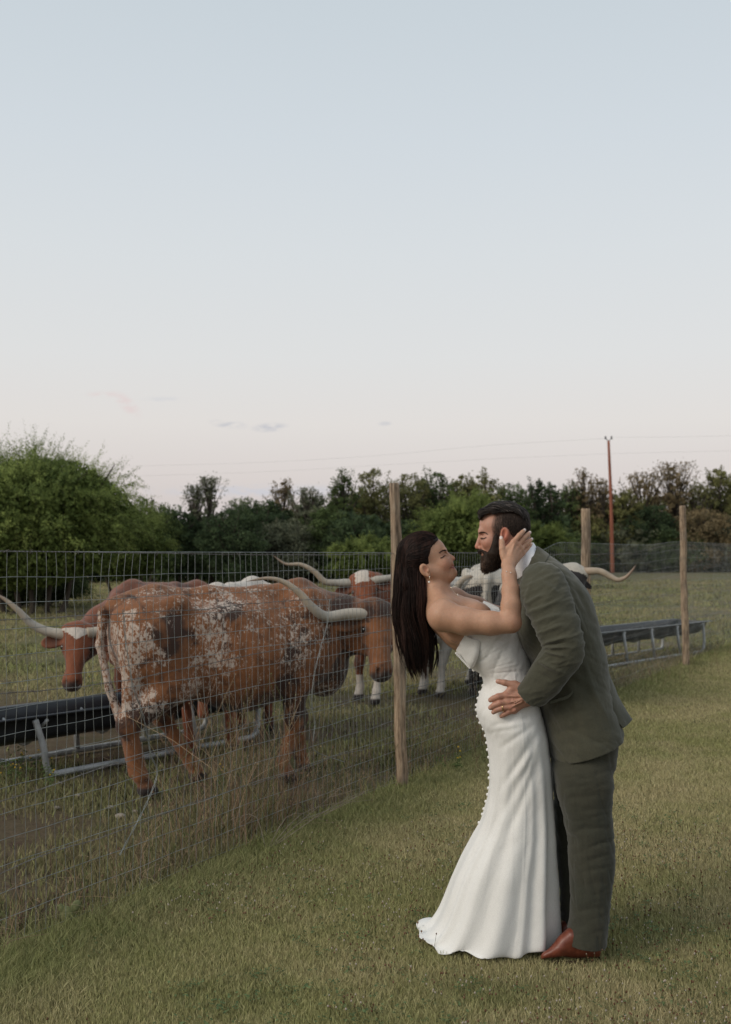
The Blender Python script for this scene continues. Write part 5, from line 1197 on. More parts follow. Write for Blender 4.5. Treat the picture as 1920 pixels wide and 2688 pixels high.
    hand(g, (1366, 1450, 72, 11), [(1362, 1428, 68, 8), (1372, 1430, 62, 8), (1380, 1436, 56, 7)], [[(1362, 1428, 68, 7), (1374, 1410, 60, 6), (1382, 1402, 50, 4.5)], [(1370, 1430, 64, 7), (1384, 1414, 52, 6), (1389, 1408, 42, 4.5)], [(1378, 1436, 58, 7), (1388, 1424, 46, 5.5), (1391, 1418, 38, 4)], [(1380, 1442, 54, 6), (1388, 1434, 44, 5), (1391, 1430, 38, 4)]], [(1360, 1445, 72, 8), (1348, 1428, 70, 6), (1342, 1416, 64, 4.5)], 2)
    g.ell((1192, 1664, -62), (20, 24, 22), 18)
    V, F = g.mesh()
    # hips and legs hidden in the gown, one coarse continuation of the same body
    g2 = Px((1225, 1690, -110), (1470, 2545, 200), 6.0)
    g2.cone((1285, 1700, 0), (1332, 1790, 0), 44, 42, 20, (1, 1, 0.8)); g2.cone((1332, 1790, 0), (1338, 1880, 0), 42, 58, 20, (1, 1, 0.8))
    for s_, dd in ((-1, 0), (1, 0)):
        g2.chain([(1342, 1885, s_ * 28 + 4, 46), (1368, 2130, s_ * 26 + 18, 32), (1370, 2160, s_ * 26 + 20, 29), (1364, 2260, s_ * 26 + 50, 25), (1340, 2420, s_ * 26 + 100, 15)], 14); g2.cone((1340, 2420, s_ * 26 + 100), (1368, 2440, s_ * 26 + 100), 15, 11, 10)
    v2, f2 = g2.mesh()
    nV = len(V); V_all, F_all = join_parts([(V, F), (v2, f2)])
    # colouring by place
    C = np.tile(SKIN, (len(V_all), 1)); P = V_all
    def tint(mask, col, amt=1.0):
        nonlocal C
        w = np.clip(mask * amt, 0, 1)[:, None]; C = C * (1 - w) + np.array(col) * w
    def blob(c, r, p=2): return np.exp(-np.sum(((P - np.array(c)) / np.array(r)) ** 2, 1) ** (p / 2))
    for s_ in (-1, 1):
        tint(blob((1170, 1482, s_ * 28), (18, 16, 22)), (0.52, 0.235, 0.155), 0.6)
        [tint(blob((lx, ly, s_ * 26), (3.0, 1.3, 12), 4), (0.05, 0.028, 0.02), 0.8) for lx, ly in ((1157.5, 1464), (1161, 1462.5), (1165, 1460), (1169, 1457))]; [tint(blob((lx, ly, s_ * 26), (3.0, 1.1, 12), 4), (0.25, 0.13, 0.09), 0.7) for lx, ly in ((1158, 1459), (1162, 1456.5), (1166, 1454), (1170, 1452))]        # closed lashes, then the lid crease shadow painted as darker skin
        tint(blob((1163, 1457.5, s_ * 26), (9, 3.2, 9), 3), (0.33, 0.17, 0.115), 0.6)
        # brow: an arch
        for (bx, by) in [(1171, 1445), (1167, 1444.5), (1163, 1445.5), (1159, 1448), (1155, 1451.5)]: tint(blob((bx, by, s_ * 26), (3.6, 2.0, 18), 4), (0.07, 0.035, 0.025), 0.85)
        tint(blob((1117, 1494, s_ * 51), (7, 10.5, 5), 3), (0.30, 0.12, 0.075), 0.75)
    tint(blob((1189, 1466, 0), (9, 9, 10)), (0.52, 0.23, 0.15), 0.5)
    tint(np.maximum(blob((1191, 1484.3, 0), (6, 2.9, 24), 4), blob((1191, 1490.8, 0), (7, 3.4, 22), 4)), (0.33, 0.095, 0.085), 0.95); tint(blob((1185, 1489.3, 0), (4.5, 2.6, 26), 4), (0.33, 0.10, 0.085), 0.85); [tint(blob((1195 - 2.6 * q, 1487.5 + 0.72 * q, 0), (2.0, 0.9, 28), 4), (0.09, 0.03, 0.028), 0.95) for q in range(7)]
    tint(blob((1187.5, 1473.2, 0), (3, 1.6, 8), 4), (0.12, 0.05, 0.035), 0.8)
    for c in [(1377.5, 1391, -64), (1391.5, 1397, -50), (1397, 1414.5, -40), (1396.5, 1426.5, -36), (1315.5, 1411, -82)]: tint(blob(c, (5, 5.5, 6), 5), (0.72, 0.60, 0.55), 0.95)
    tint(blob((1356, 1637, -166), (18, 18, 20)), (0.46, 0.21, 0.135), 0.6); tint(blob((1355, 1425, -86), (16, 14, 16)), (0.47, 0.235, 0.155), 0.5)
    for (bx, by) in [(1187, 1682), (1191, 1684), (1196, 1686), (1199, 1685)]: tint(blob((bx, by, -60), (2.6, 1.1, 40), 4), (0.12, 0.09, 0.075), 0.6)
    Vw = relP(W3(V_all), root)
    place('body', mesh_from('body', Vw, flipF(F_all), True, {'Col': C}), SK_W, root)
    face_hair(root, V, [(1156.5, 1464), (1160, 1463), (1164.5, 1460.8), (1169, 1457)], [(1171, 1447), (1168.5, 1445), (1164, 1445), (1159.5, 1447), (1155, 1450.5)], 5, mat_noise('dark_lash', [(0.3, (0.012, 0.008, 0.006)), (0.7, (0.03, 0.018, 0.013))], 50))
    # ---------------- hair
    gh = Px((1015, 1390, -95), (1170, 1800, 95), 1.8)
    gh.ell((1108, 1454, 0), (60, 54, 53), 8, rot2(-25)); gh.ell((1070, 1450, 0), (27, 27, 38), 10); gh.ell((1096, 1430, 0), (46, 30, 46), 14, rot2(-20))
    gh.ell((1140, 1424, 0), (18, 12, 34), 8, rot2(40))
    gh.chain([(1080, 1480, 0, 35), (1080, 1530, 4, 39), (1079, 1590, 6, 40), (1083, 1650, 4, 37), (1090, 1700, 0, 30), (1098, 1735, 0, 16), (1103, 1750, 0, 6)], 18, (1, 1, 0.82))
    
    # keep the face and neck clear: cut in front of the hairline
    X = gh.ax[0][:, None]; Yy = gh.ax[1][None, :]
    hl = np.array([(1402, 1153), (1418, 1152), (1424, 1143), (1439, 1131), (1452, 1127), (1466, 1125), (1480, 1127), (1486, 1120), (1494, 1102), (1511, 1112), (1524, 1126), (1541, 1127), (1560, 1121), (1600, 1125), (1660, 1142), (1713, 1152), (1800, 1152)], float)
    lim = np.interp(Yy, hl[:, 0], hl[:, 1]); dd = (X - lim)[:, :, None] * 0.8 + 0 * gh.ax[2][None, None, :]; k = 4.0
    A = gh.D; h_ = np.maximum(k - np.abs(A - dd), 0) / k; gh.D = np.maximum(A, dd).astype(np.float32) + (h_ * h_ * k * 0.25).astype(np.float32)
    Vh, Fh = gh.mesh(); Fh = flipF(Fh)
    ang = np.arctan2(Vh[:, 2], Vh[:, 0] - 1085); loc_w = np.sin(ang * 17 + fbm(np.c_[Vh[:, :2] * 0.012, ang * 2], 3) * 9) * 1.3 * sstep(1420, 1520, Vh[:, 1]) + (fbm(np.c_[ang * 5, Vh[:, 1] * 0.014, ang * 0], 5) - 0.5) * 13 * sstep(1480, 1560, Vh[:, 1])
    nh = normals_of(W3(Vh), Fh); Vh = Vh.copy(); Vh[:, 0] += nh[:, 0] * loc_w; Vh[:, 2] += nh[:, 1] * loc_w
    acc = Acc(); acc.add(relP(W3(Vh), root), Fh, np.tile(np.array([0.95, 0.95, 0.95]), (len(Vh), 1)))
    r = np.random.default_rng(21)
    cx = lambda y: 2.6 * np.sin((np.asarray(y) - 1500) * 0.043) * sstep(1500, 1600, np.asarray(y)) + np.interp(y, [1440, 1500, 1560, 1620, 1680, 1730, 1775], [1076, 1080, 1079, 1080, 1089, 1100, 1106])
    rx = lambda y: np.interp(y, [1440, 1500, 1560, 1620, 1680, 1730, 1775, 1800], [32, 41, 44, 47, 52, 48, 34, 24])
    for lk in range(95):           # locks: strands that gather towards a tip and wave together
        a = r.uniform(0, 2 * np.pi); y0 = r.uniform(1452, 1540); y1 = r.uniform(1690, 1795); ph = r.uniform(0, 6.28); am = r.uniform(3.0, 11.0); fr_ = r.uniform(1.1, 2.4); tk_ = r.uniform(0, 0.65); tone0 = r.uniform(0.35, 1.7) if r.uniform() < 0.85 else 2.6; fo = r.uniform(0.86, 1.10); da = r.normal(0, 0.16)
        for j in range(24):
            ys_ = np.linspace(y0 + r.uniform(-12, 12), y1 - r.uniform(0, 26), 15); t = (ys_ - y0) / (y1 - y0); sp = r.normal(0, 1) * 0.17 * (1.15 - 0.80 * t); rad_ = (fo + r.normal(0, 0.022) + 0.04 * np.sin(t * 5 + ph)) * (1 - tk_ * sstep(0.3, 1.0, t))
            aa = a + sp + da * t; P_ = np.stack([cx(ys_) + rx(ys_) * rad_ * np.cos(aa) + am * t * np.sin(t * fr_ * 3.1 + ph) * 0.8, ys_, -rx(ys_) * 1.12 * rad_ * np.sin(aa) + 2 + am * 0.4 * t * np.cos(t * fr_ * 3.1 + ph)], 1)
            lm = np.interp(ys_, hl[:, 0], hl[:, 1]) - 2 + 3 * t; P_[:, 0] = np.where(P_[:, 2] < 12, np.minimum(P_[:, 0], lm), P_[:, 0])
            add_tube(acc, relP(W3(P_), root), np.array([0.0004] + [0.0010] * 11 + [0.0009, 0.0006, 0.0002]) * r.uniform(0.7, 1.35), 3, False, a=np.array([1.0, 0.90, 0.86]) * tone0 * r.uniform(0.55, 1.35))
    nH = normals_of(Vh, flipF(Fh)); nH = nH * np.sign(((Vh - np.stack([np.full(len(Vh), 1090.0), np.clip(Vh[:, 1], 1450, 1720), np.zeros(len(Vh))], 1)) * nH).sum(1, keepdims=True)); sb = r.choice(len(Vh), len(Vh) // 4, replace=False)
    def flow(p):                   # combed back to the gathered knot, then straight down
        d1 = np.stack([1046 - p[:, 0], 1466 - p[:, 1], -p[:, 2] * 0.35], 1); d1 /= np.linalg.norm(d1, axis=1, keepdims=True); w = (sstep(1064, 1080, p[:, 0]) * sstep(1506, 1476, p[:, 1]))[:, None]; return d1 * w + np.array([-0.05, 1.0, 0]) * (1 - w)
    lockn = fbm(Vh[sb] * 0.16, 91, 2)
    tr = trace(Vh[sb], nH[sb], 2300, flow, 9, 5.0, 1.2, r, keep=(Vh[sb][:, 1] < 1530) & (Vh[sb][:, 2] < 30))
    for q_ in tr:
        tone = (0.25 + 2.2 * np.clip(fbm(q_[:1] * [0.05, 0.17, 0.17], 92, 2)[0] - 0.2, 0, 1)) * r.uniform(0.6, 1.5); add_tube(acc, relP(W3(q_), root), np.array([0.0004, 0.0009, 0.0011, 0.0011, 0.0011, 0.0010, 0.0009, 0.0006, 0.0002]) * r.uniform(0.7, 1.3), 3, False, a=np.array([1.05, 0.86, 0.80]) * tone)
    for kk in range(110):           # loose flyaway ends
        y0 = r.uniform(1560, 1700); a = r.uniform(0, 6.28); ys_ = np.linspace(y0, y0 + r.uniform(50, 95), 9); t = np.linspace(0, 1, 9); s_ = np.sign(math.cos(a)); am = r.uniform(2, 9)
        P_ = np.stack([cx(ys_) + rx(ys_) * 0.95 * np.cos(a) + s_ * am * np.sin(t * 3.0), ys_, -rx(ys_) * np.sin(a)], 1); add_tube(acc, relP(W3(P_), root), np.linspace(0.0009, 0.0004, 9), 3, False, a=(0.9, 0.8, 0.8))
    me = acc.mesh('hair'); place('hair', me, hair_mat('brunette_hair', (0.007, 0.0045, 0.004), (0.029, 0.0165, 0.013)), root)
    # ---------------- gown
    folds = [(0.45, 0.09, 0.16, 0.10), (0.98, 0.10, 0.13, 0.02), (1.28, 0.035, 0.08, 0.10), (1.72, 0.07, 0.20, -0.12), (2.28, 0.075, 0.15, -0.10), (2.62, 0.04, 0.09, -0.06), (2.90, 0.03, 0.16, 0.02), (0.1, 0.03, 0.12, 0.0), (3.5, 0.06, 0.14, 0), (4.1, 0.06, 0.14, 0), (4.7, 0.06, 0.14, 0), (5.4, 0.06, 0.14, 0)]
    def shape(th, t):
        amp = sstep(0.40, 1.0, t) ** 1.1; f = np.ones_like(th)
        for (c, a, w, dr) in folds:
            cc = c + dr * (1 - t) * 3; ww = w * (1.35 - 0.35 * t); d = np.abs((th - cc + np.pi) % (2 * np.pi) - np.pi); f += a * 1.5 * (np.exp(-(d / ww) ** 2) - ww * 0.282 * 2) * amp
        f += 0.006 * amp * np.sin(th * 17 + 4 * t)
        return f
    rows = [(1196, 1702, 1262, 1590, 92, 0), (1205, 1716, 1315, 1602, 100, 0), (1218, 1732, 1345, 1632, 98, 0), (1236, 1750, 1365, 1665, 92, 0), (1256, 1765, 1380, 1705, 86, 0), (1268, 1780, 1390, 1738, 80, 0), (1271, 1800, 1398, 1772, 80, 0), (1260, 1826, 1408, 1812, 90, 0), (1254, 1860, 1417, 1856, 103, 0), (1260, 1893, 1427, 1893, 108, 0),
            (1274, 1925, 1436, 1930, 106, 2), (1281, 1966, 1443, 1975, 99, 4), (1284, 2020, 1449, 2020, 92, 8), (1284, 2062, 1453, 2080, 90, 14), (1276, 2108, 1456, 2130, 92, 22), (1259, 2164, 1460, 2190, 104, 34), (1222, 2230, 1463, 2260, 124, 52), (1172, 2322, 1468, 2340, 150, 78), (1124, 2398, 1473, 2405, 172, 100), (1086, 2452, 1477, 2462, 186, 118)]
    G, th = loft_rings(rows, 300, 150, shape, 2.05)
    # last rings lie on the grass with a wavy hem
    zt = np.array([G[k][:, 2].mean() for k in range(len(G))])
    T = np.linspace(0, 1, len(G))[:, None]
    hem = 0.014 + 0.016 * (np.sin(th * 7 + 0.6) * 0.5 + np.sin(th * 12 + 2) * 0.35) + 0.010
    base_y = G[-1][:, 2].copy()
    for k in range(len(G)):
        w = sstep(0.86, 1.0, T[k, 0]); G[k][:, 2] = G[k][:, 2] * (1 - w) + (np.maximum(hem, 0.006)) * w
        # soft drape wrinkles: diagonal pulls around the waist and below the hand
    V = G.reshape(-1, 3); nA = 300; tt = np.repeat(T[:, 0], nA); tth = np.tile(th, len(G)); F = loft(G)[1]; F = F[:, ::-1]; nn = normals_of(V, F)
    px_ = 960 + V[:, 0] / V[:, 1] * F_PX; py_ = HOR - (V[:, 2] - CAM_H) / V[:, 1] * F_PX; nearside = (np.sin(tth) > 0)
    wr = np.zeros(len(V))
    def pull(x0, y0, x1, y1, w, h):      # a soft crease running from one point to another
        nonlocal wr
        L = math.hypot(x1 - x0, y1 - y0); ux, uy = (x1 - x0) / L, (y1 - y0) / L; s_ = (px_ - x0) * ux + (py_ - y0) * uy; d = -(px_ - x0) * uy + (py_ - y0) * ux
        wr += h * np.exp(-(d / w) ** 2) * sstep(-10, L * 0.3, s_) * (1 - sstep(L * 0.6, L + 12, s_)) * nearside
    rr = np.random.default_rng(4)
    for k in range(9): pull(1218 + 8 * k, 1745 + 3 * k, 1352 + 3 * k, 1648 + 14 * k, 2.6, 0.0022 * rr.uniform(0.6, 1.4))       # ruched bodice
    for (a, b_, c, d, w, h) in [(1290, 1905, 1400, 1880, 5, .003), (1285, 1925, 1390, 1905, 5, .003), (1300, 1975, 1420, 1890, 7, .0045), (1310, 2080, 1425, 1905, 9, .006), (1330, 2200, 1432, 1960, 11, .008), (1262, 2230, 1400, 1990, 12, .006), (1340, 2060, 1425, 1935, 7, -.004), (1270, 1830, 1300, 1800, 4, .002), (1345, 2420, 1350, 1800, 2.0, -.0012), (1370, 2060, 1412, 1935, 6, .004)]: pull(a, b_, c, d, w, h)
    n_ = fbm(np.stack([(px_ * 0.85 + py_ * 0.5) * 0.030, (py_ * 0.85 - px_ * 0.5) * 0.011, tth * 0.6], 1), 46, 3); wr += ((1 - np.abs(2 * n_ - 1)) ** 5) * 0.0028 * (0.4 + sstep(2050, 1800, py_))
    for sx, sa in (((1352, 1372, 1378, 1380, 1372, 1352), -0.0014), ((1290, 1296, 1312, 1310, 1270, 1200), -0.0010), ((1276, 1270, 1290, 1288, 1230, 1150), -0.0007)): wr += sa * np.exp(-((px_ - np.interp(py_, [1780, 1900, 2000, 2150, 2350, 2520], sx)) / 1.7) ** 2) * nearside * (py_ > 1770)
    wr += (fbm(np.stack([px_ * 0.02, py_ * 0.012, tth * 0], 1), 44, 4) - 0.5) * 0.007
    V = V + nn * wr[:, None]; V[:, 2] = np.maximum(V[:, 2], 0.004)
    silk = cloth_mat('white_crepe', [(0.3, (0.74, 0.73, 0.70)), (0.7, (0.80, 0.79, 0.765))], 1400, 0.62, 0.15, 0.10, 14)
    gown = place('gown', mesh_from('gown', relP(V, root), F), silk, root)
    sm = gown.modifiers.new('thick', 'SOLIDIFY'); sm.thickness = 0.002; sm.offset = -1
    Vg = V.copy(); pxg = 960 + Vg[:, 0] / Vg[:, 1] * F_PX; pyg = HOR - (Vg[:, 2] - CAM_H) / Vg[:, 1] * F_PX
    # folded bow flap at the back, folded corner of the neckline
    def sheet(name, rows_, mat, nu=40, nv=24, thick=0.003, par=gown, wob=0.0, seed=1):
        R_ = [catmull(np.asarray(r_, float), nu) for r_ in rows_]; R_ = np.array(R_); Q = np.array([catmull(R_[:, j], nv) for j in range(nu)]).transpose(1, 0, 2)
        V_ = W3(Q.reshape(-1, 3)); i, j = np.meshgrid(np.arange(nv - 1), np.arange(nu - 1), indexing='ij'); F_ = np.stack([i * nu + j, i * nu + j + 1, (i + 1) * nu + j + 1, (i + 1) * nu + j], -1).reshape(-1, 4)
        if wob: V_ = V_ + normals_of(V_, F_) * ((fbm(V_ * 30, seed) - 0.5) * wob)[:, None]
        o = place(name, mesh_from(name, relP(V_, root), F_), mat, par); md = o.modifiers.new('thick', 'SOLIDIFY'); md.thickness = thick; md.offset = 0
        return o
    sheet('back_flap', [[(1219, 1663, -86), (1208, 1688, -72), (1199, 1706, -40), (1201, 1712, -10)], [(1228, 1670, -94), (1219, 1700, -80), (1210, 1722, -50), (1210, 1726, -20)], [(1240, 1676, -98), (1232, 1710, -86), (1223, 1737, -58), (1222, 1740, -24)], [(1254, 1680, -100), (1247, 1716, -92), (1237, 1748, -66), (1236, 1752, -30)], [(1262, 1684, -97), (1256, 1720, -88), (1246, 1746, -62), (1246, 1750, -30)]], silk, wob=0.006)
    sheet('neckline_fold', [[(1263, 1598, -30), (1286, 1604, -34), (1311, 1610, -36)], [(1264, 1590, -10), (1288, 1596, -16), (1312, 1603, -22)], [(1270, 1578, 4), (1290, 1587, 0), (1310, 1596, -4)], [(1276, 1582, 26), (1296, 1590, 22), (1314, 1600, 18)]], silk, wob=0.004)
    # covered buttons down the back
    bm_ = cloth_mat('button_satin', [(0.3, (0.72, 0.71, 0.68)), (0.7, (0.80, 0.79, 0.77))], 1400, 0.5, 0.1, 0.05)
    path = np.array([(1236, 1750), (1256, 1765), (1268, 1780), (1271, 1800), (1260, 1826), (1254, 1860), (1260, 1893), (1274, 1925), (1281, 1966), (1284, 2020), (1284, 2062), (1276, 2108), (1259, 2164)], float); C2 = catmull(np.c_[path, np.zeros(len(path))], 400)[:, :2]; d = np.r_[0, np.cumsum(np.linalg.norm(np.diff(C2, axis=0), axis=1))]
    u = np.linspace(0, np.pi, 8); v = np.linspace(0, 2 * np.pi, 12, endpoint=False); sph = np.array([[[math.sin(a) * math.cos(b2), math.sin(a) * math.sin(b2), math.cos(a)] for b2 in v] for a in u]); Vs, Fs = loft(sph); bme = mesh_from('button', Vs * 0.0062, Fs); bme.materials.append(bm_)
    for s_ in np.arange(4, d[-1], 18.5):
        x = np.interp(s_, d, C2[:, 0]); y = np.interp(s_, d, C2[:, 1]); near_ = np.where(np.abs(pyg - y) < 5)[0]; q_ = Vg[near_[np.argmin(pxg[near_])]]; o = bpy.data.objects.new('button', bme); COL.objects.link(o); o.parent = gown; o.location = relP(q_ + np.array([-0.0025, -0.003, 0]), root)
    # small lace scallops under the flap
    for k in range(12):
        x = 1198 + 3.2 * k; y = 1712 + 3.4 * k + 0.1; o = bpy.data.objects.new('lace_bead', bme); COL.objects.link(o); o.parent = gown; o.location = relP(W3([x, y + 3, -62]), root); o.scale = (0.75, 0.75, 0.75)
    # ---------------- jewellery
    gold = new_mat('pale_gold'); gold[2].inputs['Base Color'].default_value = (0.75, 0.62, 0.40, 1); gold[2].inputs['Metallic'].default_value = 1; gold[2].inputs['Roughness'].default_value = 0.25; gold = gold[0]
    pearl = new_mat('pearl'); pearl[2].inputs['Base Color'].default_value = (0.78, 0.74, 0.68, 1); pearl[2].inputs['Roughness'].default_value = 0.18; pearl = pearl[0]
    def bead(acc, p, r_): 
        Vb = Vs * r_ + relP(W3(p), root); acc.add(Vb, Fs)
    acc = Acc(); add_tube(acc, relP(W3([(1128, 1511, -56), (1128, 1518, -57), (1127, 1526, -57)]), root), 0.0008, 6); bead(acc, (1128, 1514, -57), 0.0026); ear = place('earring', acc.mesh('earring'), gold, root)
    [(lambda a_: (bead(a_, p_, q_), place('pearl', a_.mesh('pearl'), pearl, ear)))(Acc()) for p_, q_ in (((1127, 1528, -57), 0.0042), ((1128, 1514, -58.5), 0.0024))]
    def neckpt(x, y, d_): return (x, y, d_)
    nd_ = lambda x, y: (x, y, near_depth(V, x, y) - 0.4)
    acc = Acc(); add_tube(acc, relP(W3([nd_(x, y) for x, y in ((1126, 1561), (1132, 1563), (1140, 1565), (1148, 1566), (1157, 1566.5), (1165, 1567), (1174, 1567), (1183, 1566), (1192, 1564), (1200, 1562), (1205, 1560))]), root), 0.0008, 5); add_tube(acc, relP(W3([nd_(x, y) for x, y in ((1183, 1541), (1188, 1546), (1193, 1552), (1198, 1557), (1203, 1562))]), root), 0.0008, 5); nk = place('necklace', acc.mesh('necklace'), gold, root)
    [(lambda a_: (bead(a_, p_, q_), place('pearl', a_.mesh('pearl'), pearl, nk)))(Acc()) for p_, q_ in ((nd_(1169, 1566.8), 0.0026), (nd_(1202, 1562), 0.0027), (nd_(1186, 1565.5), 0.0016), (nd_(1147, 1566), 0.0014))]
    th2 = np.linspace(0, 2 * np.pi, 40); acc = Acc(); Pb = np.stack([1338 + 19.5 * np.cos(th2), 1504 + 2.5 * np.cos(th2) + 2 * np.sin(th2), -114 - 18.5 * np.sin(th2)], 1); add_tube(acc, relP(W3(Pb), root), 0.0007, 5, False); br = place('bracelet', acc.mesh('bracelet'), gold, root)
    [(lambda a_: (bead(a_, p_, q_), place('pearl', a_.mesh('pearl'), pearl, br)))(Acc()) for p_, q_ in (((1341, 1503, -134), 0.0023), ((1330, 1500, -132), 0.0019))]
build_woman()

# ------------------------------------------------------------------ man
SK_M = skin_mat('man_skin', (0.5, 0.3, 0.2), 0, 0.15)
def build_man():
    base = W3([1540, 2500, 0]); root = thing('person', (base[0], base[1], 0), 'bearded man in a dark olive suit bending over the woman', 'person', 'embracing couple')
    SKIN = np.array([0.450, 0.240, 0.170])
    g = Px((1240, 1312, -66), (1430, 1522, 66), 1.25)
    g.ell((1329, 1381, 0), (61.5, 54, 51), 10, rot2(10)); g.ell((1294, 1379, 0), (35, 40, 42), 12); g.ell((1297, 1418, 0), (34, 44, 40), 12)
    g.cone((1264, 1395, -20), (1264, 1395, 20), 8.5, 8.5, 8)
    for s_ in (-1, 1):
        g.ell((1284, 1424, s_ * 27), (17, 17, 17), 12); g.cone((1318, 1432, s_ * 34), (1280, 1478, s_ * 12), 20, 15, 14)
    g.ell((1281, 1472, 0), (12.5, 15, 14), 10); g.cone((1275, 1450, -13), (1275, 1450, 13), 11, 11, 9)
    g.cone((1262, 1407, 0), (1256, 1430, 0), 5.5, 7, 6); g.ell((1255, 1435, 0), (8, 7, 7.5), 4)
    for s_ in (-1, 1): g.ell((1263, 1438, s_ * 8), (7, 5.5, 4.5), 3); g.ell((1259, 1442.5, s_ * 5), (2.6, 1.6, 2), 1.5, cut=True)
    g.cone((1266, 1449, -9), (1266, 1449, 9), 4.0, 4.0, 3); g.cone((1268, 1456.5, -8), (1268, 1456.5, 8), 4.2, 4.2, 3); g.cone((1264, 1452.8, -12), (1264, 1452.8, 12), 1.3, 1.3, 1.5, cut=True)
    for s_ in (-1, 1):
        g.ell((1262, 1409, s_ * 20), (10, 7.5, 9), 6, cut=True); g.ell((1270, 1410, s_ * 18), (9.5, 7.5, 9.5), 3); g.cone((1273, 1417, s_ * 24), (1284, 1413, s_ * 32), 3, 2.5, 5)
        R_ = rot2(8); g.ell((1325, 1403, s_ * 51), (11.5, 21, 5.5), 3, R_); g.ell((1324, 1400, s_ * 57), (6.5, 12.5, 4.5), 2, R_, cut=True); g.ell((1317, 1407, s_ * 55), (4, 5, 3.5), 2); g.ell((1321, 1420, s_ * 51), (5.5, 6.5, 4), 3)
    g.cone((1347, 1420, 0), (1380, 1474, 0), 41, 38, 18)
    V1, F1 = g.mesh()
    # hands
    g3 = Px((1272, 1775, -150), (1425, 1895, -75), 1.3); D_ = -113
    hand(g3, (1382, 1832, D_, 20), [(1352, 1800, D_, 13), (1330, 1826, D_ - 3, 11), (1334, 1843, D_ - 4, 11), (1340, 1855, D_ - 3, 10.5), (1350, 1864, D_ + 1, 9.5)],
         [[(1330, 1825, D_ - 3, 9.5), (1308, 1829, D_ - 7, 9.0), (1296, 1834, D_ - 3, 8.2), (1288.5, 1837.5, D_ + 4, 6.8)],
          [(1333, 1843, D_ - 4, 9.4), (1312, 1846, D_ - 8, 8.8), (1297, 1852, D_ - 4, 8.2), (1288.5, 1857.5, D_ + 3, 6.8)],
          [(1339, 1856, D_ - 3, 9.0), (1318, 1859, D_ - 7, 8.2), (1304, 1864, D_ - 3, 7.4), (1296, 1869.5, D_ + 4, 6.2)],
          [(1350, 1864, D_ + 1, 8.4), (1334, 1870, D_ - 3, 7.4), (1323, 1876, D_, 6.8), (1316.5, 1880, D_ + 5, 5.4)]],
         [(1366, 1806, D_, 14), (1346, 1797, D_ - 2, 9.5), (1325, 1792, D_ - 3, 8), (1308, 1788.5, D_, 6.6)], 2.0)
    for (a, b_) in [((1372, 1828, D_ - 19), (1333, 1827, D_ - 13)), ((1372, 1835, D_ - 19), (1337, 1844, D_ - 13)), ((1370, 1842, D_ - 18), (1343, 1856, D_ - 12))]: g3.cone(a, b_, 2.6, 2.4, 4)
    for (x, y) in [(1330, 1825), (1334, 1843), (1341, 1856), (1351, 1864)]: g3.ell((x, y, D_ - 9), (6.5, 6, 5), 4)
    g3.cone((1382, 1832, D_), (1412, 1822, D_ - 4), 20, 22, 10)
    for (a, b_) in [((1366, 1838, D_ - 20), (1352, 1846, D_ - 17)), ((1352, 1846, D_ - 17), (1346, 1836, D_ - 15))]: g3.cone(a, b_, 1.4, 1.2, 2)
    V3, F3 = g3.mesh()
    # trunk, arms and legs under the suit
    g2 = Px((1330, 1430, -210), (1640, 2500, 220), 6.0)
    g2.cone((1385, 1482, 0), (1430, 1570, 0), 32, 56, 20, (1, 1, 0.8)); g2.cone((1430, 1570, 0), (1480, 1720, 0), 64, 66, 30, (1, 1, 0.7)); g2.cone((1480, 1720, 0), (1525, 1880, 0), 62, 62, 30, (1, 1, 0.7))
    g2.chain([(1425, 1545, -120, 42), (1475, 1690, -170, 34), (1412, 1822, -119, 22)], 16); g2.chain([(1425, 1545, 120, 42), (1460, 1690, 160, 34), (1395, 1800, 110, 24)], 16); g2.cone((1395, 1800, 110), (1345, 1790, 100), 20, 14, 8)
    for s_ in (-1, 1): g2.chain([(1530, 1900, s_ * 48, 62), (1538, 2170, s_ * 52, 42), (1545, 2210, s_ * 52, 40), (1545, 2300, s_ * 52, 36), (1540, 2462, s_ * 54, 20)], 16)
    V2, F2 = g2.mesh()
    V, F = join_parts([(V1, F1), (V3, F3), (V2, F2)]); P = V; C = np.tile(SKIN, (len(V), 1))
    def tint(mask, col, amt=1.0):
        nonlocal C
        w = np.clip(mask * amt, 0, 1)[:, None]; C = C * (1 - w) + np.array(col) * w
    def blob(c, r, p=2): return np.exp(-np.sum(((P - np.array(c)) / np.array(r)) ** 2, 1) ** (p / 2))
    tint(blob((1290, 1370, 0), (40, 24, 80)), (0.50, 0.275, 0.20), 0.7)
    for s_ in (-1, 1):
        tint(blob((1278, 1428, s_ * 30), (16, 15, 22)), (0.47, 0.19, 0.13), 0.6); tint(blob((1325, 1403, s_ * 53), (13, 24, 10), 4), (0.54, 0.17, 0.10), 0.8); tint(blob((1322, 1400, s_ * 55), (5, 12, 6)), (0.22, 0.06, 0.035), 0.7)
        tint(blob((1269, 1413.5, s_ * 26), (9, 1.9, 10), 4), (0.06, 0.03, 0.02), 0.9); tint(blob((1269, 1404, s_ * 24), (9, 2.6, 10), 3), (0.27, 0.11, 0.07), 0.5)
        for (bx, by) in [(1260, 1399), (1264, 1397.5), (1269, 1397.5), (1274, 1399), (1279, 1402)]: tint(blob((bx, by, s_ * 24), (4, 2.4, 19), 4), (0.10, 0.05, 0.032), 0.7)
    tint(blob((1253, 1435, 0), (11, 10, 12)), (0.55, 0.19, 0.12), 0.7); tint(blob((1259, 1443, 0), (5, 2.2, 10), 4), (0.12, 0.04, 0.03), 0.8)
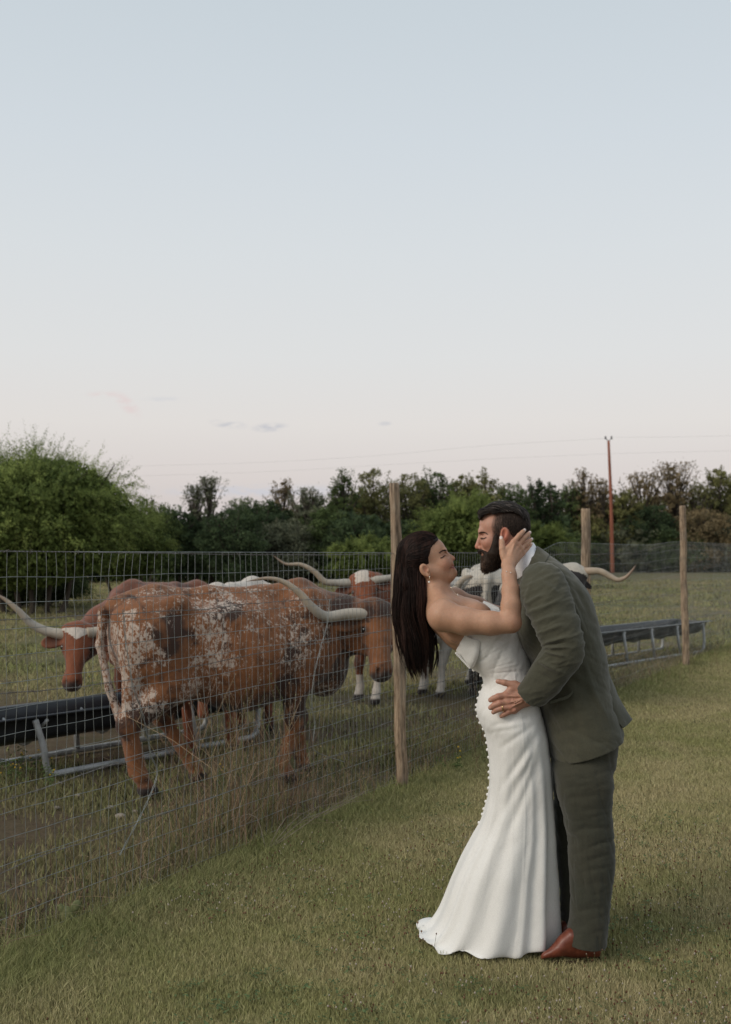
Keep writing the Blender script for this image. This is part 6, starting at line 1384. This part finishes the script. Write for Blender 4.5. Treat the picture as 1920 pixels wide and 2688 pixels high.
    tint(np.maximum(blob((1266, 1449.5, 0), (7, 3.2, 13), 4), blob((1268, 1456.5, 0), (7, 3.8, 12), 4)), (0.33, 0.10, 0.075), 0.9); tint(blob((1264, 1453, 0), (8, 1.5, 15), 4), (0.09, 0.025, 0.02), 0.9)
    tint(blob((1345, 1440, -30), (22, 26, 60)), (0.46, 0.17, 0.11), 0.6)
    for (x, y) in [(1330, 1825), (1334, 1843), (1341, 1856), (1351, 1864), (1310, 1829), (1313, 1846), (1319, 1859), (1334, 1870)]: tint(blob((x, y, D_ - 10), (8, 7, 12)), (0.45, 0.19, 0.13), 0.5)
    for (x, y) in [(1286, 1838), (1286.5, 1858), (1294, 1870), (1314.5, 1881), (1306, 1787.5)]: tint(blob((x, y, D_ - 6), (4.6, 4.6, 5), 4), (0.56, 0.34, 0.27), 0.8)
    # ---------------- hair and beard
    def poly_sd(poly, X, Y_):
        poly = np.asarray(poly, float); d = np.full(np.broadcast(X, Y_).shape, 1e9); s_ = np.ones_like(d)
        for i in range(len(poly)):
            a, b_ = poly[i], poly[i - 1]; ex, ey = b_ - a; wx, wy = X - a[0], Y_ - a[1]; t = np.clip((wx * ex + wy * ey) / (ex * ex + ey * ey), 0, 1)
            d = np.minimum(d, (wx - ex * t) ** 2 + (wy - ey * t) ** 2); c1 = Y_ >= a[1]; c2 = Y_ < b_[1]; c3 = ex * wy > ey * wx; s_ = np.where((c1 & c2 & c3) | (~c1 & ~c2 & ~c3), -s_, s_)
        return s_ * np.sqrt(d)
    def clip_poly(g_, poly, k=3.0):
        dd = poly_sd(poly, g_.ax[0][:, None], g_.ax[1][None, :])[:, :, None] + 0 * g_.ax[2][None, None, :]; A = g_.D; h_ = np.maximum(k - np.abs(A - dd), 0) / k; g_.D = (np.maximum(A, dd) + h_ * h_ * k * 0.25).astype(np.float32)
    SIDE = [(1297, 1345), (1293, 1365), (1289, 1384), (1292, 1400), (1292, 1425), (1312, 1425), (1312, 1395), (1316, 1384), (1326, 1380), (1337, 1387), (1342, 1400), (1349, 1412), (1375, 1418), (1405, 1420), (1405, 1310), (1320, 1310)]
    hd = (P[:, 1] < 1440) & (P[:, 0] > 1280); sdv = np.full(len(P), 9.0); sdv[hd] = poly_sd(SIDE, P[hd, 0], P[hd, 1])
    wob_ = (fbm(P * 0.9, 77, 3) - 0.5) * 5; cover = 1 - sstep(-3.5, 1.5, sdv + wob_); earx = blob((1325, 1403, -56), (13, 22, 12), 4) + blob((1325, 1403, 56), (13, 22, 12), 4)
    thin = 0.55 + 0.45 * sstep(1296, 1330, P[:, 0]) * sstep(1420, 1385, P[:, 1]) ; tint(cover * (1 - np.clip(earx * 1.3, 0, 1)) * np.clip(thin + 0.3 * (fbm(P * 1.3, 78, 2) - 0.5), 0, 1), (0.026, 0.019, 0.015), 0.96)
    place('body', mesh_from('body', relP(W3(V), root), flipF(F), True, {'Col': C}), SK_M, root)
    face_hair(root, V1, [(1261.5, 1413.5), (1266, 1414.3), (1271, 1413), (1276.5, 1410)], [(1258.5, 1400.5), (1263, 1398), (1269, 1397.5), (1275, 1399), (1280, 1402.5)], 6, mat_noise('brown_lash', [(0.3, (0.016, 0.010, 0.008)), (0.7, (0.04, 0.025, 0.018))], 50))
    gh = Px((1246, 1306, -66), (1402, 1425, 66), 1.4)
    gh.ell((1329, 1381, 0), (62.5, 55, 52.0), 8, rot2(10)); gh.ell((1290, 1372, 0), (35, 36, 43), 8)
    gh.cone((1266, 1352, -26), (1266, 1352, 26), 9.5, 9.5, 8); gh.cone((1270, 1349, -28), (1300, 1342, -28), 11, 18, 12); gh.cone((1270, 1349, 28), (1300, 1342, 28), 11, 18, 12); gh.cone((1270, 1347, 0), (1302, 1342, 0), 11, 20, 14); gh.cone((1302, 1342, 0), (1335, 1343, 0), 20, 22, 16); gh.cone((1300, 1343, -26), (1350, 1350, -26), 18, 20, 16); gh.cone((1300, 1343, 26), (1350, 1350, 26), 18, 20, 16); gh.cone((1335, 1343, 0), (1364, 1356, 0), 22, 22, 16)
    clip_poly(gh, [(1250, 1340), (1262, 1366), (1263, 1357), (1276, 1349), (1290, 1345), (1296, 1350), (1314, 1345), (1345, 1342), (1362, 1350), (1378, 1372), (1386, 1400), (1405, 1405), (1405, 1310), (1250, 1310)])
    Vh, Fh = gh.mesh(); Fh = flipF(Fh)
    fade = sstep(1352, 1384, Vh[:, 1]) * sstep(1345, 1312, Vh[:, 0])          # clipped short at the sides
    C = np.ones((len(Vh), 3)) * (0.95 + 0.6 * fade[:, None] * np.array([1.3, 1.05, 0.9])); acc = Acc(); acc.add(relP(W3(Vh), root), Fh, C); r = np.random.default_rng(8)
    nH = normals_of(Vh, flipF(Fh)); nH = nH * np.sign(((Vh - [1329, 1381, 0]) * nH).sum(1, keepdims=True))
    tr = trace(Vh, nH, 1500, lambda p: np.stack([np.ones(len(p)), 0.15 + 0.0 * p[:, 0] + 0.010 * (p[:, 0] - 1300), -0.25 + 0 * p[:, 0]], 1), 8, 3.6, 1.5, r)
    for q_ in tr:
        tone = r.uniform(0.45, 1.9) if r.uniform() < 0.86 else r.uniform(3, 6); add_tube(acc, relP(W3(q_), root), np.array([0.0005, 0.0011, 0.0013, 0.0013, 0.0012, 0.0010, 0.0007, 0.0003]) * r.uniform(0.6, 1.2), 3, False, a=np.array([1, 1, 1.02]) * tone)
    hm = hair_mat('dark_brown_hair', (0.012, 0.010, 0.0085), (0.036, 0.029, 0.025), 220)
    for kk in range(5200):         # clipped sides and nape stubble
        x, y = r.uniform(1292, 1392), r.uniform(1348, 1416)
        q = 1 - ((x - 1329) / 62.5) ** 2 - ((y - 1381) / 55) ** 2
        if q <= 0.02: continue
        if poly_sd(SIDE, np.array(x), np.array(y)) > 1.5: continue
        if x < 1316 and r.uniform() < 0.45: continue
        d0 = -math.sqrt(q) * 52.5 * (0.995); n_ = np.array([(x - 1329) / 62.5 ** 2, (y - 1381) / 55 ** 2, d0 / 52.5 ** 2]); n_ /= np.linalg.norm(n_); P_ = np.array([[x, y, d0], np.array([x, y, d0]) + n_ * 1.6 + np.array([1.2, 3.2, 0]) * r.uniform(0.6, 1.2)])
        add_tube(acc, relP(W3(P_), root), [0.0009, 0.0004], 3, False, a=np.array([1.2, 1, 0.9]) * r.uniform(0.6, 2.4) * (1 + 1.0 * (x < 1318)))
    place('hair', acc.mesh('hair'), hm, root)
    gb = Px((1246, 1376, -72), (1345, 1512, 72), 1.4)
    for s_ in (-1, 1):
        gb.chain([(1303, 1400, s_ * 45, 3), (1302, 1412, s_ * 44, 6), (1301, 1430, s_ * 43, 11), (1300, 1450, s_ * 38, 18), (1292, 1472, s_ * 24, 20), (1286, 1480, 0, 20)], 8)
        gb.chain([(1260, 1446, s_ * 4, 5.2), (1267, 1447, s_ * 15, 6.4), (1276, 1455, s_ * 25, 9), (1283, 1468, s_ * 25, 14)], 5)
        gb.cone((1312, 1450, s_ * 36), (1308, 1470, s_ * 20), 16, 16, 8)
    gb.ell((1280, 1479, 0), (20, 24, 23), 8); gb.cone((1269, 1464, -12), (1269, 1464, 12), 8, 8, 6); gb.cone((1278, 1478, 0), (1283, 1488, 0), 14, 14, 8); gb.cone((1290, 1478, 0), (1308, 1468, 0), 18, 18, 10)
    clip_poly(gb, [(1247, 1443), (1256, 1449), (1264, 1449), (1271, 1450), (1270, 1457), (1263, 1460), (1262, 1482), (1262, 1496), (1272, 1503), (1300, 1494), (1318, 1486), (1320, 1420), (1313, 1404), (1300, 1400), (1295, 1410), (1292, 1424), (1287, 1440), (1280, 1449), (1271, 1443.5), (1262, 1441)])
    Vb, Fb = gb.mesh(); Fb = flipF(Fb); nb = normals_of(W3(Vb), Fb)
    acc = Acc(); grey = np.exp(-(((Vb[:, 0] - 1267) / 8) ** 2 + ((Vb[:, 1] - 1484) / 16) ** 2)) + 0.4 * sstep(1410, 1385, Vb[:, 1]); acc.add(relP(W3(Vb), root), Fb, (1 + 2.6 * grey)[:, None] * np.array([1.0, 0.95, 0.9]))
    sel = r.choice(len(Vb), 5200)
    for i in sel:                  # beard hairs
        p = Vb[i]; nr = nb[i]; w3 = W3(p); dirn = nr * 0.35 + np.array([-0.25 if p[0] < 1285 else 0.0, 0, -1.0]) + r.normal(0, 0.28, 3); dirn /= np.linalg.norm(dirn); L = r.uniform(0.004, 0.013) * (0.5 if p[1] < 1425 else 1.0)
        q = w3 + dirn * L * 0.6 + nr * 0.0015; e = w3 + dirn * L; grey_ = math.exp(-(((p[0] - 1267) / 9) ** 2 + ((p[1] - 1485) / 18) ** 2)); tone = r.uniform(0.5, 2.0) + (5.0 * grey_ if r.uniform() < 0.6 else 0) + (1.5 if p[1] < 1420 and r.uniform() < 0.5 else 0)
        add_tube(acc, np.array([w3, q, e]) - np.array(root.location), [0.0011, 0.0010, 0.0004], 3, False, a=np.array([1, 0.95, 0.92]) * tone)
    place('beard', acc.mesh('beard'), hair_mat('brown_beard', (0.013, 0.009, 0.007), (0.040, 0.028, 0.021), 260), root)
    # ---------------- shirt and suit
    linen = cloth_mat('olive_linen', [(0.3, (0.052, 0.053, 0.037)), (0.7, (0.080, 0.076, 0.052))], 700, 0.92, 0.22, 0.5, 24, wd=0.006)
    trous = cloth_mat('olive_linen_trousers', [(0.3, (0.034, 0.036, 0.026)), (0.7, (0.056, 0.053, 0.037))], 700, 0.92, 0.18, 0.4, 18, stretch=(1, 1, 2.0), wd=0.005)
    white = cloth_mat('white_cotton', [(0.3, (0.72, 0.72, 0.74)), (0.7, (0.80, 0.80, 0.82))], 1200, 0.8, 0.1, 0.08)
    def creases(px_, py_, y_, ang, seed):      # sharp linen creases: ridged noise stretched one way
        u_ = px_ * math.cos(ang) + py_ * math.sin(ang); v_ = -px_ * math.sin(ang) + py_ * math.cos(ang); n_ = fbm(np.stack([u_ * 0.010, v_ * 0.042, y_ * 5], 1), seed, 3); return (1 - np.abs(2 * n_ - 1)) ** 6 - 0.25
    def cloth_from(name, rows_, mat, nang, nlev, par, wrf=None, power=2.2, thick=0.003, shape=None):
        G, th = loft_rings(rows_, nang, nlev, shape, power); V_ = G.reshape(-1, 3); F_ = loft(G)[1][:, ::-1]; nn = normals_of(V_, F_)
        px_ = 960 + V_[:, 0] / V_[:, 1] * F_PX; py_ = HOR - (V_[:, 2] - CAM_H) / V_[:, 1] * F_PX; ns = np.tile(np.sin(th) > -0.2, nlev)
        w = (fbm(np.stack([px_ * 0.02, py_ * 0.02, V_[:, 1] * 8], 1), 9, 4) - 0.5) * (0.008 if mat is linen else 0.001) + (creases(px_, py_, V_[:, 1], 0.5, 5) * 0.0036 + creases(px_ * 1.7, py_ * 1.7, V_[:, 1], 1.2, 25) * 0.0018) * (1 if mat is linen else 0)
        if wrf: w = w + wrf(px_, py_, ns, np.tile(th, nlev), np.repeat(np.linspace(0, 1, nlev), nang))
        o = place(name, mesh_from(name, relP(V_ + nn * w[:, None], root), F_), mat, par)
        if thick: md = o.modifiers.new('thick', 'SOLIDIFY'); md.thickness = thick; md.offset = -1
        return o
    def pulls(lst):
        def f(px_, py_, ns, th, t):
            w = np.zeros(len(px_))
            for (x0, y0, x1, y1, wd, h) in lst:
                L = math.hypot(x1 - x0, y1 - y0); ux, uy = (x1 - x0) / L, (y1 - y0) / L; s_ = (px_ - x0) * ux + (py_ - y0) * uy; d = -(px_ - x0) * uy + (py_ - y0) * ux
                w += h * np.exp(-(d / wd) ** 2) * sstep(-12, L * 0.35, s_) * (1 - sstep(L * 0.55, L + 14, s_)) * ns
            return w
        return f
    cloth_from('shirt_collar', [(1336, 1478, 1398, 1425, 52, 0), (1343, 1493, 1402, 1431, 58, 0), (1351, 1507, 1406, 1439, 66, 0), (1359, 1519, 1411, 1447, 73, 0)], white, 80, 24, root, power=2.0)
    jk = [(1364, 1512, 1407, 1440, 64, 0), (1363, 1519, 1424, 1452, 86, 0), (1363, 1530, 1454, 1468, 118, 0), (1364, 1545, 1482, 1489, 138, 0), (1360, 1582, 1518, 1526, 150, 0), (1352, 1622, 1548, 1576, 152, 0), (1350, 1665, 1568, 1648, 150, 0), (1366, 1705, 1583, 1713, 146, 0), (1392, 1745, 1592, 1770, 142, 0), (1408, 1800, 1598, 1812, 140, 0),
          (1420, 1856, 1606, 1848, 140, 0), (1432, 1915, 1618, 1884, 138, 0), (1442, 1958, 1628, 1912, 140, 0), (1450, 1994, 1630, 1928, 139, 0)]
    jacket = cloth_from('jacket', jk, linen, 170, 120, root, pulls([(1500, 1520, 1560, 1640, 7, .006), (1490, 1600, 1566, 1700, 9, -.005), (1470, 1800, 1545, 1960, 12, .006), (1530, 1730, 1560, 1830, 8, -.005), (1440, 1880, 1500, 1960, 10, .004), (1485, 1540, 1530, 1650, 5, -.008), (1430, 1930, 1560, 1905, 8, .003), (1540, 1785, 1600, 1900, 7, -.006)]), 2.25)
    # collar band and lapel roll
    cloth_from('jacket_collar', [(1365, 1506, 1406, 1437, 66, 0), (1363, 1509, 1410, 1439, 74, 0), (1361, 1514, 1420, 1446, 85, 0), (1362, 1525, 1436, 1458, 102, 0)], linen, 90, 18, jacket, power=2.1, thick=0.005)
    # vent flap at the back
    def sheet(name, rows_, mat, par, nu=60, nv=30, thick=0.004, wob=0.004):
        R_ = np.array([catmull(np.asarray(r_, float), nu) for r_ in rows_]); Q = np.array([catmull(R_[:, j], nv) for j in range(nu)]).transpose(1, 0, 2)
        V_ = W3(Q.reshape(-1, 3)); i, j = np.meshgrid(np.arange(nv - 1), np.arange(nu - 1), indexing='ij'); F_ = np.stack([i * nu + j, i * nu + j + 1, (i + 1) * nu + j + 1, (i + 1) * nu + j], -1).reshape(-1, 4)
        V_ = V_ + normals_of(V_, F_) * ((fbm(V_ * 22, 3) - 0.5) * wob)[:, None]
        o = place(name, mesh_from(name, relP(V_, root), F_), mat, par); md = o.modifiers.new('thick', 'SOLIDIFY'); md.thickness = thick; md.offset = 0; return o
    sheet('back_vent_flap', [[(1538, 1765, -118), (1548, 1784, -118), (1570, 1829, -108), (1582, 1842, -104), (1608, 1876, -92), (1630, 1906, -84), (1637, 1911, -80)],
                        [(1570, 1755, -98), (1585, 1790, -92), (1600, 1828, -84), (1610, 1842, -80), (1626, 1868, -72), (1644, 1898, -64), (1648, 1902, -60)],
                        [(1590, 1745, -40), (1602, 1779, -38), (1615, 1812, -36), (1622, 1830, -34), (1638, 1857, -30), (1655, 1884, -26), (1660, 1889, -24)],
                        [(1590, 1748, 40), (1602, 1780, 40), (1614, 1812, 40), (1622, 1830, 40), (1636, 1857, 40), (1652, 1884, 40), (1658, 1888, 40)]], linen, jacket)
    sheet('pocket_flap', [[(1442, 1842, -139), (1466, 1834, -144), (1490, 1826, -146), (1504, 1813, -144)], [(1442, 1848, -141), (1468, 1841, -146), (1493, 1832, -148), (1505, 1818, -146)]], linen, jacket, 30, 6, 0.003, 0.001)
    # near sleeve
    path = np.array([(1418, 1512, -112, 40), (1424, 1532, -138, 56), (1437, 1570, -158, 60), (1452, 1612, -174, 57), (1468, 1655, -186, 54), (1478, 1692, -190, 51), (1474, 1722, -186, 50), (1452, 1755, -172, 48), (1424, 1790, -150, 45), (1392, 1826, -126, 40)], float)
    n = 150; Cp = catmull(path[:, :3], n); Rr = catmull(np.stack([path[:, 3]] * 3, 1), n)[:, 0]; Rr[:6] *= np.linspace(0.35, 1, 6) ** 0.5
    Vt, Ft = tube(W3(Cp), Rr / 700.0, 90, False); t = np.repeat(np.linspace(0, 1, n), 90); ctr = np.repeat(W3(Cp), 90, 0); dv = Vt - ctr; px_ = 960 + Vt[:, 0] / Vt[:, 1] * F_PX; py_ = HOR - (Vt[:, 2] - CAM_H) / Vt[:, 1] * F_PX
    dv[:, 1] *= 0.82; nd = dv / (np.linalg.norm(dv, axis=1, keepdims=True)); w = (fbm(np.stack([px_ * 0.022, py_ * 0.022, Vt[:, 1] * 6], 1), 19, 4) - 0.5) * 0.010 + creases(px_, py_, Vt[:, 1], -0.35, 8) * 0.0045 + creases(px_ * 1.8, py_ * 1.8, Vt[:, 1], -0.6, 26) * 0.0022
    pl = pulls([(1370, 1595, 1440, 1555, 4.5, .006), (1376, 1615, 1470, 1580, 5, .006), (1385, 1640, 1480, 1612, 5, .005), (1400, 1668, 1480, 1640, 4.5, .006), (1430, 1688, 1500, 1672, 4, .010), (1428, 1700, 1498, 1700, 4, .009), (1436, 1712, 1480, 1722, 3.5, .008), (1432, 1694, 1490, 1686, 3, -.009), (1425, 1745, 1490, 1770, 6, .007), (1408, 1762, 1460, 1795, 6, -.005), (1415, 1520, 1470, 1560, 6, .004), (1400, 1520, 1380, 1580, 5, .004), (1418, 1738, 1455, 1752, 4, .007)])
    w = w + pl(px_, py_, dv[:, 1] < 0.01, None, None) - 0.010 * np.exp(-((t - 0.985) / 0.01) ** 2) * 0
    Vt = ctr + dv + nd * w[:, None]; slv = place('sleeve', mesh_from('sleeve', relP(Vt, root), Ft), linen, jacket); md = slv.modifiers.new('thick', 'SOLIDIFY'); md.thickness = 0.004; md.offset = -1
    # far sleeve (behind her)
    path = np.array([(1420, 1515, 110, 40), (1430, 1560, 150, 56), (1455, 1640, 170, 52), (1460, 1700, 170, 48), (1430, 1760, 140, 44), (1392, 1802, 108, 38)], float); Cp = catmull(path[:, :3], 60); Rr = catmull(np.stack([path[:, 3]] * 3, 1), 60)[:, 0]; Vt, Ft = tube(W3(Cp), Rr / 700.0, 50, False); place('sleeve', mesh_from('sleeve', relP(Vt, root), Ft), linen, jacket)
    # sleeve buttons
    bt = mat_noise('horn_button', [(0.3, (0.10, 0.085, 0.06)), (0.7, (0.22, 0.19, 0.14))], 200, 0.3, spec=0.5)
    for (x, y, d_) in [(1425, 1831, -163), (1436, 1817, -173), (1444, 1808, -180), (1452, 1800, -186)]:
        a = np.linspace(0, 2 * np.pi, 20, endpoint=False); c = np.array(relP(W3([x, y, d_]), root)); rows_ = [np.stack([c[0] + r_ * np.cos(a), np.full(20, c[1] + z_), c[2] + r_ * np.sin(a)], 1) for r_, z_ in ((0.0001, -0.001), (0.0028, -0.001), (0.004, -0.0022), (0.0054, -0.0018), (0.0060, 0.0), (0.0052, 0.0025))]; Vb_, Fb_ = loft(np.array(rows_)); place('sleeve_button', mesh_from('sleeve_button', Vb_, Fb_), bt, slv)
    # trousers: one garment, two legs
    rr = np.random.default_rng(6); pn = [(1470, 2040, 1560, 2050, 6, .005), (1480, 2095, 1600, 2080, 6, .005), (1475, 2070, 1590, 2055, 5, .004), (1520, 2180, 1606, 2170, 6, .006), (1545, 2225, 1610, 2205, 5, .007), (1540, 2262, 1610, 2238, 5, .008), (1530, 2290, 1612, 2272, 5, .006), (1500, 2330, 1600, 2310, 7, .005), (1500, 2395, 1595, 2380, 7, .005), (1560, 1990, 1606, 2000, 4, .005), (1500, 2425, 1560, 2440, 7, .004), (1535, 2100, 1530, 2460, 5, .003), (1500, 2130, 1590, 2120, 6, .003)]
    A_, ths = loft_rings([(1438, 1880, 1600, 1850, 108, -4), (1444, 1940, 1620, 1900, 108, -8), (1452, 1990, 1614, 1975, 104, -20), (1455, 2030, 1608, 2040, 88, -46), (1467, 2095, 1604, 2100, 74, -54), (1482, 2150, 1604, 2150, 68, -56), (1491, 2200, 1607, 2200, 64, -58), (1496, 2262, 1611, 2268, 60, -58), (1499, 2335, 1603, 2335, 57, -57), (1500, 2400, 1597, 2400, 56, -54), (1490, 2450, 1592, 2455, 58, -50), (1484, 2470, 1590, 2478, 59, -48)], 120, 150, None, 2.2)
    B_, _ = loft_rings([(1450, 1900, 1600, 1870, 100, 30), (1450, 1990, 1602, 1975, 100, 40), (1452, 2040, 1590, 2040, 80, 60), (1456, 2110, 1580, 2110, 68, 66), (1460, 2200, 1572, 2200, 62, 68), (1466, 2280, 1570, 2280, 58, 68), (1472, 2345, 1566, 2345, 54, 68), (1476, 2400, 1562, 2400, 52, 70), (1478, 2458, 1562, 2455, 54, 72)], 90, 100, None, 2.2)
    parts = []
    for Gx, na in ((A_, 120), (B_, 90)):
        V_ = Gx.reshape(-1, 3); F_ = loft(Gx)[1][:, ::-1]; nn = normals_of(V_, F_); px_ = 960 + V_[:, 0] / V_[:, 1] * F_PX; py_ = HOR - (V_[:, 2] - CAM_H) / V_[:, 1] * F_PX; thx = np.tile(np.linspace(0, 2 * np.pi, na, endpoint=False), len(Gx))
        w = (fbm(np.stack([px_ * 0.018, py_ * 0.03, V_[:, 1] * 6], 1), 29, 4) - 0.5) * 0.010 + creases(px_, py_, V_[:, 1], -0.25, 11) * 0.0030 + creases(px_, py_, V_[:, 1], 1.35, 14) * 0.0035 + 0.55 * pulls(pn)(px_, py_, np.sin(thx) > -0.1, None, None) + 0.0015 * np.exp(-(((thx - 1.25) + np.pi) % (2 * np.pi) - np.pi) ** 2 / 0.01) * sstep(1950, 2050, py_)
        parts.append((V_ + nn * w[:, None], F_))
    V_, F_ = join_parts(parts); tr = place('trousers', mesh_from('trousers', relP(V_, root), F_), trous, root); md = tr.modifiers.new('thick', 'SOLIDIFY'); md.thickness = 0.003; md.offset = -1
    # boots
    lea = mat_noise('red_brown_leather', [(0.3, (0.125, 0.032, 0.018)), (0.7, (0.205, 0.058, 0.032))], 40, 0.42, spec=0.5, bmp=0.35, bdist=0.002, bscale=160)
    sole = mat_noise('dark_sole', [(0.3, (0.03, 0.018, 0.012)), (0.7, (0.06, 0.035, 0.025))], 40, 0.6)
    for dc in (-50, 72):
        dy = -8 if dc < 0 else -43; dxx = 0 if dc < 0 else 12
        gs = Px((1400 + dxx, 2380 + dy, dc - 60), (1610 + dxx, 2540 + dy, dc + 60), 2.0)
        gs.cone((1537 + dxx, 2400 + dy, dc), (1537 + dxx, 2478 + dy, dc), 36, 33, 10); gs.cone((1540 + dxx, 2490 + dy, dc), (1490 + dxx, 2488 + dy, dc - 2), 27, 30, 12, (1, 1, 0.95)); gs.cone((1505 + dxx, 2470 + dy, dc), (1470 + dxx, 2497 + dy, dc - 6), 30, 22, 12, (1, 1, 0.8)); gs.cone((1470 + dxx, 2501 + dy, dc - 6), (1432 + dxx, 2511 + dy, dc - 10), 21, 12, 10, (1, 1, 0.66))
        gs.ell((1556 + dxx, 2494 + dy, dc), (22, 24, 24), 8)
        # flat sole
        dd = (gs.ax[1] - (2517 + dy))[None, :, None] + 0 * gs.D; gs.D = np.maximum(gs.D, dd).astype(np.float32)
        Vx, Fx = gs.mesh(); low = sstep(2508 + dy, 2511 + dy, Vx[:, 1]); Pw = W3(Vx); Pw[:, 2] += -Pw[:, 2].min() + 0.010; xb = np.linspace(Pw[:, 0].min(), Pw[:, 0].max(), 26); ib = np.clip(np.digitize(Pw[:, 0], xb) - 1, 0, 24); mz = np.array([Pw[ib == q, 2].min() if (ib == q).any() else 0.01 for q in range(25)]); mz = np.minimum(mz, 0.06); lift_ = np.interp(Pw[:, 0], (xb[1:] + xb[:-1]) / 2, mz) - 0.010; Pw[:, 2] -= lift_ * sstep(0.11, 0.04, Pw[:, 2])
        bo = place('boot', mesh_from('boot', relP(Pw, root), flipF(Fx)), lea, root)
        # sole and heel
        yy = Pw[Pw[:, 2] < 0.02]; acc = Acc(); a = np.linspace(0, 2 * np.pi, 40, endpoint=False)
        x0, x1 = yy[:, 0].min() - 0.002, yy[:, 0].max() + 0.002; yc = yy[:, 1].mean(); xm = (x0 + x1) / 2; hl_ = (x1 - x0) / 2
        for (xa, xb, z0, z1, hw) in ((x0, x1 - 0.005, 0.0, 0.012, 0.040), (x1 - 0.075, x1, -0.012, 0.010, 0.034)):
            rows_ = [np.stack([(xa + xb) / 2 + (xb - xa) / 2 * np.sign(np.cos(a)) * np.abs(np.cos(a)) ** 0.7, yc + hw * np.sin(a) * (1 - 0.18 * np.cos(a - np.pi) ** 2), np.full(40, z)], 1) for z in (z0, z1)]; V__, F__ = loft(np.array(rows_)); acc.add(relP(V__, root), F__)
        place('sole', acc.mesh('sole', False), sole, bo)
    gold = new_mat('ring_gold'); gold[2].inputs['Base Color'].default_value = (0.80, 0.60, 0.30, 1); gold[2].inputs['Metallic'].default_value = 1; gold[2].inputs['Roughness'].default_value = 0.22
    th2 = np.linspace(0, 2 * np.pi, 32); acc = Acc(); Pb = np.stack([1320 + 1.6 * np.cos(th2), 1858.5 + 9.3 * np.cos(th2), -119 - 9.2 * np.sin(th2)], 1); add_tube(acc, relP(W3(Pb), root), 0.0021, 8, False); place('ring', acc.mesh('ring'), gold[0], root)
    silver = new_mat('silver_cuff'); silver[2].inputs['Base Color'].default_value = (0.72, 0.68, 0.60, 1); silver[2].inputs['Metallic'].default_value = 1; silver[2].inputs['Roughness'].default_value = 0.25
    acc = Acc(); Pb = np.stack([1376 + 7 * np.cos(th2) * 0 - 5 * np.sin(th2) * 0 + 7 * np.cos(th2), 1826 + 20.5 * np.cos(th2) * 0.9 + 4, -114 - 20.5 * np.sin(th2)], 1); add_tube(acc, relP(W3(Pb), root), 0.0017, 6, False); place('bracelet', acc.mesh('bracelet'), silver[0], root)
build_man()
